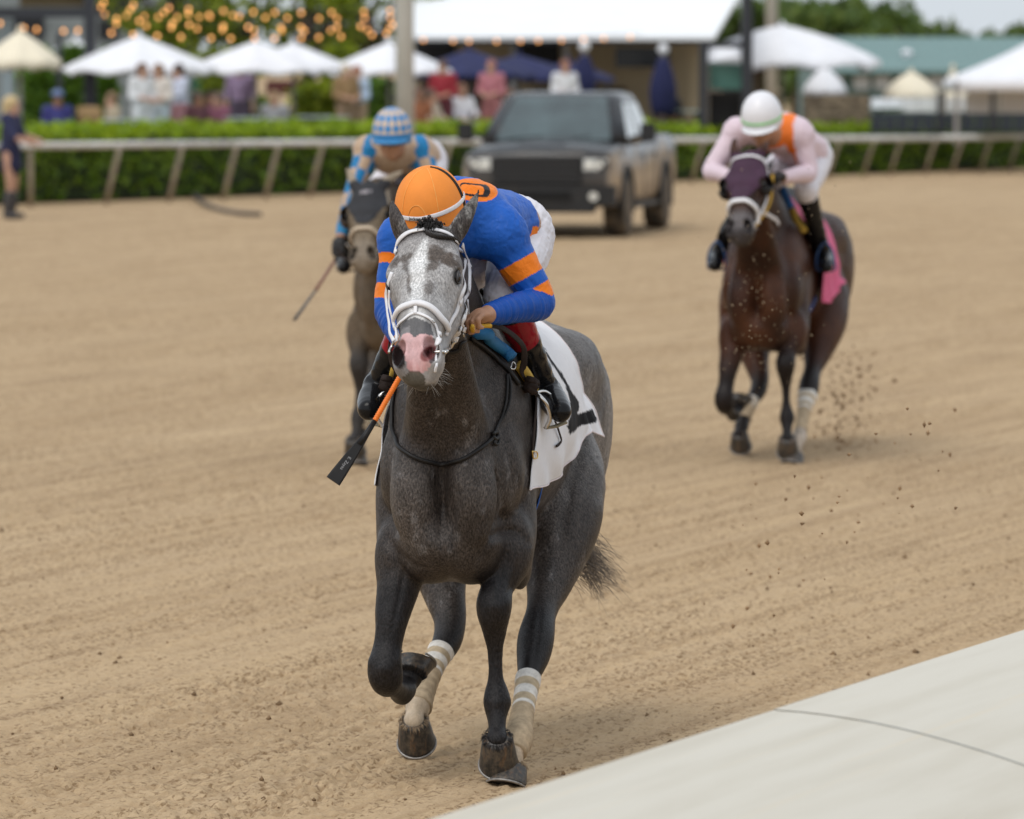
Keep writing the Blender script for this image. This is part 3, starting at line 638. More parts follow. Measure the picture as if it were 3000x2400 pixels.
bush(52, 170, 148, 350, 108, 'dark ivy shrub behind the man in the navy cap', 51); bush(180, 250, 140, 350, 109.5, 'tall ivy shrub left of the thick pergola post', 52); bush(282, 345, 150, 350, 108.5, 'ivy shrub right of the thick pergola post', 53)
bush(596, 690, 150, 372, 113, 'leafy shrub rising between the first two white parasols', 57, M_TREE, 1300); bush(955, 1045, 140, 372, 114, 'leafy shrub rising between the overlapping white parasols and the pole', 58, M_TREE, 1300); bush(690, 790, 285, 372, 110, 'low green shrub under the wide white parasol', 54, M_HEDGE, 700); bush(845, 1015, 250, 372, 111, 'green shrub left of the woman in tan', 55, M_TREE, 1300); bush(1075, 1160, 235, 372, 112, 'dim olive shrub left of the tall pale pole', 56, M_IVY, 900)
wood = [(2215, 205, 2.6, 1.9, 2.0), (2330, 212, 2.7, 2.1, 2.0), (2440, 200, 2.6, 1.9, 2.0), (2545, 210, 2.6, 2.1, 2.0), (2635, 204, 2.5, 1.9, 1.9), (2745, 225, 2.1, 1.5, 1.35), (2860, 236, 1.75, 2.1, 1.05), (2970, 230, 1.75, 1.9, 1.05), (3080, 232, 2.0, 2.0, 1.2)]
names = ['tall tree right beside the black steel frame', 'broad tree behind the distant pale pole', 'tree above the huge white parasol slope', 'tree above the left end of the teal roof', 'last tall tree before the open sky', 'lone pointed tree standing against the sky', 'low dark tree crown above the teal roof', 'low tree crown near the right edge of the teal roof', 'tree crown at the far right edge']
for k, (px, Y, zc, rx, rz) in enumerate(wood): tree(px, Y, zc, rx, rz, 1500, .26, M_TREE2, names[k], 60 + k, .2, 'far trees beyond the barn', 18, -.04)
rear = MB(); bk = empty('tree_belt', (0, 262, 0))
rg = np.random.default_rng(77); nP = 5000; p = np.column_stack([rg.uniform(X(2120, 262), X(3200, 262), nP), 262 + rg.uniform(-2, 2, nP), rg.random(nP) ** .8]); top_ = np.interp(p[:, 0], [X(2120, 262), X(2660, 262), X(2700, 262), X(3200, 262)], [4.6, 4.6, 3.35, 3.35]) * (1 + .07 * np.sin(p[:, 0] * 1.7) + .06 * np.sin(p[:, 0] * 4.1)); p[:, 2] *= top_
v, f = leaf_mesh(p, np.tile(V(0, -1, .6), (nP, 1)), .34, 78); bpy.data.objects.remove(bk); tag(np_mesh('far_wood', v, f, M_TREE2, None, False), 'far mass of woodland behind the barn', None, None, 'stuff')

# ------------------------------------------------------------------ string lights
M_BULB, nt, b = new_mat('warm_bulb'); b.inputs['Base Color'].default_value = (1, .6, .3, 1); b.inputs['Emission Color'].default_value = (1.0, .40, .09, 1); b.inputs['Emission Strength'].default_value = 1.5
M_WIRE = pm('black_wire', (.01, .01, .01), .7); bulb_me = MB().sphere((0, 0, 0), (.031, .031, .037), 10, 8).build('bulb', M_BULB, None, True); bulb_data = bulb_me.data; bpy.data.objects.remove(bulb_me)
def string_light(a, b_, Ya, Yb, n, sag, label, seed):
    rg = np.random.default_rng(seed); A, B_ = P(*a, Ya), P(*b_, Yb); t = np.linspace(0, 1, 40); w = A + (B_ - A) * t[:, None]; w[:, 2] -= sag * 4 * t * (1 - t); root = empty('string_light', tuple(A), 0, label, 'string light', 'strings of warm bulbs')
    MB().tube(w - A, .007, 5).build('wire', M_WIRE, root)
    for k in range(n):
        u = (k + .5 + rg.uniform(-.22, .22)) / n; q = A + (B_ - A) * u; q[2] -= sag * 4 * u * (1 - u) + .06; o = bpy.data.objects.new('bulb', bulb_data); COL.objects.link(o); o.parent = root; o.location = tuple(q - A)
string_light((-30, 52), (262, 78), 103, 103.5, 5, .08, 'string of bulbs under the pergola beam at far left', 1)
string_light((270, -6), (1180, 20), 103.8, 108, 11, .12, 'topmost bulb string from pergola post to pale pole', 2)
string_light((270, 8), (1178, 42), 104.2, 112, 12, .10, 'second bulb string from the top across the trees', 3)
string_light((285, 40), (1176, 62), 103.6, 104, 11, .12, 'third bulb string from the top across the trees', 4)
string_light((285, 56), (1172, 74), 105, 115, 11, .10, 'fourth bulb string from the top across the trees', 5)
string_light((290, 84), (1180, 86), 103.4, 106, 13, .12, 'fifth bulb string from the top across the trees', 6)
string_light((275, 30), (700, 36), 107, 117, 8, .06, 'short bulb string crossing the grey building front', 7)
string_light((1212, 108), (1880, 98), 115.8, 116.4, 10, .06, 'bulb string along the white roof eave', 8)

# ------------------------------------------------------------------ tables
def table(px, py, Y, label):
    Y = max(Y, far_at(px, 3.2)[1]); root = empty('table', (X(px, Y), Y, TZ), 0, label, 'table', 'round terrace tables'); h = .74
    MB().lathe((0, 0, h - .03), [(.5, 0), (.5, .03)], 20).build('tabletop', pm('pale_tabletop', (.42, .50, .48), .4), root); MB().lathe((0, 0, 0), [(.25, 0), (.25, .03), (.04, .05), (.04, .7)], 12).build('pedestal', M_STEELD, root)
for px, Y, lb in ((350, 99.5, 'pale table behind the hedge left of the three women'), (725, 101, 'pale table under the wide white parasol'), (945, 102, 'pale table beside the woman in tan'), (2040, 112, 'pale table below the folded navy parasol'), (2440, 117, 'pale table before the brown stone wall'), (2575, 118, 'pale table right of the brown stone wall'), (2700, 119, 'pale table before the dark fence'), (2825, 120, 'rightmost pale table below the marquee')): table(px, 348, Y, lb)
# ------------------------------------------------------------------ horses
class Frame:
    """a horse's own frame: x to the side, y backwards along the body, z up; base on the ground under the breast"""
    def __init__(s, o, yaw): s.o = np.asarray(o, float); s.y = yaw; c, q = math.cos(yaw), math.sin(yaw); s.R = np.array([[c, q, 0], [-q, c, 0], [0, 0, 1]])   # columns: world of local axes
    def loc(s, w): return (np.asarray(w, float) - s.o) @ s.R
    def wld(s, l): return np.asarray(l, float) @ s.R.T + s.o
    def L(s, px, py, Y): return s.loc(P(px, py, Y))
    def place(s, ob): ob.location = tuple(s.o); ob.rotation_euler = (0, 0, -s.y); return ob
Frame.R_fix = None
F1 = Frame((-.235, 18.85, 0), math.radians(9.7))
# world = o + x*(cos,-sin) + y*(sin,cos)
F1.R = np.array([[math.cos(F1.y), math.sin(F1.y), 0], [-math.sin(F1.y), math.cos(F1.y), 0], [0, 0, 1]])
L1 = F1.L

def horse_pose_1():
    q = {}
    q['poll'] = L1(1246, 668, 18.5); q['muzzle'] = L1(1216, 1086, 18.13); q['twist'] = math.radians(8); q['w'] = 1.02
    q['ears'] = [([L1(1178, 690, 18.50), L1(1164, 650, 18.50), L1(1154, 618, 18.51), L1(1147, 584, 18.53)], (-.55, -.8, .1)), ([L1(1334, 690, 18.50), L1(1358, 645, 18.50), L1(1384, 600, 18.53), L1(1407, 548, 18.58)], (.35, -.9, 0))]
    q['foreA'] = [(L1(1480, 1400, 19.2), .088), (L1(1490, 1540, 19.14), .090), (L1(1484, 1640, 19.06), .076), (L1(1458, 1718, 19.0), .050), (L1(1447, 1776, 18.96), .056), (L1(1448, 1838, 18.97), .040), (L1(1450, 1900, 18.98), .0275), (L1(1452, 1985, 18.98), .0265), (L1(1454, 2022, 18.98), .034), (L1(1455, 2060, 18.97), .041), (L1(1456, 2100, 18.95), .031), (L1(1457, 2150, 18.92), .029), (L1(1458, 2184, 18.89), .043)]
    q['foreB'] = [(L1(1180, 1420, 19.2), .088), (L1(1184, 1560, 19.14), .088), (L1(1174, 1680, 19.06), .074), (L1(1150, 1800, 19.0), .056), (L1(1136, 1890, 18.97), .043), (L1(1128, 1950, 18.95), .0515), (L1(1132, 1992, 18.97), .050), (L1(1150, 2010, 19.08), .030), (L1(1168, 2022, 19.2), .031), (L1(1180, 2024, 19.27), .041), (L1(1196, 2000, 19.32), .031), (L1(1208, 1978, 19.34), .042)]
    q['hindC'] = [(L1(1640, 1360, 20.1), .15), (L1(1640, 1480, 19.95), .145), (L1(1632, 1580, 19.84), .118), (L1(1610, 1700, 19.72), .078), (L1(1588, 1785, 19.6), .051), (L1(1571, 1866, 19.48), .059), (L1(1562, 1922, 19.42), .053), (L1(1548, 1985, 19.33), .036), (L1(1536, 2060, 19.22), .029), (L1(1526, 2120, 19.12), .033), (L1(1519, 2165, 19.04), .041), (L1(1508, 2205, 18.98), .031), (L1(1497, 2245, 18.95), .044)]
    q['hindD'] = [(L1(1330, 1400, 20.35), .15), (L1(1290, 1560, 20.25), .13), (L1(1288, 1650, 20.18), .095), (L1(1302, 1740, 20.1), .070), (L1(1318, 1815, 20.02), .054), (L1(1310, 1880, 19.95), .047), (L1(1280, 1930, 19.87), .034), (L1(1258, 1985, 19.79), .029), (L1(1238, 2035, 19.72), .033), (L1(1225, 2070, 19.67), .041), (L1(1215, 2105, 19.63), .031), (L1(1214, 2126, 19.6), .045)]
    q['hock'] = {'hindC': L1(1590, 1835, 19.60), 'hindD': L1(1338, 1805, 20.12)}
    q['hoof'] = {'foreA': (L1(1458, 2176, 18.885), L1(1461, 2232, 18.945), (.17, -.74, -.69)), 'foreB': (L1(1208, 1975, 19.34), L1(1219, 1931, 19.37), (.1, .5, .6)),
                 'hindC': (L1(1497, 2242, 18.95), L1(1486, 2304, 18.92), (-.1, -1, 0)), 'hindD': (L1(1214, 2122, 19.6), L1(1220, 2170, 19.655), (.2, -.74, -.69))}
    return q

def head_frame(q):
    A = nrm(q['muzzle'] - q['poll']); l = V(1, 0, 0); l = nrm(l - A * (l @ A)); f = np.cross(A, l)
    t = q['twist']; l2 = l * math.cos(t) + f * math.sin(t); f2 = np.cross(A, l2)
    return q['poll'], A, l2, f2, q.get('w', 1.0)
def hpt(q, a, l, f):
    o, A, Lx, Fv, sc = head_frame(q); sa = np.linalg.norm(q['muzzle'] - q['poll']) / .60; return o + sa * a * A + sc * (l * Lx + f * Fv)
def hcoords(q, v):
    o, A, Lx, Fv, sc = head_frame(q); sa = np.linalg.norm(q['muzzle'] - q['poll']) / .60; d = v - o; return d @ A / sa, d @ Lx / sc, d @ Fv / sc

def horse_body(q, hood=False):
    B = Body()
    # trunk
    B.ell((0, .80, 1.13), (.262, .62, .37), k=.08)
    B.ell((0, .385, 1.06), (.222, .34, .33), k=.09)
    B.ell((0, .32, 1.26), (.16, .30, .20), k=.12)
    B.ell((0, 1.15, 1.13), (.275, .5, .33), k=.12)
    B.ell((0, 1.2, 1.33), (.20, .45, .15), k=.12)
    B.ell((0, 1.55, 1.20), (.285, .40, .29), k=.12)
    B.ell((0, .60, 1.47), (.075, .34, .13), k=.12)
    for s in (-1, 1):
        B.ell((s * .142, .36, 1.10), (.095, .22, .32), k=.05)        # shoulder
        B.ell((s * .172, .50, 1.02), (.066, .17, .2), k=.045)         # triceps
        B.ell((s * .17, 1.66, 1.10), (.145, .27, .33), k=.08)        # buttock
        B.ell((s * .20, 1.45, 1.33), (.09, .2, .10), k=.08)          # hip
        B.ell((s * .096, .070, .975), (.090, .115, .185), k=.022)      # breast muscle
        B.ell((s * .085, .17, .80), (.095, .14, .13), k=.03)
        B.ell((s * .185, .20, 1.04), (.058, .10, .15), k=.03)          # point of shoulder
    B.cap((0, -.030, 1.22), (0, -.006, .78), .012, .030, k=.030, op='s')
    for s in (-1, 1):
        B.cap((s * .145, .058, 1.18), (s * .172, .075, .86), .010, .014, k=.035, op='s'); B.cap((s * .085, .04, 1.36), (s * .125, .07, 1.16), .008, .008, k=.04, op='s'); B.cap((s * .05, .01, .88), (s * .16, .06, .84), .006, .008, k=.03, op='s')
    B.ell((0, .3, .80), (.17, .3, .13), k=.08)                        # brisket
    # neck: a flat oval from the withers to the poll
    nb, pl = V(0, .46, 1.30), q['poll']
    hd = head_frame(q)
    thr = hpt(q, .06, 0, -.12)
    m1 = nb * .62 + thr * .38 + V(0, -.0, .05); m2 = nb * .3 + thr * .7 + V(0, .01, .05)
    B.chain([nb + V(0, .05, -.06), m1, m2, thr], [.235, .160, .120, .10], k=.06, n=5, sec=((1, 0, 0), .50, 1.05))
    cr = pl + hd[1] * -.015 + hd[3] * -.06
    B.chain([V(0, .62, 1.50), nb * .55 + cr * .45 + V(0, .06, .17), cr], [.095, .070, .060], k=.06, n=5, sec=((1, 0, 0), .42, 1.0))   # crest
    for s in (-1, 1):
        B.cap(V(s * .085, .14, 1.08), hpt(q, .16, s * .035, -.13), .075, .030, k=.07)   # muscle from jaw to breast
    # legs
    for n in ('foreA', 'foreB', 'hindC', 'hindD'):
        c = q[n]; hc, hs_, hd_ = q['hoof'][n]; B.chain([x[0] for x in c[:-1]] + [np.asarray(hc) * .92 + np.asarray(hs_) * .08 - nrm(hd_) * .016], [x[1] for x in c[:-1]] + [.038], k=.055, n=4, sec=((1, 0, 0), .98, 1.06))
    for n, p in q['hock'].items():
        c = q[n]; i = 5
        B.cap(p, c[3][0] * .3 + c[4][0] * .7 , .026, .034, k=.03); B.cap(p, c[6][0], .026, .028, k=.03)
    for n in ('foreA', 'foreB'):
        c = q[n]; kn = c[4][0] if n == ('foreA' if q.get('straight', 'foreA') == 'foreA' else 'foreB') else c[5][0]; fw = V(0, -1, 0); i = [x[1] for x in c].index(min(x[1] for x in c[5:10]))
        for e in (-1, 1): B.ell(kn + V(e * .030, -.018, .012), (.020, .026, .030), k=.012); B.ell(kn + V(e * .026, -.016, -.026), (.017, .022, .020), k=.012)
        fk = c[9][0]
        for e in (-1, 1): B.ell(fk + V(e * .024, .012, 0), (.018, .024, .024), k=.012)
        s = 1 if c[1][0][0] > 0 else -1
        B.ell(c[2][0] + V(s * .028, .095, -.025), (.042, .062, .085), k=.035)
    for n in ('foreA', 'foreB'):
        c = q[n]; s = 1 if c[1][0][0] > 0 else -1
        B.ell(c[1][0] + V(s * .006, .10, -.02), (.062, .075, .14), k=.03)     # forearm and elbow
        B.ell(c[2][0] + V(s * .012, -.01, .06), (.07, .06, .12), k=.03)
    # head
    sc = hd[4]; R = np.array([hd[1], hd[2], hd[3]])
    h = lambda a, l, f: hpt(q, a, l, f)
    B.ell(h(.09, 0, -.042), V(.12, .095, .080) * sc, R, k=.04)
    B.cap(h(.10, 0, -.035), h(.22, 0, -.03), .093 * sc, .098 * sc, k=.03, sec=(hd[2], 1.05, .72))
    B.cap(h(.22, 0, -.030), h(.36, 0, -.028), .098 * sc, .072 * sc, k=.03, sec=(hd[2], 1.0, .72))
    B.cap(h(.36, 0, -.028), h(.52, 0, -.032), .074 * sc, .056 * sc, k=.03, sec=(hd[2], 1.0, .85))
    for s in (-1, 1):
        B.ell(h(.20, s * .055, -.115), V(.15, .045, .085) * sc, R, k=.04)        # cheek
        B.ell(h(.172, s * .094, -.020), V(.055, .031, .033) * sc, R, k=.025)       # brow
        B.cap(h(.215, s * .098, -.05), h(.37, s * .066, -.055), .020 * sc, .012 * sc, k=.02)   # cheek ridge
        B.cap(h(.25, s * .045, -.135), h(.50, s * .022, -.088), .048 * sc, .034 * sc, k=.03)   # jaw
        B.ell(h(.525, s * .046, -.016), V(.056, .037, .050) * sc, R, k=.022)     # nostril flare
        B.cap(h(.30, s * .03, .022), h(.49, s * .022, .006), .022 * sc, .02 * sc, k=.03)       # nasal bone
    B.ell(h(.552, 0, -.050), V(.056, .073, .056) * sc, R, k=.03)                 # upper lip
    B.ell(h(.585, 0, -.060), V(.030, .045, .034) * sc, R, k=.02)
    B.ell(h(.552, 0, -.100), V(.048, .046, .034) * sc, R, k=.016)                # chin
    for s in (-1, 1):
        B.ell(h(.527, s * .053, .012), V(.044, .0235, .038) * sc, np.array([nrm(hd[1] + hd[2] * s * .22), nrm(hd[2] - hd[1] * s * .22), hd[3]]), k=.008, op='s')   # nostril
        B.cap(h(.535, s * .046, -.012), h(.50, s * .035, -.03), .015 * sc, .01 * sc, k=.01, op='s')
        B.ell(h(.212, s * .122, -.020), V(.026, .019, .020) * sc, R, k=.012, op='s')                      # eye socket
        B.cap(h(.585, s * .05, -.090), h(.50, s * .062, -.088), .0035, .0025, k=.008, op='s')
    B.cap(h(.597, -.045, -.086), h(.597, .045, -.086), .005, .005, k=.01, op='s')                         # mouth
    for pts, front in q['ears']:
        pts = [np.asarray(p) for p in pts]; n = len(pts)
        rad = np.interp(np.linspace(0, 1, n), [0, .3, .65, 1], [.028, .026, .0165, .001])
        B.chain(pts, rad, k=.025, n=4, sec=(np.asarray(front, float), .55, 1.0))
    return B

def dist_chain(v, pts):
    pts = np.asarray(pts, float); best = np.full(len(v), 1e9); par = np.zeros(len(v)); acc = 0
    for a, b in zip(pts[:-1], pts[1:]):
        d = b - a; L = np.linalg.norm(d); t = np.clip(((v - a) @ d) / (L * L + 1e-9), 0, 1)
        r = np.linalg.norm(v - a - t[:, None] * d, axis=1); m = r < best
        best[m] = r[m]; par[m] = acc + t[m] * L; acc += L
    return best, par

def coat_material(name, grain=.65, rough=.43, flake=(185, 185, 85)):
    m, nt, b = new_mat(name)
    at = nt.nodes.new('ShaderNodeAttribute'); at.attribute_name = 'col'
    tc = nt.nodes.new('ShaderNodeTexCoord')
    n1 = noise_tex(nt, 1.0, 3, .6, vec=tc.outputs['Object'], stretch=flake)
    n1 = ramp(nt, n1, [(.33, 1 - grain), (.5, 1.0), (.67, 1 + grain * 1.3)])
    ga = nt.nodes.new('ShaderNodeAttribute'); ga.attribute_name = 'smoothness'; n1 = mixc(nt, ga.outputs['Fac'], n1, (1, 1, 1))
    n2 = noise_tex(nt, 1.0, 3, .6, vec=tc.outputs['Object'], stretch=(26, 26, 16))
    n2 = ramp(nt, n2, [(.3, .82), (.7, 1.18)])
    c = mixc(nt, 1.0, at.outputs['Color'], n1, 'MULTIPLY'); c = mixc(nt, 1.0, c, n2, 'MULTIPLY')
    nt.links.new(c, b.inputs['Base Color']); b.inputs['Roughness'].default_value = rough
    b.inputs['Specular IOR Level'].default_value = .24; b.inputs['Sheen Weight'].default_value = 0; b.inputs['Sheen Roughness'].default_value = .4
    bump(nt, b, n1, .35, .003)
    return m

def proj(w):
    w = np.asarray(w, float) - V(0, 0, CAM_H); c, s = math.cos(PITCH), math.sin(PITCH)
    y = w[:, 1] * c - w[:, 2] * s; z = w[:, 1] * s + w[:, 2] * c
    return 1500 + F_PX * w[:, 0] / y, 1200 - F_PX * z / y
def in_poly(px, py, poly):
    r = np.zeros(len(px), bool); n = len(poly)
    for i in range(n):
        x1, y1 = poly[i]; x2, y2 = poly[(i + 1) % n]
        c = ((y1 > py) != (y2 > py)) & (px < (x2 - x1) * (py - y1) / (y2 - y1 + 1e-12) + x1); r ^= c
    return r
def blend(c, col, w): return c * (1 - w[:, None]) + np.asarray(col) * w[:, None]
def coat_grey(q, v):
    c = np.tile(V(.047, .038, .033), (len(v), 1))
    m = fbm(v * V(9, 6, 5), 4, 3); c = blend(c, (.092, .079, .072), sstep(.48, .74, m) * .75); c = blend(c, (.036, .029, .026), sstep(.46, .30, m) * .6)
    m2 = fbm(v * V(34, 34, 24), 3, 9); c = blend(c, (.20, .19, .19), sstep(.60, .82, m2) * sstep(.36, .6, m) * .6)
    back = sstep(.7, 1.5, v[:, 1]) * sstep(.75, 1.0, v[:, 2]); c = blend(c, (.19, .175, .168), back * (.40 + .5 * sstep(.4, .62, m)))   # lighter quarters
    for n, i0 in (('foreA', 2), ('foreB', 2), ('hindC', 4), ('hindD', 4)):
        d, p = dist_chain(v, [x[0] for x in q[n]]); tot = sum(np.linalg.norm(q[n][i + 1][0] - q[n][i][0]) for i in range(i0))
        w = sstep(tot - .06, tot + .12, p) * sstep(.16, .10, d); c = blend(c, (.013, .0115, .012), w * .95)
    for n in ('hindC', 'hindD'):      # white socks, dusty
        d, p = dist_chain(v, [x[0] for x in q[n][7:]]); w = sstep(.02, .06, p) * (d < .07); c = blend(c, (.50, .40, .29), w)
    a, l, f = hcoords(q, v); inh = (a > -.28) & (a < .75) & (np.abs(l) < .25) & (f > -.24) & (f < .2)
    nz = fbm(v * 55, 3, 5) - .5; nz2 = fbm(v * 22, 3, 6) - .5
    face = sstep(.005, .07, a + nz2 * .05) * sstep(-.20, -.10, f + nz2 * .05) * inh
    c = blend(c, (.30, .285, .28), face)
    c = blend(c, (.33, .32, .32), face * sstep(.2, .34, a) * .6)
    al = np.abs(l)
    px, py = proj(F1.wld(v)); jx, jy = (fbm(v * 60, 3, 71) - .5) * 26, (fbm(v * 60, 3, 72) - .5) * 30; jx2, jy2 = (fbm(v * 30, 2, 73) - .5) * 9, (fbm(v * 30, 2, 74) - .5) * 9
    fr = inh & (f > -.085)
    c = blend(c, (.36, .35, .345), fr * sstep(.30, .12, np.abs((px - 1235) / 500)) * sstep(700, 800, py) * .6)
    for cx, cy, rx, ry, ang, w in ((1288, 748, 52, 22, .42, 1), (1262, 772, 24, 26, 0, .9), (1318, 765, 30, 18, .5, .9), (1182, 757, 38, 12, -.42, .9), (1192, 782, 16, 14, .3, .8), (1200, 828, 13, 34, -.1, .9), (1256, 846, 20, 17, 0, .7), (1345, 772, 14, 26, .2, .8), (1150, 775, 14, 14, 0, .7), (1158, 905, 10, 30, 0, .5), (1300, 705, 34, 14, .5, .45)):
        dx, dy = px + jx - cx, py + jy - cy; r = np.sqrt(((dx * math.cos(ang) + dy * math.sin(ang)) / rx) ** 2 + ((-dx * math.sin(ang) + dy * math.cos(ang)) / ry) ** 2)
        c = blend(c, (.070, .052, .041), fr * sstep(1.25, .65, r) * w * .9)
    bx = np.interp(py + jy * .3, [690, 730, 770, 800, 840, 900], [1250, 1238, 1226, 1222, 1221, 1221]); bw = np.interp(py, [690, 730, 760, 800, 850, 900], [5, 12, 24, 22, 16, 20])
    c = blend(c, (.66, .655, .65), fr * sstep(1.5, .55, np.abs(px + jx * .8 - bx) / bw) * sstep(684, 715, py) * sstep(960, 925, py) * .92)
    c = blend(c, (.055, .047, .045), sstep(.085, .02, a + nz2 * .06) * inh * .85)                    # dark poll and ears
    c = blend(c, (.20, .19, .18), sstep(.06, -.02, a) * sstep(.48, .68, fbm(v * V(45, 45, 25), 2, 8)) * inh * .8)
    def poly(pts, qx, qy): return in_poly(qx, qy, pts)
    bandp = [(1160, 985), (1170, 955), (1190, 937), (1217, 931), (1243, 938), (1262, 952), (1273, 985), (1240, 986), (1215, 996), (1192, 984)]
    c = blend(c, (.085, .083, .088), fr * poly(bandp, px + jx2 * .4, py + jy2 * .4) * .95)
    nose = fr * poly([(1180, 979), (1202, 977), (1215, 990), (1230, 979), (1264, 982), (1277, 1012), (1284, 1034), (1266, 1066), (1250, 1086), (1224, 1096), (1198, 1093), (1191, 1067), (1186, 1048), (1174, 1022), (1166, 1010)], px + jx2 * .5, py + jy2 * .5).astype(float)
    c = blend(c, (.60, .37, .37), nose); c = blend(c, (.50, .25, .25), nose * sstep(1030, 1075, py) * sstep(.4, .7, fbm(v * V(90, 90, 25), 2, 76)) * .7)
    mz = inh & (a > .44); c = blend(c, (.22, .21, .215), mz * (1 - nose) * (px < 1200) * .8)
    lip = mz * poly([(1198, 1090), (1224, 1084), (1246, 1104), (1248, 1128), (1215, 1136), (1180, 1126), (1180, 1106)], px + jx2, py + jy2).astype(float)
    c = blend(c, (.075, .068, .052), lip * .9); c = blend(c, (.055, .050, .043), mz * sstep(1120, 1132, py) * .9); c = blend(c, (.06, .06, .065), mz * poly([(1258, 1052), (1278, 1040), (1280, 1052), (1262, 1068)], px, py) * .9)
    nst = np.zeros(len(v))
    for s in (-1, 1):
        d, p = dist_chain(v, [hpt(q, .505, s * .048, .006), hpt(q, .548, s * .055, .0)]); nst = np.maximum(nst, sstep(.024, .019, d))
    ln = mz * sstep(1.12, .9, np.hypot((px - 1166 - .18 * (py - 1045)) / 20, (py - 1046) / 34)); rn = mz * sstep(1.1, .85, np.hypot((px - 1255) / 25, (py - 1036 + .35 * (px - 1255)) / 22))
    c = blend(c, (.014, .011, .011), ln); c = blend(c, (.24, .085, .085), rn); c = blend(c, (.05, .02, .02), mz * sstep(.9, .4, np.hypot((px - 1248) / 16, (py - 1036) / 18)) * .8)  # nostrils: the shade inside the hollows is put into the colour
    pass
    for s in (-1, 1):
        d, p = dist_chain(v, [hpt(q, .212, s * .108, -.018)] * 2); c = blend(c, (.05, .046, .044), sstep(.034, .022, d) * .85)
    q['smooth'] = np.clip(face * .45 + nose * .9 + (a > .35) * inh * .4, 0, .92)
    for n in ('hindC', 'hindD'): q['smooth'] = np.maximum(q['smooth'], (dist_chain(v, [x[0] for x in q[n][7:]])[0] < .07) * .85)
    return c

def sculpt(fr, v, f, creases, bulges):
    """press muscle creases into, and raise muscle bellies on, the side of the body seen in the photograph"""
    nr = vert_normals(v, f); w = fr.wld(v); px, py = proj(w); facing = sstep(.0, .35, -((nr @ fr.R.T)[:, 1]) )
    P2 = np.column_stack([px, py, np.zeros(len(px))]); dsp = np.zeros(len(v))
    for pts, wd, dep, y1 in creases:
        d, t = dist_chain(P2, [(x, y, 0) for x, y in catmull(np.array(pts, float), 5)]); L = max(t.max(), 1); tp = np.sin(np.clip(t / L, .04, .96) * math.pi) ** .5
        dsp -= dep * np.exp(-(np.minimum(d, 400) / wd) ** 2) * tp * (w[:, 1] < y1)
    for cx, cy, rx, ry, hgt, y1 in bulges: dsp += hgt * sstep(1, 0, np.sqrt(((px - cx) / rx) ** 2 + ((py - cy) / ry) ** 2)) * (w[:, 1] < y1)
    return v + nr * (dsp * facing)[:, None]

def make_hoof(q, n, parent, mat, shoe_mat, w=1.0):
    C, S, d = q['hoof'][n]; C, S = np.asarray(C), np.asarray(S)
    up = nrm(C - S); d = np.asarray(d, float); d = nrm(d - up * (d @ up)); sd = np.cross(up, d); hgt = np.linalg.norm(C - S)
    mb = MB(); a = np.linspace(0, 2 * math.pi, 24, endpoint=False); rings = []
    for t, r, fw in ((0, .066, .010), (.12, .0655, .008), (.5, .060, -.002), (.85, .0545, -.010), (1.0, .0515, -.014), (1.10, .046, -.015), (1.13, .030, -.016)):
        x = np.cos(a); y = np.sin(a); heel = np.where(x < -.55, .85, 1.0)
        rings.append(S + up * hgt * t * (1 - .18 * (x < 0) * abs(1) * 0)[..., None] if False else S + up * (hgt * t * (1 - .10 * np.maximum(0, -x)))[:, None] + d * (r * x * heel * 1.05 * w + fw)[:, None] + sd * (r * y * w)[:, None])
    mb.loft(rings); h = mb.build('hoof', mat, parent, True)
    ms = MB(); out = []; inn = []
    th = np.linspace(-2.45, 2.45, 26)
    pts = np.array([S + d * (.068 * math.cos(t) * 1.05 * w + .010) + sd * (.0665 * math.sin(t) * w) - up * .003 for t in th])
    ms.tube(pts, .0045, 6, up=up); ms.build('horseshoe', shoe_mat, h, True)
    return h

def make_eye(q, s, parent, mats):
    o, A, Lx, Fv, sc = head_frame(q); c = hpt(q, .212, s * .1035, -.020)
    R = np.column_stack([Lx, Fv, A]); e = MB().sphere(c, (.0185 * sc, .0195 * sc, .0215 * sc), 20, 14, R=None).build('eye', mats['eye'], parent, True)
    # lids: two fleshy arcs
    for nm, sg in (('eyelid', 1), ('eyelid', -1)):
        pts = [c + A * (x * .0235 * sc) + Fv * (sg * .0135 * math.sqrt(max(0, 1 - x * x)) * sc) + Lx * s * (.0135 - .004 * x * x) * sc for x in np.linspace(-1, 1, 11)]
        MB().tube(np.array(pts), np.interp(np.linspace(-1, 1, 11), [-1, 0, 1], [.003, .0055, .003]) * sc, 8).build(nm, mats['lid'], e, True)
    return e

def strands(root_pts, n, length, flow, r0=.002, seed=1, seg=7, spread=.05, droop=.4, curl=.03):
    rg = np.random.default_rng(seed); mb = MB(); root_pts = np.asarray(root_pts, float)
    for i in range(n):
        p = root_pts[rg.integers(len(root_pts))] + rg.normal(0, spread * .25, 3); L = length * rg.uniform(.6, 1.05)
        d = nrm(np.asarray(flow, float) + rg.normal(0, spread, 3) * 2); pts = [p]
        c1 = rg.normal(0, curl, 3)
        for j in range(seg):
            d = nrm(d + V(0, 0, -droop / seg) + c1 / seg + rg.normal(0, curl * .3, 3)); pts.append(pts[-1] + d * L / seg)
        mb.tube(np.array(pts), np.linspace(r0, r0 * .25, seg + 1), 3, cap=False)
    return mb

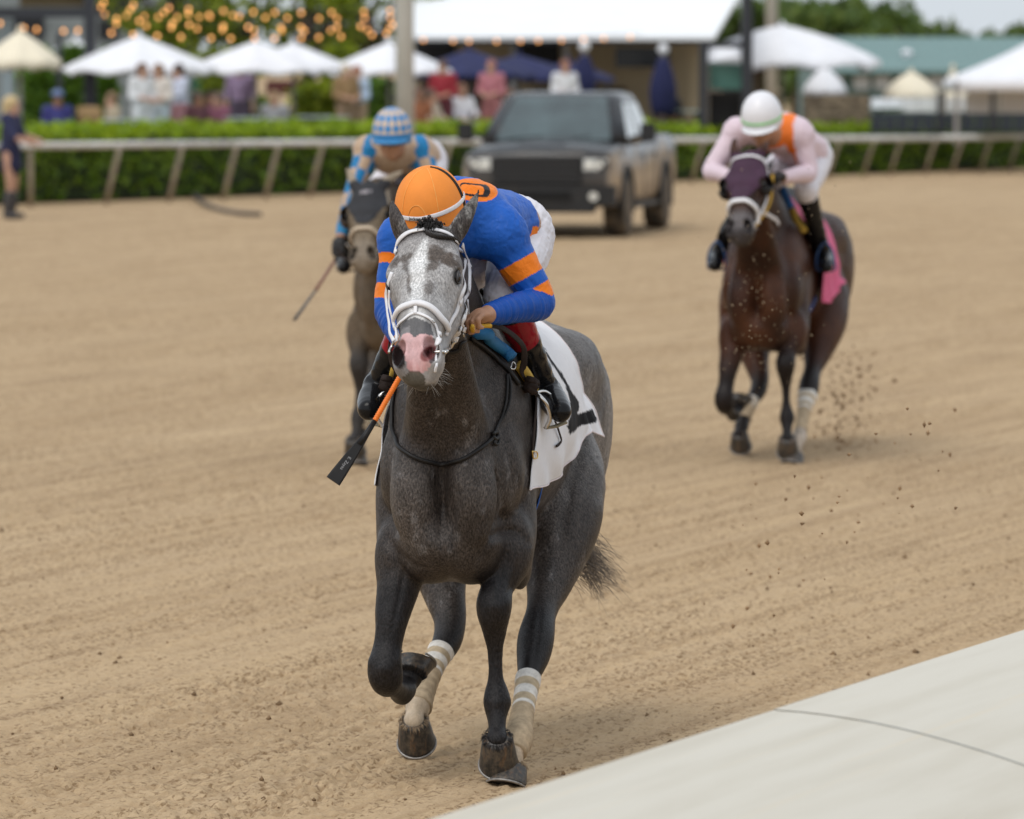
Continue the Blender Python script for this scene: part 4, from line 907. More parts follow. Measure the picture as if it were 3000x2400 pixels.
from mathutils.bvhtree import BVHTree
def bvh_of(B, v, f): B.bvh = BVHTree.FromPolygons([Vector(x) for x in v], [tuple(int(i) for i in q) for q in f])
def proj_b(B, p, off=0.0):
    """nearest points on the built surface, lifted by off, with outward normals"""
    out, nr = [], []
    for x in np.asarray(p, float):
        c, n, i, d = B.bvh.find_nearest(Vector(x)); n = np.array(n); out.append(np.array(c) + n * off); nr.append(n)
    return np.array(out), np.array(nr)
def depth_b(B, p):
    """signed distance to the built surface"""
    r = []
    for x in np.asarray(p, float):
        c, n, i, d = B.bvh.find_nearest(Vector(x)); s = (Vector(x) - c).dot(n); r.append(d if s > 0 else -d)
    return np.array(r)
def trace(B, fr, px, py, y0, y1, off=.0):
    """first point of a body met along a sight line of the photograph, in the body's own frame (nearest miss if none)"""
    d = ray(px, py); d = d / d[1]; a = fr.loc(V(0, 0, CAM_H) + y0 * d); b = fr.loc(V(0, 0, CAM_H) + y1 * d)
    c, n, i, t = B.bvh.ray_cast(Vector(a), Vector(nrm(b - a)), float(np.linalg.norm(b - a)))
    if c is not None: return np.array(c)
    best = None
    for u in np.linspace(0, 1, 60):
        p = a + (b - a) * u; q, n, i, dd = B.bvh.find_nearest(Vector(p))
        if best is None or dd < best[0]: best = (dd, p)
    return best[1]
def on_body(B, fr, px_pts, y0, y1, off=.004, n=6):
    p = np.array([trace(B, fr, x, y, y0, y1) for x, y in px_pts]); p = catmull(p, n)
    q, nr = proj_b(B, p, off); k = np.ones(3) / 3
    for _ in range(2):
        nr[1:-1] = nr[1:-1] * .5 + .25 * (nr[:-2] + nr[2:]); q[1:-1] = q[1:-1] * .5 + .25 * (q[:-2] + q[2:])
    return q, nr / (np.linalg.norm(nr, axis=1)[:, None] + 1e-9)
def ribbon(mb, p, nr, w, th, k=2):
    T = np.gradient(p, axis=0); T /= np.linalg.norm(T, axis=1)[:, None] + 1e-9
    s = np.cross(nr, T); s /= np.linalg.norm(s, axis=1)[:, None] + 1e-9
    prof = [(-1, -.6), (-.86, .7), (-.3, 1), (.3, 1), (.86, .7), (1, -.6)]
    w = np.broadcast_to(np.asarray(w, float), (len(p),))
    rings = [np.array([p[i] + s[i] * a * w[i] / 2 + nr[i] * b * th / 2 for a, b in prof]) for i in range(len(p))]
    return mb.loft(rings)
def strap(name, B, fr, px_pts, y0, y1, w, th, mat, parent, off=.004, n=6, smooth=True):
    p, nr = on_body(B, fr, px_pts, y0, y1, off, n)
    return ribbon(MB(), p, nr, w, th).build(name, mat, parent, smooth)
# ------------------------------------------------------------------ pickup truck
def make_truck():
    FT = Frame((.33, 75.0, 0), math.radians(9.3)); FT.R = np.array([[math.cos(FT.y), math.sin(FT.y), 0], [-math.sin(FT.y), math.cos(FT.y), 0], [0, 0, 1]])
    root = empty('pickup_truck', (0, 0, 0), 0, 'black pickup truck with dusty tan sides driving by the hedge', 'truck'); FT.place(root); root.scale = (1.035, 1.035, 1.0)
    m, nt, b = new_mat('dusty_black_paint'); tc = nt.nodes.new('ShaderNodeTexCoord'); sx = nt.nodes.new('ShaderNodeSeparateXYZ'); nt.links.new(tc.outputs['Object'], sx.inputs[0])
    n = noise_tex(nt, 2.2, 5, .65); h = math_n(nt, 'ADD', math_n(nt, 'MULTIPLY', sx.outputs['Z'], -1.25), math_n(nt, 'MULTIPLY', n, 1.5)); side = math_n(nt, 'MULTIPLY', math_n(nt, 'SUBTRACT', math_n(nt, 'ABSOLUTE', sx.outputs['X']), .86), 9)
    f = math_n(nt, 'MULTIPLY', ramp(nt, math_n(nt, 'ADD', h, .88), [(.10, 0), (.55, .95)]), ramp(nt, side, [(.2, .12), (.9, 1)])); f = math_n(nt, 'MAXIMUM', f, ramp(nt, n, [(.3, .0), (.8, .06)]))
    nt.links.new(mixc(nt, f, (.007, .010, .015), (.42, .31, .20)), b.inputs['Base Color']); nt.links.new(math_n(nt, 'ADD', math_n(nt, 'MULTIPLY', f, .5), .24), b.inputs['Roughness']); b.inputs['Specular IOR Level'].default_value = .35; b.inputs['Coat Weight'].default_value = .25; b.inputs['Coat Roughness'].default_value = .12
    PAINT = m; BLK = pm('truck_black', (.012, .012, .013), .55, dirt=((.12, .09, .06), .2, 5)); GL = pm('truck_glass', (.045, .07, .074), .08, coat=1, scale=2, var=.4); CH = pm('dull_chrome', (.45, .46, .47), .3, .9); LENS = pm('headlight_lens', (.62, .62, .58), .12, coat=1); TY = pm('tyre', (.03, .028, .026), .9, dirt=((.25, .18, .11), .8, 6))
    def section(y, top, hw, bot, crown=.05):
        pr = [(-.90 * hw, bot), (-.985 * hw, bot + .12), (-1.0 * hw, bot + .35), (-.995 * hw, top - .22), (-.965 * hw, top - .08), (-.90 * hw, top - .01), (-.55 * hw, top + crown * .6), (0, top + crown)]
        pr = pr + [(-x, z) for x, z in pr[-2::-1]]; return np.array([(x, y, z) for x, z in pr])
    S_ = [section(*a) for a in ((.02, 1.02, .90, .52, .03), (.06, 1.10, .95, .46, .05), (.16, 1.15, .985, .42, .07), (.5, 1.19, 1.01, .40, .08), (1.0, 1.225, 1.02, .40, .07), (1.45, 1.25, 1.02, .40, .03), (2.4, 1.25, 1.02, .40, .0), (3.75, 1.27, 1.02, .40, .0), (3.80, 1.29, 1.015, .44, 0), (5.7, 1.31, 1.015, .46, 0), (5.84, 1.29, .98, .52, 0))]
    MB().loft(S_).build('body', PAINT, root, True)
    def gh(y0, y1, z, hw): return np.array([(-hw, y1, z), (-hw, y0 + .06, z), (-hw * .82, y0, z), (hw * .82, y0, z), (hw, y0 + .06, z), (hw, y1, z)])
    MB().loft([gh(1.30, 3.72, 1.23, .955), gh(1.62, 3.64, 1.52, .87), gh(1.98, 3.50, 1.80, .765), gh(2.10, 3.42, 1.88, .72), gh(2.35, 3.2, 1.915, .58)]).build('cab', PAINT, root, True, 0)
    def pane(name, q, off, par=root):
        q = np.array(q, float); n_ = nrm(np.cross(q[1] - q[0], q[2] - q[0])); c = q.mean(0); n_ = n_ if n_ @ (c - V(0, 2.6, 1.2)) > 0 else -n_
        a = q + n_ * off; bb = q - n_ * .01; return MB().loft([bb, a]).build(name, GL, par)
    f_ = lambda z: np.interp(z, [1.23, 1.52, 1.80, 1.88], [1.30, 1.62, 1.98, 2.10]); w_ = lambda z: np.interp(z, [1.23, 1.52, 1.80, 1.88], [.955, .87, .765, .72])
    wr = [np.array([(x, f_(z) - o, z + o * .6) for z in (1.27, 1.40, 1.52, 1.66, 1.80, 1.845)] ) for x, o in ((-1, .016), (1, .016), (1, -.02), (-1, -.02))]
    hw_ = np.array([w_(z) * .80 for z in (1.27, 1.40, 1.52, 1.66, 1.80, 1.845)]); wr = [r * np.column_stack([hw_, np.ones(6), np.ones(6)]) for r in wr]
    MB().loft([np.array([r[i] for r in wr]) for i in range(6)]).build('windshield', GL, root)
    for s in (-1, 1):
        for y0, y1 in ((1.0, 1.45), (1.5, 2.0)):
            pass
        pane('side_window', [(s * w_(1.30), f_(1.30) + .14, 1.30), (s * w_(1.30), 2.52, 1.30), (s * w_(1.76), 2.46, 1.76), (s * w_(1.76), f_(1.76) + .16, 1.76)], .012)
        pane('side_window', [(s * w_(1.30), 2.62, 1.30), (s * w_(1.30), 3.58, 1.30), (s * w_(1.76), 3.46, 1.76), (s * w_(1.76), 2.56, 1.76)], .012)
        mm = MB().box((s * 1.20, 1.62, 1.38), (.20, .10, .25)).build('mirror', BLK, root, False, .02); MB().tube(np.array([(s * .97, 1.66, 1.30), (s * 1.12, 1.64, 1.34)]), .025, 6).build('mirror_arm', BLK, mm)
        hl = MB().loft([np.array([(s * .60, .035, .90), (s * .86, .075, .90), (s * .90, .085, 1.05), (s * .60, .045, 1.05)]), np.array([(s * .60, -.010, .90), (s * .86, .03, .90), (s * .90, .05, 1.05), (s * .60, .0, 1.05)])]).build('headlight', LENS, root)
        for k in (-1, 1): MB().lathe((s * (.74 + k * .065), -.0, .975), [(.045, 0), (.045, .02)], 14, R=np.array([[1, 0, 0], [0, 0, -1], [0, 1, 0]])).build('lamp', pm('lamp_core', (.75, .74, .68), .2), hl)
        MB().lathe((s * .74, -.085, .56), [(.06, 0), (.06, .02)], 14, R=np.array([[1, 0, 0], [0, 0, -1], [0, 1, 0]])).build('fog_light', LENS, root)
        for y in (2.55, 3.62): MB().box((s * 1.022, y, .86), (.006, .012, .72)).build('door_gap', BLK, root)
        for y in (2.42, 3.48): MB().box((s * 1.035, y, 1.06), (.03, .16, .035)).build('door_handle', BLK, root, False, .006)
        MB().box((s * 1.0, 2.6, .40), (.14, 2.2, .06)).build('side_step', BLK, root, False, .015)
        for y in (.98, 4.62):
            a = np.linspace(-.25, math.pi + .25, 22); arc = np.array([(s * 1.022, y - .50 * math.cos(t), .44 + .50 * math.sin(t)) for t in a])
            MB().add(np.vstack([arc, arc * V(0, 1, 1) + V(s * .80, 0, 0), [(s * 1.022, y, .36)]]), [(i, i + 1, 44) for i in range(21)]).build('wheel_well', pm('well_black', (.006, .006, .006), .95), root); MB().tube(arc, .035, 7).build('fender_flare', BLK, root, True)
            R = np.array([[0, 0, 1], [1, 0, 0], [0, 1, 0]], float); wl = MB().lathe((s * .90, y, .40), [(.25, -.13), (.36, -.145), (.398, -.11), (.40, 0), (.398, .11), (.36, .145), (.25, .14)], 28, R).build('wheel', TY, root, True)
            MB().lathe((s * (.90 + .125), y, .40), [(.24, -.01 * s), (.245, .012 * s), (.17, -.015 * s), (.06, .01 * s)], 20, R).build('rim', CH, wl, True)
    gr = MB().box((0, .015, .90), (1.16, .10, .38)).build('grille', BLK, root, False, .02)
    for z in (.76, .82, .88, .94, 1.0, 1.06): MB().box((0, -.042, z), (1.08, .025, .018)).build('grille_bar', pm('grille_dark', (.03, .03, .032), .4), gr)
    MB().loft([np.array([(x, -.10 + .13 * (abs(x) / 1.0) ** 3, z) for x in np.linspace(-1.0, 1.0, 13)] + [(x, .2, z) for x in np.linspace(1.0, -1.0, 13)]) for z in (.44, .47, .66, .70)]).build('bumper', BLK, root)
    MB().box((0, .02, .40), (1.5, .2, .12)).build('air_dam', BLK, root, False, .02); MB().box((0, -.115, .57), (.9, .02, .10)).build('bumper_intake', pm('well_black', (.006, .006, .006), .95), root)
    MB().box((0, 4.78, 1.30), (1.66, 1.86, .05)).build('bed_cover', BLK, root, False, .01); MB().tube(np.array([(.55, 2.3, 1.9), (.55, 2.42, 2.02)]), .01, 5).build('antenna', BLK, root)
    hc = MB().loft([np.array([(-.32, .35, 1.225), (.32, .35, 1.225), (.36, 1.2, 1.27), (-.36, 1.2, 1.27)]), np.array([(-.28, .42, 1.275), (.28, .42, 1.275), (.30, 1.15, 1.315), (-.30, 1.15, 1.315)])]).build('hood_bulge', PAINT, root)
    wp = MB(); [wp.tube(np.array([(x, 1.33, 1.29), (x + .45, 1.38, 1.33)]), .008, 5) for x in (-.6, .05)]; wp.build('wiper', BLK, root)
    for s in (-.35, .35): MB().sphere((s, 2.45, 1.42), (.16, .12, .22), 10, 8).build('headrest', BLK, root, True)
make_truck()
# ------------------------------------------------------------------ riders
def body_axes(J):
    ax = nrm(J['chest'] - J['pelvis']); lat = J['shR'] - J['shL']; lat = nrm(lat - ax * (lat @ ax)); return lat, ax, np.cross(lat, ax)
def torso_prims(B, J, g=0.0):
    lat, ax, nm = body_axes(J); R = np.array([lat, ax, nm]); c, p = J['chest'], J['pelvis']
    B.ell(c, V(.165 + g, .17 + g, .115 + g), R, k=.06)
    B.ell(c * .5 + p * .5, V(.14 + g, .18 + g, .105 + g), R, k=.08)
    B.ell(p * .85 + c * .15, V(.150 + g, .13 + g, .112 + g), R, k=.08)
    for s in 'LR': B.ell(J['sh' + s], V(.066, .072, .068) + g, R, k=.06)
    B.cap(J['shL'], J['shR'], .06 + g, .06 + g, k=.06)
    B.cap(c, J['neck'], .07 + g, .055 + g, k=.05)
def arm_prims(B, J, s, g=0.0, cut=1.0, k=.04):
    a, e, w = J['sh' + s], J['el' + s], J['wr' + s]; w2 = e + (w - e) * cut
    B.chain([a, a * .5 + e * .5 + V(0, .005, 0), e, e * .6 + w2 * .4, w2], [.060 + g, .053 + g, .042 + g, .042 + g, .029 + g], k=k, n=4)
def leg_prims(B, J, s, g=0.0):
    hp, kn, an = J['hip' + s], J['kn' + s], J['an' + s]
    B.chain([hp, hp * .55 + kn * .45, kn], [.095 + g, .085 + g, .060 + g], k=.05, n=4)
def shin_prims(B, J, s, g=0.0, foot=True, c0=0.0):
    kn, an, to = J['kn' + s], J['an' + s], J['toe' + s]; k0 = kn + (an - kn) * c0
    B.chain([k0, kn * .62 + an * .38, an], [.054 + g, .048 + g, .034 + g], k=.03, n=4)
    if foot:
        d = nrm(to - an); heel = an + (an - kn) * .10 - d * .02
        B.chain([heel, an * .5 + to * .5 + nrm(an - kn) * .025, to], [.036 + g, .038 + g, .030 + g], k=.03, n=4)
def hand_prims(B, J, s, g=0.0, curl=None):
    w, h = J['wr' + s], J['ha' + s]; d = nrm(h - w); dn = nrm(J.get('curl' + s, V(0, 0, -1))); dn = nrm(dn - d * (dn @ d)); sd = np.cross(d, dn)
    c = w + d * .055; R = np.array([d, sd, dn])
    B.cap(w - d * .02, c, .025 + g, .026 + g, k=.02)
    B.ell(c, V(.047, .040, .020) + g, R, k=.012)
    for i, o in enumerate((-.030, -.010, .010, .029)):
        L = (.034, .040, .038, .030)[i]; b = c + d * .036 + sd * o
        p1 = b + d * L * .75 + dn * L * .35; p2 = p1 + dn * L * .8 - d * L * .15; p3 = p2 - d * L * .55 + dn * L * .1
        B.cap(b, p1, .0100 + g, .0092 + g, k=.006); B.cap(p1, p2, .0092 + g, .0084 + g, k=.004); B.cap(p2, p3, .0084 + g, .0075 + g, k=.004)
    b = c - d * .015 + sd * -.034; p1 = b + d * .032 - sd * .010 + dn * .018; p2 = p1 + d * .028 + sd * .012 + dn * .012
    B.cap(b, p1, .0125 + g, .0105 + g, k=.012); B.cap(p1, p2, .0105 + g, .0085 + g, k=.006)
def head_axes(J):
    u = nrm(J['hup']); f = nrm(J['hfw'] - u * (J['hfw'] @ u)); return np.cross(u, f), f, u
def head_prims(B, J):
    x, f, u = head_axes(J); R = np.array([x, f, u]); c = J['head']; q = lambda a, b, d: c + x * a + f * b + u * d
    B.ell(q(0, -.005, .02), V(.078, .098, .105), R, k=.03)
    B.ell(q(0, .03, -.075), V(.060, .062, .062), R, k=.04)          # face
    B.ell(q(0, .062, -.125), V(.030, .026, .022), R, k=.03)         # chin
    B.cap(q(0, .090, -.022), q(0, .110, -.068), .010, .014, k=.014)  # nose
    for s in (-1, 1):
        B.ell(q(s * .014, .1, -.07), V(.010, .012, .008), R, k=.008)
        B.cap(q(s * .014, .086, -.018), q(s * .05, .068, -.018), .010, .009, k=.012)
        B.ell(q(s * .033, .090, -.036), V(.016, .012, .010), R, k=.008, op='s')
        B.ell(q(s * .04, .065, -.066), V(.024, .022, .02), R, k=.02)
        B.ell(q(s * .079, -.01, -.035), V(.010, .020, .031), R, k=.008)
    B.cap(q(-.018, .090, -.092), q(.018, .090, -.092), .0075, .0075, k=.008)
    B.cap(q(-.017, .089, -.103), q(.017, .089, -.103), .0085, .0085, k=.008)
    B.cap(q(-.022, .100, -.0975), q(.022, .100, -.0975), .0025, .0025, k=.004, op='s')
    B.cap(q(0, -.03, -.07), J['neck'], .058, .062, k=.04)
def rider_body(J, legs=True):
    B = Body(); torso_prims(B, J); head_prims(B, J)
    for s in 'LR':
        arm_prims(B, J, s); hand_prims(B, J, s)
        leg_prims(B, J, s, -.012); shin_prims(B, J, s, -.012)
    return B
def dressed(name, prims, h, mat, parent, off, disp=None, colf=None, fr=None):
    B = Body(); prims(B); v, f = B.mesh(h, off=off)
    if disp is not None:
        nr = vert_normals(v, f); v = v + nr * disp(v)[:, None]
    o = np_mesh(name, v, f, mat, parent)
    if colf is not None: set_attr(o, 'col', colf(v, vert_normals(v, f)))
    return o, B
def attr_mat(name, rough=.45, sheen=.0, weave=900, spec=.4, bmp=.15, creases=False, var=.025, coat=0):
    if name in MATS: return MATS[name]
    m, nt, b = new_mat(name); at = nt.nodes.new('ShaderNodeAttribute'); at.attribute_name = 'col'
    n = ramp(nt, noise_tex(nt, 40, 4), [(.3, 1 - var), (.7, 1 + var)])
    nt.links.new(mixc(nt, 1.0, at.outputs['Color'], n, 'MULTIPLY'), b.inputs['Base Color'])
    b.inputs['Roughness'].default_value = rough; b.inputs['Sheen Weight'].default_value = sheen; b.inputs['Specular IOR Level'].default_value = spec
    b.inputs['Coat Weight'].default_value = coat
    hgt = math_n(nt, 'MULTIPLY', noise_tex(nt, weave, 2), .12)
    if creases:
        for sx, rt in (((3, 26, 18), (.3, .2, .9)), ((24, 4, 20), (.2, .5, .3))):
            tc = nt.nodes.new('ShaderNodeTexCoord'); mp = nt.nodes.new('ShaderNodeMapping'); mp.inputs['Rotation'].default_value = rt; nt.links.new(tc.outputs['Object'], mp.inputs[0])
            n_ = noise_tex(nt, 1, 2, .5, vec=mp.outputs[0], stretch=sx, dist=.6); w_ = math_n(nt, 'ABSOLUTE', math_n(nt, 'SUBTRACT', n_, .5)); hgt = math_n(nt, 'ADD', hgt, math_n(nt, 'MULTIPLY', ramp(nt, w_, [(0, 0), (.10, 1)]), .45))
    bump(nt, b, hgt, bmp * (1.3 if creases else 1), .005 if creases else .001)
    MATS[name] = m; return m

def folds(v, d, freq, amp, seed, squash=6.0):
    """cloth folds that run along direction d"""
    d = nrm(d); a = nrm(np.cross(d, V(.3, .2, 1))); b = np.cross(d, a)
    w = np.column_stack([v @ a * freq, v @ b * freq, v @ d * freq / squash])
    w = w + (fbm(v * 9, 2, seed + 50)[:, None] - .5) * 1.2
    n = fbm(w, 2, seed); return amp * (1 - 2 * np.abs(n - .5) * 2.2)

def helmet(J, parent, mats, size=(.118, .142, .150), peak=True, colf=None, name='helmet', band=True):
    x, f, u = head_axes(J); c = J['helm']; q = lambda a, b, d: c + x * a + f * b + u * d
    K = 48; rings = []; a = np.linspace(0, 2 * math.pi, K, endpoint=False)
    prof = [(.93, -.060), (.985, -.045), (1.0, -.02), (1.0, 0)] + [(math.cos(t) ** .92, math.sin(t)) for t in np.linspace(.08, math.pi / 2 - .03, 16)]
    for r, z in prof:
        zz = z * (size[2] if z > 0 else 1.0)
        rings.append(np.array([q(size[0] * r * math.cos(t), size[1] * r * math.sin(t), zz) for t in a]))
    o = MB().loft(rings).build(name, mats['shell'], parent, True)
    if colf is not None:
        v = np.array([p.co for p in o.data.vertices]); d = v - c
        set_attr(o, 'col', colf(np.arctan2(d @ x / size[0], d @ f / size[1]), d @ u / size[2]))
    if peak:
        mb = MB(); rr = []
        for t in np.linspace(-1.0, 1.0, 17):
            th = math.pi / 2 + t * 1.05; e = .052 * math.cos(t * 1.35)
            i0 = q(size[0] * .97 * math.cos(th), size[1] * .97 * math.sin(th), -.022); i1 = q((size[0] + e * .6) * math.cos(th), (size[1] + e) * math.sin(th), -.040)
            rr.append(np.array([i0, i1, i1 - u * .004, i0 - u * .006]))
        mb.loft(rr); mb.build('peak', mats['peak'], o, True)
    return o
def dome_curve(J, size, pts, off=.0015):
    """pts: (azimuth from the front, height 0..1) on the helmet dome"""
    x, f, u = head_axes(J); out = []; nr = []
    for az, z in pts:
        r = max(0, math.cos(math.asin(min(1, z)))) ** .92; d = V(size[0] * r * math.sin(az), size[1] * r * math.cos(az), size[2] * z)
        n = nrm(V(d[0] / size[0] ** 2, d[1] / size[1] ** 2, d[2] / size[2] ** 2)); M = np.column_stack([x, f, u])
        out.append(J['helm'] + M @ (d + n * off)); nr.append(M @ n)
    return np.array(out), np.array(nr)

def text_mesh(txt, size, bold=.0):
    cu = bpy.data.curves.new('t', 'FONT'); cu.body = txt; cu.size = size; cu.align_x = 'CENTER'; cu.align_y = 'CENTER'; cu.offset = bold; cu.resolution_u = 3
    o = bpy.data.objects.new('t', cu); COL.objects.link(o); dg = bpy.context.evaluated_depsgraph_get(); dg.update()
    me = bpy.data.meshes.new_from_object(o.evaluated_get(dg)); bpy.data.objects.remove(o); bpy.data.curves.remove(cu)
    bm = bmesh.new(); bm.from_mesh(me); bmesh.ops.triangulate(bm, faces=bm.faces); bm.to_mesh(me); bm.free()
    return me
def text_on(name, txt, size, mapf, mat, parent, bold=0.0):
    me = text_mesh(txt, size, bold)
    for v in me.vertices: v.co = Vector(mapf(v.co.x, v.co.y))
    me.name = name; me.materials.clear(); return link_mesh(name, me, mat, parent)

SKIN = lambda: pm('skin', (.42, .22, .13), .5, var=.10, scale=30, bmp=.1, bscale=300, bdist=.001)
def glove_cut(B): return B

def rider(fr, J, spec):
    """a jockey: one continuous body with silks, breeches, boots and helmet over it"""
    B = rider_body(J); h = spec.get('h', .006)
    v, f = B.mesh(h); body = np_mesh('person', v, f, spec['skin']); fr.place(body)
    tag(body, spec['label'], 'jockey', 'jockeys riding the horses')
    lat, ax, nm = body_axes(J); hem = J['chest'] * (1 - spec.get('hem', .78)) + J['pelvis'] * spec.get('hem', .78)
    def silks(b):
        torso_prims(b, J)
        for s in 'LR': arm_prims(b, J, s, cut=spec.get('cuff', .97))
        b.plane_cut(hem, -ax, .006)
    def sdisp(vv):
        t = folds(vv, ax * .8 + lat * .45, 20, .0030, 3, 22) + folds(vv, ax * .6 + lat * .6, 52, .0014, 4, 26)
        for s in 'LR':
            d, p = dist_chain(vv, [J['sh' + s], J['el' + s], J['wr' + s]]); arm = sstep(.085, .06, d)
            L1_ = np.linalg.norm(J['el' + s] - J['sh' + s])
            rings = (fbm(np.column_stack([p * 95, vv @ lat * 9, vv @ nm * 9]), 2, 8) - .5) * .009
            t = t + arm * (fbm(vv * 10, 2, 61) - .5) * .016 * sstep(L1_ + .02, L1_ - .10, p)
            ua = folds(vv, J['el' + s] - J['sh' + s] + lat * .1, 34, .003, 5, 6)
            fore = sstep(L1_ - .05, L1_ + .04, p); t = t * (1 - arm) + arm * (ua * (1 - fore) + rings * fore)
        return t
    so, sb = dressed('silks', silks, spec.get('hs', .005), spec['silk_mat'], body, .008, sdisp if spec.get('fold', True) else None, lambda vv, nn: spec['silk_col'](J, vv, nn, fr))
    def br(b):
        lat, ax, nm = body_axes(J); R = np.array([lat, ax, nm])
        b.ell(J['pelvis'], V(.152, .125, .118), R, k=.05)
        b.ell(J['pelvis'] * .6 + J['chest'] * .4, V(.13, .12, .095), R, k=.05)
        for s in 'LR': leg_prims(b, J, s); b.cap(J['kn' + s], J['kn' + s] * .8 + J['an' + s] * .2, .058, .052, k=.03)
    dressed('breeches', br, spec.get('hs', .005), spec['breech_mat'], body, .004,
            (lambda vv: folds(vv, lat + ax * .4, 34, .0026, 11, 18) + folds(vv, J['knR'] - J['hipR'], 60, .0018, 12, 16)) if spec.get('fold', True) else None)
    for s in 'LR':
        b = Body(); shin_prims(b, J, s, c0=.10); vv, ff = b.mesh(spec.get('hs', .005), off=.007)
        nr = vert_normals(vv, ff); vv = vv + nr * (folds(vv, lat, 30, .0035, 21, 3) * sstep(.12, .03, np.linalg.norm(vv - J['an' + s], axis=1)))[:, None]
        bo = np_mesh('boot', vv, ff, spec['boot_mat'], body)
        d = J['an' + s] - J['kn' + s]; t = (vv - J['kn' + s]) @ d / (d @ d)
        col = np.tile(V(.010, .010, .011), (len(vv), 1))
        if spec.get('cuff_col') is not None: col = blend(col, spec['cuff_col'], sstep(.17, .18, t) * sstep(.50, .49, t))
        set_attr(bo, 'col', col)
        if spec.get('glove'):
            gb = Body(); hand_prims(gb, J, s); gv, gf = gb.mesh(.006, off=.003); np_mesh('glove', gv, gf, spec['glove'], body)
    return body, B

def blue_silks(J, v, nn, fr):
    blue, orange = V(.013, .105, .47), V(.86, .215, .015)
    c = np.tile(blue, (len(v), 1))
    for s, bands in (('R', ((.40, .64), (.80, 1.0))), ('L', ((.27, .41), (.70, .92)))):
        d, p = dist_chain(v, [J['sh' + s], J['el' + s], J['wr' + s]]); L = np.linalg.norm(J['el' + s] - J['sh' + s]); t = p / L
        tw = (v - J['sh' + s]) @ nrm(np.cross(J['el' + s] - J['sh' + s], J['wr' + s] - J['el' + s])) * .5
        for a, b in bands: m = (t > a) & (t < b) & (d < .085); c[m] = orange
        m = (t > 1.0) & (d < .07); c[m] = V(.008, .072, .36)
    lat, ax, nm = body_axes(J)
    u = (v - J['chest']) @ ax; below = (v - J['chest']) @ nm
    hem = -np.linalg.norm(J['pelvis'] - J['chest']) * .78
    side = ((v - J['chest']) @ (nm if nm[2] < 0 else -nm)) > .02
    c[(u < hem + .045) & side] = orange
    px, py = proj(fr.wld(v)); up = nn @ (nm if nm[2] > 0 else -nm) > .1
    e = np.sqrt(((px - 1392) / 66) ** 2 + ((py - 557 - .10 * (px - 1392)) / 34) ** 2); patch = (e < 1) & up; c[patch] = orange
    # black open letter on the orange patch
    qx, qy = px - 1396, py - 557 - .10 * (px - 1392)
    ro = np.maximum(np.abs(qx + 6) - 30, 0) ** 2 / 16 ** 2 + qy ** 2 / 19 ** 2; ri = np.maximum(np.abs(qx + 12) - 24, 0) ** 2 / 10 ** 2 + (qy + 1) ** 2 / 13.5 ** 2
    c[patch & (ro < 1) & (ri > 1)] = V(.012, .010, .012)
    return c

def jockey_1():
    J = dict(head=L1(1258, 628, 18.80), neck=L1(1310, 672, 18.95), chest=L1(1338, 628, 19.05), pelvis=L1(1480, 672, 19.52),
             shR=L1(1468, 684, 18.98), shL=L1(1184, 704, 18.98), elR=L1(1580, 886, 18.98), elL=L1(1143, 900, 18.93), wrR=L1(1436, 920, 18.74), wrL=L1(1180, 1000, 18.74),
             haR=L1(1385, 930, 18.66), haL=L1(1215, 1040, 18.70), curlR=V(0, -.3, -1), curlL=V(.3, 0, -1),
             hipR=L1(1535, 705, 19.52), hipL=L1(1430, 705, 19.56), knR=L1(1478, 868, 19.08), knL=L1(1210, 930, 19.22), anR=L1(1594, 1125, 19.38), anL=L1(1112, 1120, 19.36),
             toeR=L1(1642, 1206, 19.22), toeL=L1(1080, 1200, 19.20), helm=L1(1262, 622, 18.76), hup=V(-.05, -.26, .96), hfw=V(-.05, -1, -.25))
    return J
# ------------------------------------------------------------------ the three horses with their riders
HOOF = None
def hoof_mat():
    m, nt, b = new_mat('hoof_horn')
    n = noise_tex(nt, 1, 3, .6, stretch=(70, 70, 9)); c = ramp(nt, n, [(.35, (.016, .015, .014)), (.55, (.042, .036, .031)), (.68, (.11, .06, .03)), (.8, (.22, .15, .09))])
    d = ramp(nt, noise_tex(nt, 60, 4), [(.45, 0), (.75, .6)]); c = mixc(nt, d, c, (.16, .12, .08))
    nt.links.new(c, b.inputs['Base Color']); b.inputs['Roughness'].default_value = .42; bump(nt, b, noise_tex(nt, 120, 3), .3, .002); return m
M_HOOF = hoof_mat()
M_SHOE = pm('horseshoe_metal', (.30, .28, .26), .5, .6, var=.3, scale=60)
M_EYE = {'eye': pm('eye_wet', (.006, .004, .003), .10, spec=.35), 'lid': pm('eyelid_skin', (.030, .027, .027), .4)}
M_WHITE_STRAP = pm('white_strap', (.78, .77, .79), .45, var=.05, bmp=.08, bscale=300, bdist=.001)
M_BLACK_LEATHER = pm('black_leather', (.012, .011, .011), .5, spec=.3, var=.2, bmp=.15, bscale=300, bdist=.001)
M_BROWN_LEATHER = pm('brown_leather', (.026, .017, .014), .75, spec=.2, var=.2, bmp=.15, bscale=200, bdist=.001)
M_STEEL = pm('steel', (.62, .60, .57), .22, 1.0, var=.1)
M_BRASS = pm('brass', (.65, .45, .15), .3, 1.0)
M_WRAP = attr_mat('bandage', .9, spec=.15, weave=200, bmp=.5, var=.22)

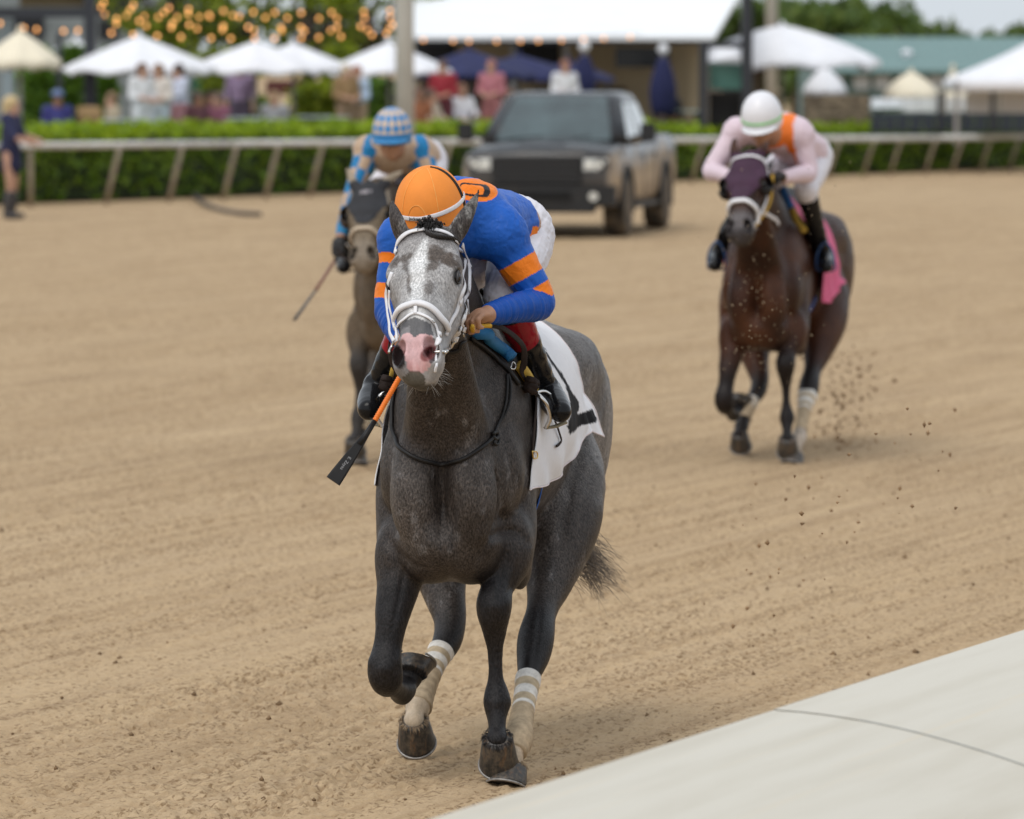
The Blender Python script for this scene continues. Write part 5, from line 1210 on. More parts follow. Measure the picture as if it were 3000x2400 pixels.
def build_horse(fr, q, name_label, coat, cmat, h, sculpted=None, group='race horses galloping'):
    B = horse_body(q); v, f = B.mesh(h)
    v = v + vert_normals(v, f) * ((fbm(v * 11, 2, 91) - .5) * .010 + (fbm(v * V(34, 34, 14), 2, 92) - .5) * .0045)[:, None] * sstep(.10, .22, np.abs(hcoords(q, v)[0] - .3) - .25)[:, None]
    if sculpted: v = sculpt(fr, v, f, *sculpted)
    bvh_of(B, v, f); o = np_mesh('horse', v, f, cmat); set_attr(o, 'col', coat(q, v)); fr.place(o)
    if 'smooth' in q: set_attr(o, 'smoothness', q.pop('smooth'))
    tag(o, name_label, 'horse', group)
    for n in ('foreA', 'foreB', 'hindC', 'hindD'):
        make_hoof(q, n, o, M_HOOF, M_SHOE)
        C, S, d = (np.asarray(x, float) for x in q['hoof'][n]); up = nrm(C - S); d = nrm(d - up * (d @ up)); sd = np.cross(up, d)
        ring = [C + up * .012 + (d * math.cos(a) + sd * math.sin(a)) * .046 - d * .014 for a in np.linspace(0, 6.28, 60)]
        hair = MB(); rg = np.random.default_rng(8)
        for k in range(260 if h < .008 else 0):
            p = ring[rg.integers(60)] + rg.normal(0, .003, 3); out = nrm(p - C - up * ((p - C) @ up)); L = rg.uniform(.008, .019)
            hair.tube(np.array([p - out * .004, p + out * .004 - up * L * .5, p + out * .007 - up * L]), [.0012, .0009, .0003], 3, cap=False)
        if hair.v: fo = hair.build('coronet_hair', pm('coronet_dark', (.016, .013, .012), .7) if n[0] == 'f' else pm('coronet_tan', (.30, .22, .14), .8, var=.3), o); fo['kind'] = 'stuff'
    for s in (-1, 1): make_eye(q, s, o, M_EYE)
    return o, B, v, f
def wrap_leg(fr, q, n, label, i0=6, i1=9, top=0.0):
    c = q[n]; pts = np.array([x[0] for x in c[i0:i1 + 1]]); rad = np.array([x[1] for x in c[i0:i1 + 1]])
    d = catmull(np.column_stack([pts, rad]), 8); mb = MB(); P_, R_ = [], []
    L = np.concatenate([[0], np.cumsum(np.linalg.norm(np.diff(d[:, :3], axis=0), axis=1))])
    t = np.linspace(L[-1] * top, L[-1], 70); D = np.column_stack([np.interp(t, L, d[:, i]) for i in range(4)])
    r = D[:, 3] + .0085 + .0022 * (np.modf(t / .034)[0]); mb.tube(D[:, :3], r, 20, up=(1, 0, 0)); o = mb.build('leg_bandage', M_WRAP, None, True); fr.place(o)
    u = np.repeat((t - t[0]) / (t[-1] - t[0]), 20)[:, None]; band = (np.modf(u * 5.5)[0] < .55) & (u < .42); set_attr(o, 'col', np.where(band, V(.74, .71, .66), np.where(u < .42, V(.52, .42, .29), V(.45, .35, .235))))
    return tag(o, label, 'bandage', 'bandages on the hind legs')
def tail(fr, pts, label, col, seed, n=170, L=.42, flow=(.35, .9, -.25)):
    m, nt, b = new_mat('tail_hair'); b.inputs['Roughness'].default_value = .55
    nt.links.new(mixc(nt, noise_tex(nt, 30, 3), tuple(c * .6 for c in col), tuple(c * 1.5 for c in col)), b.inputs['Base Color'])
    return strands(pts, n, L, flow, .0042, seed, 8, .09, .9, .12).build('tail', m, None, False)

# ============================ the grey in front
q1 = horse_pose_1()
M_COAT = coat_material('grey_coat')
H1, B1, v1, f1 = build_horse(F1, q1, 'dappled dark grey horse with white bridle and pink nose galloping in front', coat_grey, M_COAT, .0062, (
    [([(1335, 1440), (1322, 1530), (1330, 1590), (1350, 1650)], 15, .012, 19.3), ([(1300, 1525), (1290, 1585), (1308, 1632)], 11, .006, 19.3), ([(1398, 1650), (1420, 1595), (1462, 1562), (1512, 1556), (1545, 1590)], 13, .012, 19.35), ([(1122, 1560), (1158, 1612), (1202, 1652), (1256, 1672)], 13, .010, 19.35),
     ([(1472, 1250), (1504, 1380), (1518, 1500), (1505, 1560)], 20, .008, 19.4), ([(1140, 1260), (1124, 1390), (1132, 1510)], 18, .008, 19.4), ([(1288, 1370), (1284, 1480), (1300, 1530)], 12, .005, 19.3), ([(1400, 1180), (1425, 1280), (1440, 1380)], 16, .006, 19.4), ([(1180, 1200), (1190, 1290), (1215, 1380)], 14, .005, 19.4),
     ([(1492, 1600), (1480, 1660), (1462, 1735)], 8, .006, 19.3), ([(1520, 1650), (1500, 1720), (1472, 1750)], 9, .006, 19.35), ([(1190, 1640), (1176, 1720), (1150, 1850)], 9, .006, 19.3), ([(1700, 1300), (1668, 1440), (1650, 1560), (1630, 1680)], 18, .009, 20.7), ([(1745, 1350), (1715, 1480), (1680, 1620)], 16, .006, 20.9),
     ([(1440, 1785), (1442, 1830), (1446, 1900)], 6, .003, 19.2), ([(1585, 1760), (1578, 1850), (1560, 1960)], 8, .004, 19.9), ([(1112, 1700), (1118, 1800), (1108, 1900)], 8, .004, 19.2)],
    [(1428, 1585, 66, 62, .012, 19.3), (1245, 1590, 66, 62, .010, 19.3), (1500, 1610, 36, 60, .008, 19.3), (1145, 1620, 34, 60, .008, 19.3), (1540, 1430, 40, 110, .008, 19.5), (1120, 1420, 26, 110, .004, 19.5), (1448, 1776, 30, 34, .006, 19.1), (1128, 1962, 36, 34, .006, 19.1), (1455, 2058, 26, 24, .004, 19.1)]))
# forelock, whiskers, tail
fl = [trace(B1, F1, x, y, 18.0, 18.9) for x, y in ((1235, 662), (1248, 655), (1262, 652), (1278, 656), (1290, 664), (1255, 668), (1270, 668))]
M_MANE = pm('dark_mane', (.013, .010, .009), .5, var=.3)
mb = strands(fl, 260, .034, (0, -.45, .85), .0030, 4, 6, .03, 2.2, .10)
br, bn = on_body(B1, F1, [(1262, 668), (1250, 684), (1275, 696), (1300, 700), (1322, 703), (1342, 710)], 18.0, 18.9, .008, 8)
for k in range(3):
    t = np.linspace(0, 1, len(br)); off = .0055 * (1 - .5 * t)
    mb.tube(br + bn * (.004 * np.sin(t * 34 + k * 2.1) * (1 - .4 * t))[:, None] + np.cross(bn, np.gradient(br, axis=0) / .01) * 0 + V(0, 0, 1) * (np.cos(t * 34 + k * 2.1) * off)[:, None], .0062 * (1 - .5 * t), 7)
mb.build('forelock', M_MANE, H1, True)
cr = []
for t in np.linspace(.05, .9, 40):
    p = V(0, .60, 1.60) * t + (q1['poll'] + V(0, .03, .05)) * (1 - t) + V(-.02, 0, -.02); cr.append(p)
strands(cr[8:], 320, .09, (-.35, .1, -.9), .003, 5, 6, .06, .6, .05).build('mane', M_MANE, H1)
wb = MB(); rg = np.random.default_rng(3)
for i in range(34):
    s = rg.choice((-1, 1)); p = hpt(q1, rg.uniform(.53, .60), s * rg.uniform(.02, .06), rg.uniform(-.13, -.05)); pp, nn_ = proj_b(B1, p[None], 0)
    d = nrm(nn_[0] + rg.normal(0, .4, 3)); L = rg.uniform(.02, .055); wb.tube(np.array([pp[0], pp[0] + d * L * .5, pp[0] + d * L + V(0, 0, -.004)]), [.0007, .0005, .0002], 3, cap=False)
wb.build('whisker', pm('whisker_hair', (.35, .32, .28), .5), H1)['kind'] = 'stuff'
tr = [F1.L(1698, 1590, 20.45), F1.L(1702, 1630, 20.45), F1.L(1700, 1665, 20.42), F1.L(1696, 1610, 20.5)]
strands(tr, 250, .175, (.80, .35, -.58), .0013, 12, 9, .10, .4, .22).build('tail', pm('tail_hair', (.15, .112, .08), .55, var=.6, scale=40), H1)
strands([F1.L(1690, 1600, 20.45)], 90, .12, (.75, .35, -.8), .0014, 13, 8, .10, .4, .2).build('tail', MATS['tail_hair'], H1)
w1 = wrap_leg(F1, q1, 'hindC', 'dusty white bandage on the hind leg behind the straight grey foreleg', 7, 11)
w2 = wrap_leg(F1, q1, 'hindD', 'dusty white bandage on the lifted hind leg behind the folded foreleg', 5, 9, .16)

# bridle, laid on the head
BR = empty('bridle', (0, 0, 0), 0, 'white padded racing bridle on the grey horse', 'bridle', 'bridles'); F1.place(BR)
W = M_WHITE_STRAP
def hs(name, pts, w, th=.005, mat=W, par=BR, off=.004, n=6, y0=17.9, y1=18.9): return strap(name, B1, F1, pts, y0, y1, w, th, mat, par, off, n)
def hfree(name, pts, w, th=.005, off=.004):
    p = np.array([trace(B1, F1, x, y, 17.9, 18.9) for x, y in pts]); q_, n_ = proj_b(B1, p, 0); p = p + n_ * off; k = 5
    p = catmull(p, k); n_ = catmull(n_, k) + F1.loc(F1.o + V(0, -1, .15))[None] * .8
    for _ in range(10): p[1:-1, 1] = .5 * p[1:-1, 1] + .25 * (p[:-2, 1] + p[2:, 1]); n_[1:-1] = .5 * n_[1:-1] + .25 * (n_[:-2] + n_[2:])
    return ribbon(MB(), p, n_ / np.linalg.norm(n_, axis=1)[:, None], w, th).build(name, W, BR, True)
hs('browband', [(1164, 742), (1163, 727), (1176, 700), (1205, 682), (1246, 675), (1287, 679), (1319, 692), (1343, 710), (1360, 732)], .0165, .006, off=.006)
cp = hfree('cheekpiece', [(1352, 716), (1366, 745), (1372, 775), (1373, 800), (1370, 845), (1364, 880), (1357, 915), (1348, 950), (1338, 978), (1328, 1000)], .016)
hfree('cheekpiece', [(1360, 760), (1360, 800), (1351, 840), (1345, 880), (1334, 915), (1322, 935), (1310, 960), (1305, 984)], .014)
hfree('cheekpiece', [(1366, 878), (1370, 923), (1377, 950), (1380, 962)], .0085)
hfree('cheekpiece', [(1150, 800), (1140, 830), (1136, 865), (1138, 905), (1141, 945), (1147, 975), (1155, 1000)], .014)
hfree('cheekpiece', [(1144, 850), (1144, 890), (1150, 925), (1153, 945)], .008)
nb_ = hs('noseband', [(1146, 968), (1154, 941), (1168, 917), (1190, 899), (1219, 891), (1249, 897), (1274, 916), (1294, 939), (1309, 964)], .021, .014, off=.008)
hs('noseband', [(1163, 990), (1167, 964), (1181, 941), (1201, 924), (1219, 919), (1240, 925), (1262, 939), (1276, 961), (1281, 985), (1283, 1008), (1281, 1035), (1277, 1070), (1273, 1088)], .0095, .005, off=.005)
hs('noseband_link', [(1219, 900), (1219, 910), (1218, 921)], .014, .005, off=.007)
for pts in ([(1346, 874), (1341, 893)], [(1281, 974), (1283, 988)], [(1283, 998), (1284, 1011)], [(1374, 770), (1374, 786)], [(1369, 838), (1367, 856)], [(1343, 962), (1340, 978)], [(1335, 984), (1331, 996)], [(1355, 958), (1352, 972)], [(1134, 966), (1138, 984)], [(1148, 976), (1152, 992)]):
    hs('strap_keeper', pts, .019, .007, off=.009, n=3)
hs('strap_end', [(1127, 937), (1131, 952), (1135, 970)], .009, .004, off=.012)
hs('strap_end', [(1360, 906), (1356, 930), (1352, 956)], .008, .004, off=.010)
for pts in ([(1262, 938), (1266, 950)], [(1349, 974), (1352, 984)]): hs('buckle', pts, .006, .003, M_STEEL, off=.012, n=3)
def htube(name, pts, r, mat, off=.006, par=BR, y0=17.9, y1=19.0, B=B1, n=6):
    p, _ = on_body(B, F1, pts, y0, y1, off, n); return MB().tube(p, r, 8).build(name, mat, par, True)
htube('bit', [(1283, 1034), (1300, 1031), (1312, 1020), (1318, 1008), (1326, 1000), (1332, 994)], .0055, M_STEEL, .012)
htube('bit', [(1296, 1034), (1303, 1046), (1308, 1054)], .006, M_STEEL, .012)
hs('rein', [(1316, 1030), (1332, 1028), (1345, 1020), (1356, 1004), (1370, 980), (1386, 955)], .014, .005, M_BLACK_LEATHER, off=.008)
htube('bit', [(1150, 1000), (1152, 1018), (1146, 1034)], .005, M_STEEL, .010)

# neck strap hanging on the breast
NS = empty('neck_strap', (0, 0, 0), 0, 'black leather neck strap looped and knotted across the grey horse breast', 'strap'); F1.place(NS)
def bt(name, pts, r, mat, off, par=NS, n=8, y0=18.4, y1=20.2): return htube(name, pts, r, mat, off, par, y0, y1, B1, n)
bt('strap_loop', [(1166, 1130), (1160, 1150), (1153, 1220), (1155, 1271), (1178, 1317), (1234, 1349), (1294, 1360), (1354, 1349), (1401, 1317), (1440, 1282)], .0075, M_BLACK_LEATHER, .007)
bt('strap_end', [(1440, 1282), (1461, 1233), (1477, 1187), (1482, 1140), (1482, 1098)], .0045, M_BLACK_LEATHER, .006)
bt('strap_end', [(1442, 1278), (1470, 1225), (1489, 1180), (1492, 1130), (1486, 1098)], .0045, M_BLACK_LEATHER, .006)
bt('knot', [(1436, 1272), (1446, 1268), (1452, 1280), (1444, 1288), (1436, 1280)], .0075, M_BLACK_LEATHER, .010)
bt('knot', [(1447, 1284), (1440, 1298), (1450, 1304), (1455, 1292), (1450, 1282)], .005, M_BLACK_LEATHER, .010)
bt('ring', [(1479, 1092), (1484, 1076), (1491, 1082), (1488, 1094), (1480, 1094)], .0028, M_STEEL, .03)

# saddle cloth
def cloth_grid(B, fr, rows_r, spine, left_scale=1.0, flare_l=None):
    rr = [np.asarray(r) for r in rows_r]; ll = [r * V(-left_scale, 1, 1) for r in rr]
    grid = np.array(ll[::-1] + [np.asarray(spine)] + rr)           # (9,5,3)
    a = np.array([catmull(grid[:, j], 16) for j in range(grid.shape[1])])   # (5, n,3)
    b = np.array([catmull(a[:, i], 26) for i in range(a.shape[1])])         # (n, m,3)
    n, m = b.shape[:2]; p = b.reshape(-1, 3); D = depth_b(B, p); bad = D < .021
    if bad.any():
        q_, n_ = proj_b(B, p[bad], .021); p[bad] = q_
    p = p.reshape(n, m, 3)
    ex = np.abs(np.linspace(-1, 1, n))[:, None]; uu = np.linspace(0, 1, m)[None, :]
    p = p + np.array([0, 0, 0]) ; p[:, :, 0] += np.sign(p[:, :, 0]) * (.010 * np.sin(uu * 15 + ex * 4) + .006 * np.sin(uu * 31 - ex * 9)) * sstep(.35, 1, ex)
    f = np.array([[i * m + j, i * m + j + 1, (i + 1) * m + j + 1, (i + 1) * m + j] for i in range(n - 1) for j in range(m - 1)])
    return p.reshape(-1, 3), f, n, m
L_ = F1.L
spine1 = [V(0, .52, 1.575), V(0, .78, 1.535), V(0, 1.0, 1.51), V(0, 1.15, 1.505), V(0.01, 1.27, 1.515)]
TR = lambda x, y: trace(B1, F1, x, y, 18.6, 20.3)
rows1 = [[TR(1505, 1030), L_(1545, 1000, 19.55), L_(1585, 985, 19.75), L_(1610, 985, 19.9), L_(1634, 1005, 20.0)],
         [TR(1556, 1200), TR(1596, 1185), L_(1640, 1150, 19.75), L_(1672, 1130, 19.9), L_(1700, 1135, 20.0)],
         [TR(1550, 1330), TR(1600, 1310), L_(1650, 1255, 19.75), L_(1700, 1205, 19.9), L_(1752, 1205, 20.0)],
         [TR(1546, 1434), TR(1596, 1404), L_(1645, 1345, 19.72), L_(1726, 1264, 19.9), L_(1769, 1280, 20.0)]]
cv, cf, cn, cm_ = cloth_grid(B1, F1, rows1, spine1, .98)
M_CLOTH = attr_mat('saddle_cloth_cotton', .75, spec=.2, weave=500, bmp=.3)
SCL = np_mesh('saddle_cloth', cv, cf, M_CLOTH); F1.place(SCL); tag(SCL, 'white saddle cloth with a black number flapping behind the blue jockey', 'saddle cloth', 'saddle cloths')
num = [(1370 + x / 3.026, 880 + y / 3.026) for x, y in ((680, 415), (740, 520), (830, 640), (920, 800), (985, 900), (988, 960), (968, 1018), (1105, 962), (1145, 1050), (1140, 1082), (1000, 1112), (935, 1165), (910, 1205), (885, 1130), (890, 1075), (915, 1000), (905, 880), (860, 740), (800, 640), (740, 560), (690, 470))]
cpx, cpy = proj(F1.wld(cv)); ccol = np.tile(V(.80, .79, .81), (len(cv), 1)); ccol[in_poly(cpx, cpy, num) & (cv[:, 0] > .05)] = V(.010, .010, .012)
set_attr(SCL, 'col', ccol)
sm_ = SCL.modifiers.new('thick', 'SOLIDIFY'); sm_.thickness = .004; sm_.offset = 1
g_ = cv.reshape(cn, cm_, 3); hem = np.concatenate([g_[-1], g_[-2::-1, -1]]); MB().tube(hem, .0028, 6).build('hem', pm('hem_cotton', (.70, .62, .62), .8), SCL, True)

# saddle with pommel roll, stirrups and girth
SD = empty('saddle', (0, 0, 0), 0, 'small race saddle with blue and yellow roll under the blue jockey', 'saddle', 'race saddles'); F1.place(SD)
roll = [(1392, 975), (1425, 1000), (1458, 1030), (1490, 1060), (1512, 1086), (1530, 1112), (1546, 1145)]
pr, prn = on_body(B1, F1, roll, 18.6, 20.2, .020, 8); k = int(len(pr) * .63)
lf = pr * V(-1, 1, 1); arch = np.vstack([lf[:k:][::-1][:k - 1], V(0, pr[0][1] + .06, 1.60)[None], pr[:k]]); arch = catmull(arch[::6], 6)
MB().tube(arch, .021, 12).build('pommel_roll', pm('blue_rubber', (.025, .20, .47), .6, var=.1, bmp=.6, bscale=260, bdist=.003), SD, True)
for g in (pr[k - 1:], lf[k - 1:]): MB().tube(g, .0195, 12).build('foam_roll', pm('yellow_foam', (.52, .33, .05), .75, var=.15), SD, True)
pe, _ = on_body(B1, F1, [(x - 16, y + 16) for x, y in roll[:6]], 18.6, 20.2, .008, 6); MB().tube(pe, .008, 8).build('under_pad', M_BLACK_LEATHER, SD, True)
seat = MB(); rings = []
for t in np.linspace(0, 1, 9):
    y = .58 + t * .42; z = 1.575 + .05 * (2 * t - 1) ** 2 - .02 * t; w = .10 + .05 * t
    rings.append(np.array([(w * math.cos(a) , y, z + .02 * math.sin(a) - .10 * max(0, abs(math.cos(a)) - .2) ** 1.5) for a in np.linspace(0, 2 * math.pi, 20, endpoint=False)]))
seat.loft(rings).build('seat', M_BLACK_LEATHER, SD, True)
for sgn in (1, -1):
    fl_ = V(sgn, 1, 1)
    lea = catmull(np.array([L_(1400, 948, 18.72) * V(1, 1, 1) if sgn > 0 else V(-.08, .5, 1.62), L_(1440, 950, 18.85) if sgn > 0 else V(-.16, .52, 1.56), L_(1484, 968, 18.98) * fl_, L_(1530, 1010, 19.08) * fl_, L_(1536, 1055, 19.11) * fl_, L_(1532, 1092, 19.13) * fl_, L_(1552, 1122, 19.18) * fl_]), 8)
    nn_ = np.tile(nrm(V(sgn * .8, -.5, .3)), (len(lea), 1)); nn_ = nn_ + np.column_stack([np.zeros(len(lea)), .6 * np.sin(np.linspace(0, 7, len(lea))), np.zeros(len(lea))])
    nn_ /= np.linalg.norm(nn_, axis=1)[:, None]
    ribbon(MB(), lea, nn_, .026, .004).build('stirrup_leather', M_BROWN_LEATHER, SD, True)
    kc = L_(1557, 1128, 19.14) * fl_; kb = MB()
    for a, b, c, d in ((-.022, -.018, .022, .004), (-.020, .012, .022, -.014), (-.016, .022, .020, .012), (-.024, -.004, .014, -.028)):
        pk = catmull(np.array([kc + V(a, -.012, b), kc + V((a + c) / 2, -.026, (b + d) / 2 + .003), kc + V(c, -.012, d), kc + V((a + c) / 2, .012, (b + d) / 2), kc + V(a, -.012, b)]), 6)
        ribbon(kb, pk, np.tile(V(0, -1, .05), (len(pk), 1)) + (kc - pk) * -30, .024, .005)
    kb.build('strap_knot', M_BROWN_LEATHER, SD, True)
    top = L_(1566, 1158, 19.16) * fl_; bl_ = L_(1600, 1254, 19.22) * fl_; br_ = L_(1655, 1238, 19.28) * fl_
    iron = catmull(np.array([bl_, L_(1611, 1225, 19.2) * fl_, L_(1601, 1185, 19.16) * fl_, L_(1580, 1160, 19.16) * fl_, top + V(0, .03, .005), L_(1600, 1150, 19.26) * fl_, L_(1640, 1190, 19.3) * fl_, br_]), 8)
    ir = MB().tube(iron, .0075, 8).build('stirrup_iron', M_STEEL, SD, True)
    MB().tube(np.array([bl_, (bl_ + br_) / 2 + V(0, 0, -.004), br_]), .014, 8, flat=.4, up=(0, 0, 1)).build('stirrup_tread', pm('tread_rubber', (.30, .25, .16), .7), ir)
hsb = lambda name, pts, w, th, mat, off, y0=18.8, y1=20.3, par=SD: strap(name, B1, F1, pts, y0, y1, w, th, mat, par, off, 6)
hsb('girth_strap', [(1552, 1168), (1549, 1220), (1544, 1280), (1541, 1325)], .019, .004, M_BROWN_LEATHER, .024)
hsb('girth_strap', [(1562, 1170), (1582, 1205), (1602, 1245), (1612, 1275), (1616, 1290), (1607, 1302), (1600, 1306)], .010, .005, M_BROWN_LEATHER, .035)
htube('buckle', [(1537, 1324), (1551, 1324), (1553, 1343), (1540, 1343), (1537, 1324)], .0026, M_BRASS, .026, SD, 18.8, 20.2)
for dx, w, col, nm in ((0, .034, (.02, .12, .48), 'girth_blue'), (-12, .012, (.75, .72, .66), 'girth_white'), (-20, .016, (.015, .015, .015), 'girth_black'), (-29, .014, (.02, .12, .48), 'girth_blue')):
    gp, gn = proj_b(B1, catmull(np.array([V(.30, .65 + dx * .0024, z) for z in (1.06, .98, .90, .82, .76)]), 6), .007); ribbon(MB(), gp, gn, w, .005).build('girth', pm(nm, col, .6), SD, True)

# rider in blue and orange
J1 = jockey_1()
M_SILK = attr_mat('silk', .45, spec=.22, weave=420, bmp=.22, creases=True)
M_BREECH = pm('white_breeches', (.72, .70, .745), .6, var=.04, bmp=.25, bscale=120, bdist=.003)
M_BOOT = attr_mat('boot_leather', .16, bmp=.02, spec=.2)
R1, RB1 = rider(F1, J1, dict(label='jockey in blue and orange silks crouching low over the grey horse', skin=SKIN(), silk_mat=M_SILK, silk_col=blue_silks, breech_mat=M_BREECH, boot_mat=M_BOOT, cuff_col=(.27, .010, .020), h=.0052, hs=.0038))
M_CAP = pm('orange_cap_cloth', (.86, .27, .035), .72, var=.05, bmp=.35, bscale=420, bdist=.002)
HS = (.1175, .140, .155);  hm = helmet(J1, R1, {'shell': M_CAP, 'peak': M_CAP}, HS, False)
M_SEAM = pm('orange_seam', (.92, .42, .10), .7); M_PIPE = pm('black_piping', (.012, .010, .010), .5)
for az in (-1.45, -.62, .52):
    c_, _ = dome_curve(J1, HS, [(az, z) for z in np.linspace(.08, .995, 24)], .0006); MB().tube(c_, .0013, 5).build('seam', M_SEAM, hm, True)
c_, _ = dome_curve(J1, HS, [(-.12 + .28 * math.cos(t), .10 + .30 * math.sin(t)) for t in np.linspace(0, math.pi, 20)], .0006); MB().tube(c_, .0013, 5).build('seam', M_SEAM, hm, True)
for az, o_ in ((1.50, .0015), (1.60, .0015)):
    c_, _ = dome_curve(J1, HS, [(az, z) for z in np.linspace(.06, .995, 26)], o_); MB().tube(c_, .0024, 6).build('piping', M_PIPE, hm, True)
bp, bn_ = dome_curve(J1, HS, [(a, .125 + .10 * max(0, a)) for a in np.linspace(-1.9, 1.9, 60)], .003); bd = ribbon(MB(), bp, bn_, .0150, .002).build('goggle_band', pm('white_elastic', (.74, .72, .74), .7), hm, True)
xh, fh, uh = head_axes(J1)
def band_map(x, y):
    a = x / .130 - .02; p, n_ = dome_curve(J1, HS, [(a, .125 + .10 * max(0, a))], .0052); t, _ = dome_curve(J1, HS, [(a, .125 + .10 * max(0, a) + .02)], .0052)
    return p[0] + nrm(t[0] - p[0]) * y
text_on('lettering', 'Jockeys Guild', .0150, band_map, pm('black_print', (.01, .01, .01), .6), bd, .0003)
# reins in his hands
RE = empty('reins', (0, 0, 0), 0, 'yellow rubber reins held in the bare hands over the grey neck', 'reins'); F1.place(RE)
for s, bx in (('R', F1.L(1384, 956, 18.55)), ('L', F1.L(1170, 1010, 18.45))):
    h0 = J1['ha' + s] + V(0, 0, -.03); pts = catmull(np.array([h0 + V(.05 if s == 'R' else -.03, .06, .0), h0, h0 * .5 + bx * .5 + V(0, 0, -.015), bx]), 8)
    MB().tube(pts, .0075, 8).build('rein', pm('yellow_rubber', (.58, .33, .02), .65, bmp=.5, bscale=200), RE, True)
# whip
WH = empty('whip', (0, 0, 0), 0, 'orange handled black whip hanging beside the grey horse shoulder', 'whip', 'whips'); F1.place(WH)
wp = [L_(1188, 1075, 18.68), L_(1166, 1112, 18.66), L_(1098, 1233, 18.62), L_(1072, 1275, 18.60)]
t = np.linspace(0, 1, 90); hp = wp[0] + (wp[2] - wp[0]) * t[:, None]; MB().tube(hp, .0088 + .0009 * np.sin(t * 150), 10).build('whip_handle', pm('orange_rubber', (.88, .20, .01), .5), WH, True)
MB().tube(np.array([wp[2], wp[3], wp[3] * .8 + L_(975, 1415, 18.56) * .2]), [.0085, .010, .011], 10).build('whip_shaft', M_BLACK_LEATHER, WH, True)
e0, e1 = wp[3], L_(976, 1410, 18.56); ax_ = nrm(e1 - e0); sd_ = nrm(np.cross(ax_, V(0, 1, 0))); nz_ = np.cross(sd_, ax_); fp = MB()
rings = []
for t_, w_ in ((0, .010), (.2, .014), (.45, .019), (.8, .024), (1, .026)):
    c_ = e0 + (e1 - e0) * t_; rings.append(np.array([c_ + sd_ * w_ * a + nz_ * .006 * b for a, b in ((-1, -.5), (-.8, -1), (.8, -1), (1, -.5), (1, .5), (.8, 1), (-.8, 1), (-1, .5))]))
flp = fp.loft(rings).build('whip_flap', M_BLACK_LEATHER, WH)
fc = e0 + (e1 - e0) * .62; nf = nz_ if F1.wld(nz_[None])[0][1] - F1.o[1] < 0 else -nz_
def flap_map(x, y): return fc + ax_ * x + np.cross(nf, ax_) * y + nf * .0066
text_on('lettering', 'E. Zayas', .0155, flap_map, pm('white_print', (.30, .30, .31), .6), flp)

# ============================ the bay on the right
F2 = Frame((1.45, 33.75, 0), math.radians(12.5)); F2.R = np.array([[math.cos(F2.y), math.sin(F2.y), 0], [-math.sin(F2.y), math.cos(F2.y), 0], [0, 0, 1]])
q2 = {k: (dict(x) if isinstance(x, dict) else (list(x) if isinstance(x, list) else x)) for k, x in q1.items()}
q2['poll'] = F2.L(2190, 455, 33.35); q2['muzzle'] = F2.L(2163, 695, 33.02); q2['twist'] = math.radians(8)
hh = lambda q, a, l, f: hpt(q, a, l, f)
q2['ears'] = [([hh(q2, .0, -.07, .0), hh(q2, -.05, -.085, .01), hh(q2, -.10, -.085, .015), hh(q2, -.14, -.075, .01)], (-.4, -.9, 0)), ([hh(q2, .0, .07, .0), hh(q2, -.04, .09, .0), hh(q2, -.09, .10, -.02), hh(q2, -.12, .10, -.03)], (.4, -.9, 0))]
def coat_bay(q, v):
    c = np.tile(V(.046, .017, .009), (len(v), 1)); m = fbm(v * V(5, 5, 4), 3, 13); c = blend(c, (.095, .036, .016), sstep(.45, .7, m) * .6); c = blend(c, (.018, .009, .007), sstep(.5, .3, m) * .6)
    for n, i0 in (('foreA', 3), ('foreB', 3), ('hindC', 4), ('hindD', 4)):
        d, p = dist_chain(v, [x[0] for x in q[n]]); tot = sum(np.linalg.norm(q[n][i + 1][0] - q[n][i][0]) for i in range(i0)); c = blend(c, (.010, .008, .008), sstep(tot - .12, tot + .1, p) * sstep(.16, .10, d) * .95)
        if n == 'hindC': c = blend(c, (.5, .42, .34), sstep(tot + .3, tot + .34, p) * (d < .07) * .8)
    a, l, f = hcoords(q, v); inh = (a > -.3) & (a < .8) & (np.abs(l) < .25) & (f > -.26) & (f < .25)
    c = blend(c, (.022, .012, .009), sstep(.0, .1, a) * inh * .6)
    c = blend(c, (.13, .12, .125), sstep(.40, .47, a) * sstep(-.09, -.04, f) * inh * .8); c = blend(c, (.02, .016, .016), sstep(.52, .57, a) * inh * .7)
    for s in (-1, 1):
        d, p = dist_chain(v, [hpt(q, .505, s * .047, .006), hpt(q, .545, s * .056, -.014)]); c = blend(c, (.01, .008, .008), sstep(.026, .019, d))
    return c
H2, B2, v2, f2 = build_horse(F2, q2, 'dark bay horse in a purple hood galloping on the right', coat_bay, coat_material('bay_coat', .4, .42), .010)
H2.data.materials[0].node_tree.nodes['Principled BSDF'].inputs['Specular IOR Level'].default_value = .22
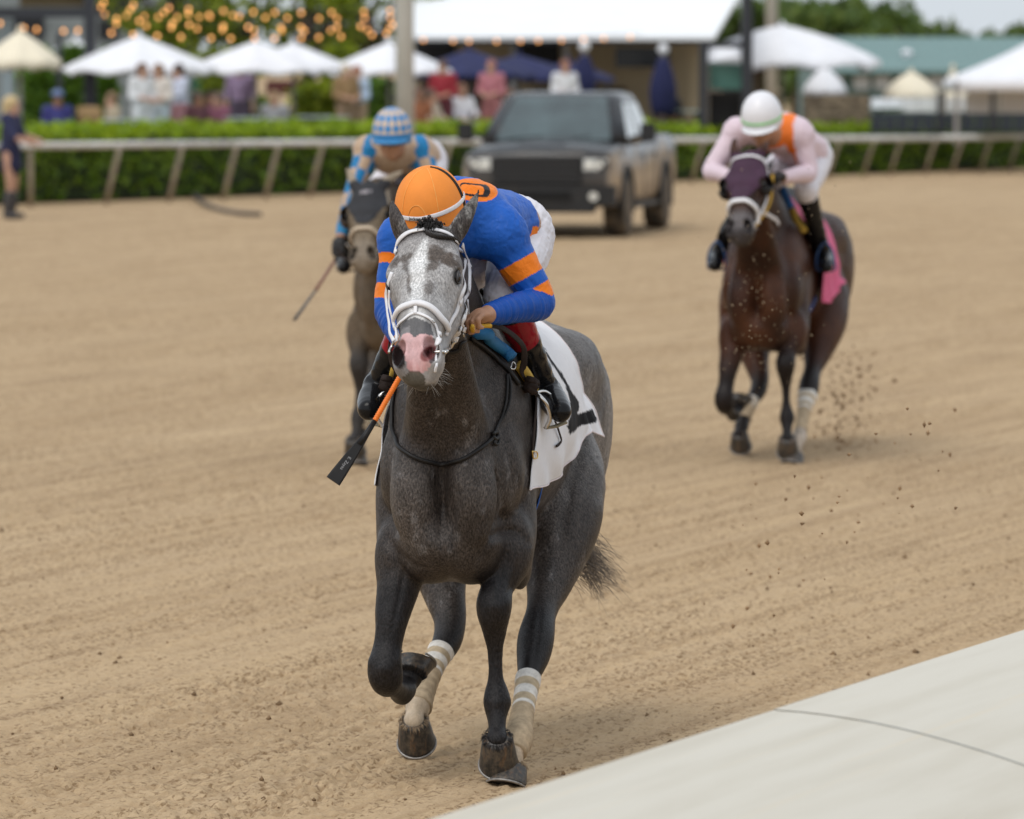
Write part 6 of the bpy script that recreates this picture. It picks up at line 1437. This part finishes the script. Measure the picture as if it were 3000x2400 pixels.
def make_hood(name, q, v, f, fr, a0, a1, mat, label, cat, cup_mat, fmin=-.30):
    a, l, fz = hcoords(q, v); nr = vert_normals(v, f)
    el = 9.0
    for s in (-1, 1): el = np.minimum(el, np.linalg.norm(v - hpt(q, .212, s * .105, -.02), axis=1))
    m = (a > a0) & (a < a1 - .10 * sstep(.03, .09, np.abs(l))) & (np.abs(l) < .2) & (fz > fmin) & (fz < .12) & (el > .038)
    keep = m[f].all(1); g = f[keep]; u, inv = np.unique(g, return_inverse=True)
    o = np_mesh(name, v[u] + nr[u] * .006, inv.reshape(-1, 4), mat); fr.place(o); tag(o, label, cat, 'blinker hoods')
    for s in (-1, 1):
        c = hpt(q, .212, s * .112, -.03); o_, A, Lx, Fv, sc = head_frame(q); mb = MB(); rings = []
        for t in np.linspace(0, 1, 6):
            r = .062 * math.cos(t * 1.2); ang = np.linspace(-2.2, 2.2, 14) + math.pi
            rings.append(np.array([c + A * r * math.sin(x) * 1.1 + Fv * (r * math.cos(x)) + Lx * s * (.05 * math.sin(t * 1.3)) for x in ang]))
        mb.loft(rings, cap=False, closed=False); cu = mb.build('eye_cup', cup_mat, o, True); cu.modifiers.new('t', 'SOLIDIFY').thickness = .004
    return o
HD2 = make_hood('blinker_hood', q2, v2, f2, F2, -.02, .36, pm('purple_hood', (.048, .016, .040), .8, var=.15, bmp=.2), 'purple blinker hood on the bay horse head', 'hood', M_BLACK_LEATHER)
def simple_bridle(q, B, fr, mat, label, brow=True, w=.022):
    e = empty('bridle', (0, 0, 0), 0, label, 'bridle', 'bridles'); fr.place(e); h = lambda a, l, f: hpt(q, a, l, f)
    def st(name, pts, w, th, m=mat, off=.012):
        p = catmull(np.array(pts), 6); p, n_ = proj_b(B, p, off); return ribbon(MB(), p, n_, w, th).build(name, m, e, True)
    st('noseband', [h(.44, -.075, -.10), h(.40, -.085, -.05), h(.375, -.05, .04), h(.37, 0, .06), h(.375, .05, .04), h(.40, .085, -.05), h(.44, .075, -.10)], w * 1.25, .014)
    for s in (-1, 1):
        st('cheekpiece', [h(.02, s * .09, -.02), h(.10, s * .11, -.06), h(.25, s * .11, -.10), h(.38, s * .09, -.09), h(.47, s * .07, -.075)], w * .8, .006)
        MB().tube(catmull(np.array([h(.47 + .02 * math.sin(t), s * .068, -.075 + .02 * math.cos(t)) for t in np.linspace(0, 6.3, 9)]), 3), .004, 6).build('bit', M_STEEL, e, True)
    if brow: st('browband', [h(.08, -.12, -.06), h(.04, -.09, .0), h(.035, 0, .06), h(.04, .09, .0), h(.08, .12, -.06)], w * .8, .006)
    return e
BR2 = simple_bridle(q2, B2, F2, M_WHITE_STRAP, 'white noseband bridle over the purple hood')
# ---- rider in pale pink
P2 = F2.L
J2 = dict(head=P2(2230, 348, 33.62), neck=P2(2258, 395, 33.85), chest=P2(2292, 392, 34.0), pelvis=P2(2362, 452, 34.45), shR=P2(2342, 398, 33.92), shL=P2(2160, 388, 33.92), elR=P2(2370, 506, 33.9), elL=P2(2084, 500, 33.85),
          wrR=P2(2296, 520, 33.62), wrL=P2(2140, 520, 33.6), haR=P2(2264, 512, 33.52), haL=P2(2165, 530, 33.5), hipR=P2(2385, 470, 34.45), hipL=P2(2320, 470, 34.5), knR=P2(2360, 555, 34.02), knL=P2(2190, 570, 34.05),
          anR=P2(2412, 738, 34.3), anL=P2(2108, 735, 34.3), toeR=P2(2422, 782, 34.12), toeL=P2(2094, 778, 34.12), helm=P2(2232, 342, 33.6), hup=V(-.05, -.34, .94), hfw=V(-.05, -1, -.5))
def pink_silks(J, v, nn, fr):
    c = np.tile(V(.72, .58, .64), (len(v), 1)); lat, ax, nm = body_axes(J); l = (v - J['chest']) @ lat; u = (v - J['chest']) @ ax
    d = np.minimum(*[dist_chain(v, [J['sh' + s], J['el' + s], J['wr' + s]])[0] for s in 'LR'])
    m = (np.abs(np.abs(l) - .085) < .026) & (u > -.16) & (d > .05); c[m] = V(.86, .20, .03); m = (u > .12) & (np.abs(l) < .09); c[m] = V(.86, .20, .03); return c
M_GLOVE = pm('black_glove', (.012, .011, .012), .6)
R2, RB2 = rider(F2, J2, dict(label='jockey in pale pink silks and white helmet riding the bay horse', skin=SKIN(), silk_mat=M_SILK, silk_col=pink_silks, breech_mat=M_BREECH, boot_mat=M_BOOT, glove=M_GLOVE, h=.009, hs=.009, hem=.85))
M_WHELM = pm('white_helmet', (.78, .77, .80), .35, var=.03)
hm2 = helmet(J2, R2, {'shell': M_WHELM, 'peak': M_WHELM}, (.120, .145, .150))
bp, bn_ = dome_curve(J2, (.120, .145, .150), [(a, .02) for a in np.linspace(-2, 2, 40)], .003); ribbon(MB(), bp, bn_, .018, .003).build('helmet_band', pm('green_band', (.30, .62, .28), .6), hm2, True)
def goggles(J, par, mat, dz=-.035):
    x, f, u = head_axes(J); q = lambda a, b, d: J['head'] + x * a + f * b + u * d
    mb = MB(); pts = [q(.078 * math.sin(t), .012 + .098 * math.cos(t), dz) for t in np.linspace(-1.0, 1.0, 15)]
    mb.tube(np.array(pts), .022, 10, flat=.45, up=tuple(f)); return mb.build('goggles', mat, par, True)
M_GOG = pm('goggle_lens', (.02, .018, .018), .08, coat=1)
goggles(J2, R2, M_GOG)
# ---- tack of the bay
def tack(fr, q, B, J, cloth_col, clabel, slabel, seed, rollcol):
    sp = [V(0, .55, 1.575), V(0, .7, 1.535), V(0, .85, 1.51), V(0, .97, 1.5), V(0, 1.06, 1.5)]
    rw = [[V(.20, .56, 1.42), V(.22, .7, 1.42), V(.22, .85, 1.42), V(.21, .98, 1.42), V(.20, 1.08, 1.42)], [V(.29, .60, 1.22), V(.30, .72, 1.22), V(.30, .88, 1.22), V(.30, 1.02, 1.2), V(.30, 1.14, 1.2)],
          [V(.30, .62, 1.08), V(.31, .75, 1.06), V(.305, .9, 1.06), V(.31, 1.06, 1.08), V(.315, 1.18, 1.09)], [V(.30, .64, .94), V(.31, .74, .93), V(.31, .9, .95), V(.315, 1.06, .99), V(.33, 1.20, 1.03)]]
    v, f, n, m = cloth_grid(B, fr, rw, sp, 1.0); o = np_mesh('saddle_cloth', v, f, pm('cloth_%d' % seed, cloth_col, .8, var=.08), None); fr.place(o); tag(o, clabel, 'saddle cloth', 'saddle cloths')
    o.modifiers.new('t', 'SOLIDIFY').thickness = .005
    s = empty('saddle', (0, 0, 0), 0, slabel, 'saddle', 'race saddles'); fr.place(s)
    a = [V(x, .47 + .12 * (1 - abs(x) / .3), 1.62 - 1.15 * max(0, abs(x) - .06) ** 1.15 * 1.0) for x in np.linspace(-.29, .29, 21)]
    a = proj_b(B, np.array(a), .022)[0]; MB().tube(a[4:-4], .024, 10).build('pommel_roll', pm('blue_roll', rollcol, .6), s, True)
    for z in (a[:5], a[-5:]): MB().tube(z, .022, 10).build('foam_roll', MATS['yellow_foam'], s, True)
    rings = []
    for t in np.linspace(0, 1, 7): rings.append(np.array([((.10 + .05 * t) * math.cos(x), .58 + t * .42, 1.58 + .03 * (2 * t - 1) ** 2 + .02 * math.sin(x) - .1 * max(0, abs(math.cos(x)) - .2) ** 1.5) for x in np.linspace(0, 6.283, 16, endpoint=False)]))
    MB().loft(rings).build('seat', M_BLACK_LEATHER, s, True)
    for sd in 'LR':
        p0 = V(.22 * (1 if sd == 'R' else -1), .66, 1.50); p1 = J['an' + sd] * .4 + J['toe' + sd] * .6; tp = p1 + V(0, 0, .12)
        ribbon(MB(), catmull(np.array([p0, p0 * .5 + tp * .5 + V(.03 if sd == 'R' else -.03, 0, 0), tp]), 6), np.tile(V(1 if sd == 'R' else -1, 0, 0), (13, 1)), .03, .005).build('stirrup_leather', M_BROWN_LEATHER, s, True)
        ir = [p1 + V(x * .052, 0, z) for x, z in ((-1, -.055), (-1.05, .0), (-.8, .06), (0, .11), (.8, .06), (1.05, 0), (1, -.055), (-1, -.055))]
        MB().tube(catmull(np.array(ir), 4), .007, 6).build('stirrup_iron', pm('blue_steel', (.04, .09, .22), .35, .4) if seed == 2 else M_STEEL, s, True)
    for sd in (1, -1):
        p = proj_b(B, catmull(np.array([V(sd * .3, .72, .95), V(sd * .26, .70, .82), V(sd * .16, .66, .74), V(0.0, .64, .72)]), 6), .008)
        ribbon(MB(), p[0], p[1], .085, .006).build('girth', pm('blue_girth', (.045, .10, .38), .7), s, True)
    return o
tack(F2, q2, B2, J2, (.68, .13, .26), 'bright pink saddle cloth on the bay horse', 'race saddle with blue roll under the pink jockey', 2, (.03, .16, .45))
for s in 'LR':
    pass
RE2 = empty('reins', (0, 0, 0), 0, 'yellow and white reins running to the purple hooded bay', 'reins'); F2.place(RE2)
for s, sg in (('R', 1), ('L', -1)):
    b0 = hpt(q2, .47, sg * .07, -.075); h0 = J2['ha' + s]; MB().tube(catmull(np.array([h0, h0 * .6 + b0 * .4 + V(sg * .02, 0, -.05), b0]), 8), .009, 8).build('rein', MATS['yellow_rubber'] if s == 'R' else M_WHITE_STRAP, RE2, True)
pt_ = proj_b(B2, catmull(np.array([hpt(q2, .36, .10, -.12), V(.12, .0, 1.46), V(.16, .10, 1.42)]), 6), .012)
ribbon(MB(), pt_[0], pt_[1], .024, .006).build('rein', M_WHITE_STRAP, RE2, True)
wrap_leg(F2, q2, 'hindC', 'pale bandage low on the bay horse far right hind leg', 6, 9)
wrap_leg(F2, q2, 'hindD', 'pale bandage on the bay horse lifted hind leg', 6, 8)
strands([V(0, 1.93, 1.15), V(.02, 1.94, 1.1)], 220, .6, (-.1, .7, -.8), .005, 22, 9, .08, .9, .10).build('tail', pm('bay_tail', (.012, .008, .006), .5), H2)
strands([V(0, .25 + .3 * t, 1.82 * (1 - t) + 1.6 * t) for t in np.linspace(-.4, .9, 20)], 160, .15, (-.7, .1, -.7), .004, 23, 6, .1).build('mane', MATS['bay_tail'], H2)

# ============================ the brown one on the left
F3 = Frame((-.735, 33.6, 0), math.radians(9)); F3.R = np.array([[math.cos(F3.y), math.sin(F3.y), 0], [-math.sin(F3.y), math.cos(F3.y), 0], [0, 0, 1]])
mir = lambda p: np.asarray(p, float) * V(-1, 1, 1)
q3 = {k: q1[k] for k in ('twist',)}; q3['straight'] = 'foreB'
sw = {'foreA': 'foreB', 'foreB': 'foreA', 'hindC': 'hindD', 'hindD': 'hindC'}
sh3 = {'foreB': V(-.045, 0, 0), 'foreA': V(.02, 0, 0), 'hindC': V(0, 0, 0), 'hindD': V(0, 0, 0)}
for k, s in sw.items(): q3[k] = [(mir(p) + sh3[k] * min(1, i / 3), r) for i, (p, r) in enumerate(q1[s])]
q3['hock'] = {k: mir(q1['hock'][sw[k]]) for k in ('hindC', 'hindD')}
q3['hoof'] = {k: (mir(q1['hoof'][s][0]) + sh3[k], mir(q1['hoof'][s][1]) + sh3[k], mir(q1['hoof'][s][2])) for k, s in sw.items()}
q3['poll'] = F3.L(1080, 545, 33.25); q3['muzzle'] = F3.L(1060, 772, 32.9); q3['twist'] = math.radians(2)
q3['ears'] = [([hh(q3, .01, -.075, .0), hh(q3, -.05, -.10, .0), hh(q3, -.11, -.125, .0), hh(q3, -.155, -.145, .0)], (-.3, -.9, 0)), ([hh(q3, .01, .075, .0), hh(q3, -.04, .115, .0), hh(q3, -.08, .165, .0), hh(q3, -.11, .21, .0)], (.3, -.9, 0))]
def coat_dun(q, v):
    c = np.tile(V(.096, .069, .045), (len(v), 1)); m = fbm(v * V(5, 5, 4), 3, 33); c = blend(c, (.140, .102, .066), sstep(.45, .7, m) * .7); c = blend(c, (.068, .048, .033), sstep(.5, .3, m) * .6)
    for n, i0 in (('foreA', 3), ('foreB', 3), ('hindC', 4), ('hindD', 4)):
        d, p = dist_chain(v, [x[0] for x in q[n]]); tot = sum(np.linalg.norm(q[n][i + 1][0] - q[n][i][0]) for i in range(i0)); c = blend(c, (.035, .032, .031), sstep(tot - .12, tot + .1, p) * sstep(.16, .10, d) * .95)
    a, l, f = hcoords(q, v); inh = (a > -.3) & (a < .8) & (np.abs(l) < .25) & (f > -.26) & (f < .25)
    c = blend(c, (.20, .155, .105), sstep(.05, .25, a) * sstep(-.11, -.03, f) * inh * .9); c = blend(c, (.24, .20, .16), sstep(.40, .5, a) * inh * .6)
    c = blend(c, (.34, .28, .21), sstep(.02, -.05, a) * (np.abs(l) > .06) * inh * .9)
    for s in (-1, 1):
        d, p = dist_chain(v, [hpt(q, .505, s * .047, .006), hpt(q, .545, s * .056, -.014)]); c = blend(c, (.02, .016, .014), sstep(.026, .019, d))
    return c
H3, B3, v3, f3 = build_horse(F3, q3, 'dusty brown horse in a dark lettered hood half hidden behind the grey', coat_dun, coat_material('dun_coat', .4, .65), .010)
HD3 = make_hood('blinker_hood', q3, v3, f3, F3, -.03, .33, pm('charcoal_hood', (.022, .022, .026), .8, var=.15), 'charcoal blinker hood with pale letters on the brown horse', 'hood', pm('brown_cup', (.035, .022, .015), .5))
def hood_map(x, y):
    p = hpt(q3, .085 - y, x, .08)[None]; pp, nn_ = proj_b(B3, p, .0085); return pp[0]
text_on('lettering', 'HST', .052, hood_map, pm('pale_print', (.42, .38, .40), .7), HD3, .001)
BR3 = simple_bridle(q3, B3, F3, pm('tan_strap', (.52, .42, .31), .6), 'pale tan bridle on the brown horse', False, .018)
P3 = F3.L
J3 = dict(head=P3(1149, 392, 33.50), neck=P3(1152, 440, 33.72), chest=P3(1160, 452, 33.85), pelvis=P3(1226, 458, 34.38), shR=P3(1232, 440, 33.76), shL=P3(1078, 440, 33.76), elR=P3(1262, 545, 33.65), elL=P3(1040, 545, 33.62),
          wrR=P3(1180, 610, 33.35), wrL=P3(1000, 690, 33.45), haR=P3(1150, 630, 33.25), haL=P3(990, 735, 33.40), hipR=P3(1262, 480, 34.4), hipL=P3(1190, 480, 34.45), knR=P3(1240, 570, 33.95), knL=P3(1075, 590, 33.98),
          anR=P3(1268, 740, 34.2), anL=P3(1020, 740, 34.2), toeR=P3(1282, 785, 34.02), toeL=P3(1006, 785, 34.02), helm=P3(1149, 388, 33.48), hup=V(0, -.12, .99), hfw=V(0, -1, -.12), curlL=V(0, -.2, -1))
def check_silks(J, v, nn, fr):
    c = np.tile(V(.50, .36, .25), (len(v), 1)); L = .30
    for s in 'LR':
        d, p = dist_chain(v, [J['sh' + s], J['el' + s], J['wr' + s]]); ax = nrm(J['el' + s] - J['sh' + s]); e1 = nrm(np.cross(ax, V(.2, 1, .1))); e2 = np.cross(ax, e1)
        r = v - J['sh' + s]; an = np.arctan2(r @ e1, r @ e2); m = (d < .095) & ((np.floor(p / .085) + np.floor(an / 1.05)) % 2 == 0); c[m] = V(.015, .19, .42)
        c[(d < .075) & (p > .52)] = V(.03, .22, .45)
    return c
R3, RB3 = rider(F3, J3, dict(label='jockey in beige and blue checked silks riding the brown horse', skin=SKIN(), silk_mat=M_SILK, silk_col=check_silks, breech_mat=M_BREECH, boot_mat=M_BOOT, glove=M_GLOVE, h=.009, hs=.009, hem=.85))
M_DIA = attr_mat('diamond_cap', .5)
def dia(az, z):
    a = az / .42; b = z * 5.2 - .3; d = (np.floor(a + b * .5) + np.floor(a - b * .5)) % 2
    c = np.where((d == 0)[:, None], V(.58, .46, .36), V(.035, .22, .50)); c[z < .02] = V(.04, .22, .47); return c
hm3 = helmet(J3, R3, {'shell': M_DIA, 'peak': pm('blue_peak', (.04, .22, .47), .5)}, (.117, .142, .150), True, None)
bm_ = bmesh.new(); bm_.from_mesh(hm3.data); bmesh.ops.subdivide_edges(bm_, edges=bm_.edges, cuts=3, use_grid_fill=True); bm_.to_mesh(hm3.data); bm_.free()
x_, f_, u_ = head_axes(J3); hv = np.array([p.co for p in hm3.data.vertices]); hd_ = hv - J3['helm']; set_attr(hm3, 'col', dia(np.arctan2(hd_ @ x_ / .117, hd_ @ f_ / .142), hd_ @ u_ / .150))
goggles(J3, R3, M_GOG)
tack(F3, q3, B3, J3, (.02, .03, .10), 'dark saddle cloth on the brown horse hidden behind the grey', 'race saddle under the checked jockey on the brown horse', 3, (.03, .03, .03))
WH3 = empty('whip', (0, 0, 0), 0, 'thin dark whip held out low by the checked jockey', 'whip', 'whips'); F3.place(WH3)
wq = [P3(1002, 722, 33.42), P3(980, 765, 33.36), P3(925, 850, 33.25), P3(862, 938, 33.15)]
MB().tube(np.array(wq[:2]), .010, 8).build('whip_handle', M_BLACK_LEATHER, WH3, True)
MB().tube(np.array([wq[1], wq[2]]), [.009, .010], 8).build('whip_shaft', pm('pinkish_shaft', (.22, .10, .08), .5), WH3, True)
MB().tube(np.array([wq[2], wq[3]]), [.012, .019], 8, flat=.35).build('whip_flap', pm('grey_flap', (.07, .065, .065), .5), WH3, True)
wrap_leg(F3, q3, 'hindD', 'bandage on the brown horse near hind leg', 6, 9)
strands([V(0, 1.93, 1.15), V(.02, 1.94, 1.1)], 160, .6, (.15, .8, -.35), .005, 32, 8, .12, .9, .14).build('tail', MATS['bay_tail'], H3)
RE3 = empty('reins', (0, 0, 0), 0, 'brown reins from the checked jockey to the lettered hood horse', 'reins'); F3.place(RE3)
for s, sg in (('R', 1), ('L', -1)):
    b0 = hpt(q3, .47, sg * .07, -.075); h0 = J3['ha' + s]; MB().tube(catmull(np.array([h0, h0 * .5 + b0 * .5 + V(0, 0, -.04), b0]), 8), .008, 8).build('rein', M_BROWN_LEATHER, RE3, True)
# ------------------------------------------------------------------ onlookers
def stand_joints(h=1.7, sit=False, arm='down', lean=0.0):
    k = h / 1.7; q = lambda x, y, z: V(x, y, z) * k
    J = dict(head=q(0, -.02, 1.59), neck=q(0, 0, 1.44), chest=q(0, .01, 1.25), pelvis=q(0, .02, .96), shR=q(.18, .01, 1.39), shL=q(-.18, .01, 1.39), hipR=q(.09, .02, .93), hipL=q(-.09, .02, .93), knR=q(.10, -.02, .50), knL=q(-.10, -.01, .50), anR=q(.10, .03, .09), anL=q(-.10, .04, .09), toeR=q(.12, -.12, .04), toeL=q(-.12, -.11, .04), hup=V(0, 0, 1), hfw=V(0, -1, -.05))
    if arm == 'down': J.update(elR=q(.25, .03, 1.12), elL=q(-.25, .03, 1.12), wrR=q(.26, -.08, .88), wrL=q(-.26, -.08, .88))
    if arm == 'fold': J.update(elR=q(.25, -.02, 1.12), elL=q(-.25, -.02, 1.12), wrR=q(.08, -.22, 1.06), wrL=q(-.06, -.24, 1.08))
    if arm == 'reach': J.update(elR=q(.24, -.10, 1.16), elL=q(-.24, -.12, 1.14), wrR=q(.14, -.34, 1.10), wrL=q(-.14, -.36, 1.06))
    for s in 'RL': J['ha' + s] = J['wr' + s] + nrm(J['wr' + s] - J['el' + s]) * .09
    if sit:
        d = V(0, 0, -.50) * k
        for n in list(J):
            if n[:2] in ('he', 'ne', 'ch', 'pe', 'sh', 'el', 'wr', 'ha', 'hi'): J[n] = J[n] + d
        for s, x in (('R', .11), ('L', -.11)): J['kn' + s] = q(x, -.42, .47); J['an' + s] = q(x, -.38, .09); J['toe' + s] = q(x, -.55, .04)
    return J
PCOUNT = [0]
def onlooker(px, Y, rz, label, top, bottom, hair, h=1.7, sit=False, arm='down', dress=False, skin=None, cap=None, zb=TZ, bag=None, group='guests on the terrace', long_hair=False):
    if zb == TZ: Y = max(Y, far_at(px, 3.6)[1])
    J = stand_joints(h, sit, arm); B = rider_body(J); v, f = B.mesh(.022); PCOUNT[0] += 1; n = PCOUNT[0]
    o = np_mesh('person', v, f, skin or pm('skin_pale', (.50, .29, .20), .55, var=.08)); o.location = (X(px, Y), Y, zb); o.rotation_euler = (0, 0, rz); tag(o, label, 'person', group)
    mt = pm('cloth_%s' % '_'.join('%d' % (c * 100) for c in top), top, .85, var=.1, scale=6); mbm = pm('cloth_%s' % '_'.join('%d' % (c * 100) for c in bottom), bottom, .85, var=.1, scale=6)
    def tp(b):
        torso_prims(b, J)
        for s in 'LR': arm_prims(b, J, s, cut=.5 if not dress else .01)
    dressed('dress_top' if dress else 'shirt', tp, .022, mt, o, .012)
    def bt_(b):
        b.ell(J['pelvis'], V(.155, .13, .13), k=.05)
        for s in 'LR':
            if not dress: leg_prims(b, J, s)
        if dress: b.cap(J['pelvis'], J['pelvis'] * .55 + (J['knR'] + J['knL']) * .225, .15, .16, k=.05)
        else:
            for s in 'LR': b.cap(J['kn' + s], J['an' + s], .06, .055, k=.03)
    dressed('skirt' if dress else 'trousers', bt_, .022, mbm, o, .012)
    hb = Body(); c = J['head']; hb.ell(c + V(0, .02, .03), V(.098, .115, .115), k=.02)
    if long_hair: hb.cap(c + V(0, .06, .0), c + V(0, .10, -.26), .09, .07, k=.05)
    hb.ell(c + V(0, -.105, -.075), V(.075, .06, .115), k=.02, op='s'); vv, ff = hb.mesh(.02); np_mesh('hair', vv, ff, pm('hair_%s' % '_'.join('%d' % (x * 100) for x in hair), hair, .6), o)
    if cap is not None:
        mb = MB(); mb.lathe(c + V(0, .01, .05), [(.112, 0), (.112, .03), (.09, .085), (.03, .115)], 14); mb.box(c + V(0, -.15, .055), (.15, .12, .015)); mb.build('cap', pm('cap_blue', cap, .7), o, True)
    for s in 'LR':
        b = Body(); shin_prims(b, J, s, c0=.85); vv, ff = b.mesh(.02, off=.01); np_mesh('shoe', vv, ff, pm('shoe_dark', (.05, .045, .045), .6), o)
    if bag is not None: pass
    return o
TAN_SKIN = pm('skin_tan', (.34, .17, .10), .55); WHT = (.74, .74, .76)
onlooker(34, 84.0, math.radians(75), 'blonde woman in a sleeveless navy dress leaning on the rail at far left', (.022, .026, .075), (.012, .015, .05), (.55, .42, .22), 1.80, arm='reach', dress=True, zb=0, group='people by the rail', long_hair=True)
onlooker(170, 99, math.radians(15), 'man in blue cap and navy shirt seated behind the hedge', (.045, .045, .19), (.06, .05, .06), (.05, .035, .025), 1.72, True, 'fold', skin=TAN_SKIN, cap=(.13, .18, .32))
onlooker(418, 100, math.radians(40), 'woman in a white top standing leftmost of three under the white parasol', WHT, (.70, .72, .74), (.16, .09, .06), 1.70, arm='fold', long_hair=True)
onlooker(466, 101, math.radians(-25), 'brown haired woman in cream standing in the middle of three', (.72, .66, .60), (.52, .60, .64), (.22, .11, .05), 1.68, arm='fold', long_hair=True)
onlooker(525, 101.5, math.radians(-60), 'dark haired woman in pink and pale blue standing at the right of three', (.62, .66, .80), (.50, .25, .27), (.06, .035, .03), 1.68, arm='reach')
onlooker(578, 100, math.radians(50), 'seated guest in dark maroon right of the three women', (.12, .045, .055), (.05, .045, .06), (.10, .06, .04), 1.68, True, 'fold', skin=TAN_SKIN)
onlooker(640, 101, math.radians(-40), 'seated guest in plum with a pale sleeve before the green screen', (.22, .08, .12), (.06, .05, .07), (.13, .08, .06), 1.66, True, 'reach')
onlooker(704, 108, 0, 'person in lilac standing beside the green screen', (.30, .22, .34), (.10, .08, .12), (.12, .08, .06), 1.70, arm='down')
wo_ = onlooker(1015, 101, math.radians(30), 'blonde woman in a tan jacket standing left of the tall pale pole', (.30, .19, .09), (.28, .19, .12), (.55, .46, .34), 1.66, arm='fold', long_hair=True)
onlooker(1046, 102, math.radians(-30), 'guest in a pale blue shirt right behind the woman in tan', (.45, .56, .72), (.40, .28, .18), (.35, .16, .10), 1.64, arm='fold')
onlooker(1228, 103, math.radians(25), 'seated guest in rusty orange just right of the tall pale pole', (.30, .11, .05), (.20, .15, .10), (.16, .08, .05), 1.72, True, 'fold', skin=TAN_SKIN)
onlooker(1298, 104, math.radians(-20), 'guest in a dark red shirt before the brown opening', (.30, .022, .035), (.12, .03, .04), (.09, .05, .035), 1.74, arm='fold')
onlooker(1352, 101, math.radians(35), 'guest in a loose white shirt seated left of the truck', (.76, .74, .78), (.70, .68, .74), (.22, .10, .06), 1.85, True, 'reach')
onlooker(1440, 104, math.radians(-25), 'guest in dusty pink standing just left of the truck', (.45, .17, .20), (.40, .16, .16), (.34, .14, .10), 1.74, arm='fold')
onlooker(1655, 106, math.radians(20), 'guest in white seen above the truck roof', WHT, (.3, .3, .34), (.28, .12, .07), 1.74, arm='fold')
onlooker(1958, 107, math.radians(0), 'seated guest in black right of the truck beside the folded parasol', (.02, .02, .024), (.03, .028, .03), (.20, .09, .05), 1.72, True, 'fold', skin=TAN_SKIN)
def chair(px, Y, rz, label):
    Y = max(Y, far_at(px, 3.4)[1]); root = empty('terrace_chair', (X(px, Y), Y, TZ), rz, label, 'chair', 'wicker chairs'); m = pm('tan_wicker', (.34, .22, .10), .8, var=.2, scale=30, bmp=.5)
    MB().box((0, 0, .45), (.46, .46, .05)).build('seat', m, root, False, .015); MB().loft([np.array([(x, .23 + .05 * (1 - (x / .23) ** 2) + y, z + .02 * math.cos(x * 6)) for x in np.linspace(-.23, .23, 7)] + [(x, .26 + .05 * (1 - (x / .23) ** 2) + y, z) for x in np.linspace(.23, -.23, 7)]) for y, z in ((0, .48), (.05, .75), (.09, .95))]).build('backrest', m, root, True)
    for x in (-.2, .2):
        for y in (-.2, .2): MB().tube(np.array([(x, y, 0), (x * .97, y * .97, .43)]), .02, 6).build('leg', m, root)
onlooker(330, 100, math.radians(-70), 'guest in beige seated between the tan chair and the standing women', (.42, .34, .24), (.2, .18, .2), (.2, .12, .06), 1.68, True, 'fold')
onlooker(612, 103, math.radians(10), 'guest in a wine red top seated furthest back near the green screen', (.17, .03, .06), (.1, .1, .12), (.05, .03, .025), 1.7, True, 'reach', skin=TAN_SKIN)
onlooker(805, 104, math.radians(-15), 'guest in grey below the maroon board', (.30, .30, .31), (.12, .12, .15), (.30, .20, .10), 1.66, True, 'fold')
onlooker(1262, 105, math.radians(60), 'guest in cream turned sideways beside the pale pole', (.58, .48, .38), (.3, .25, .2), (.12, .07, .05), 1.7, True, 'reach')
onlooker(1492, 105, math.radians(-50), 'guest in white seated right beside the truck windscreen', (.70, .68, .70), (.45, .2, .2), (.18, .09, .05), 1.66, True, 'fold')
chair(285, 99.5, math.radians(160), 'tan wicker chair behind the hedge right of the man in navy')
# ------------------------------------------------------------------ dirt in the air
M_DUSTC = pm('flying_dirt', (.30, .19, .10), .95, var=.4, scale=60); M_GRIT = pm('pale_grit', (.42, .33, .22), .9, var=.3, scale=60)
def spray(rg):
    a = rg.random(); k = rg.random() ** 2.0; px = 2440 + rg.normal(0, 50) + 70 * k + rg.normal(0, 30) * k; py = 1362 - 330 * k + rg.normal(0, 14); return P(px, py, 35.2 + rg.normal(0, .5))
tag(clods('dirt_spray', 560, spray, M_DUSTC, 31, (.002, .016)), 'dirt thrown up behind the bay horse hind hoof', None, None, 'stuff')
def grit(rg):
    c = ((2215, 1000, 55, 130), (2170, 760, 60, 120), (2300, 900, 80, 160), (2420, 620, 90, 170))[rg.choice(4, p=(.45, .25, .2, .1))]; return P(c[0] + rg.normal(0, c[2]), c[1] + rg.normal(0, c[3]), 27 + rg.normal(0, 2.2))
tag(clods('flying_grit', 230, grit, M_GRIT, 32, (.002, .0045)), 'pale grit hanging in the air before the bay horse', None, None, 'stuff')
def low(rg):
    px = rg.uniform(2050, 2800); py = rg.normal(1480 + (2500 - px) * .45, 130); return P(px, py, 22.5 + rg.normal(0, 2))
tag(clods('flying_clods', 70, low, M_DUSTC, 33, (.004, .012)), 'small clods flying low over the track between the two horses', None, None, 'stuff')
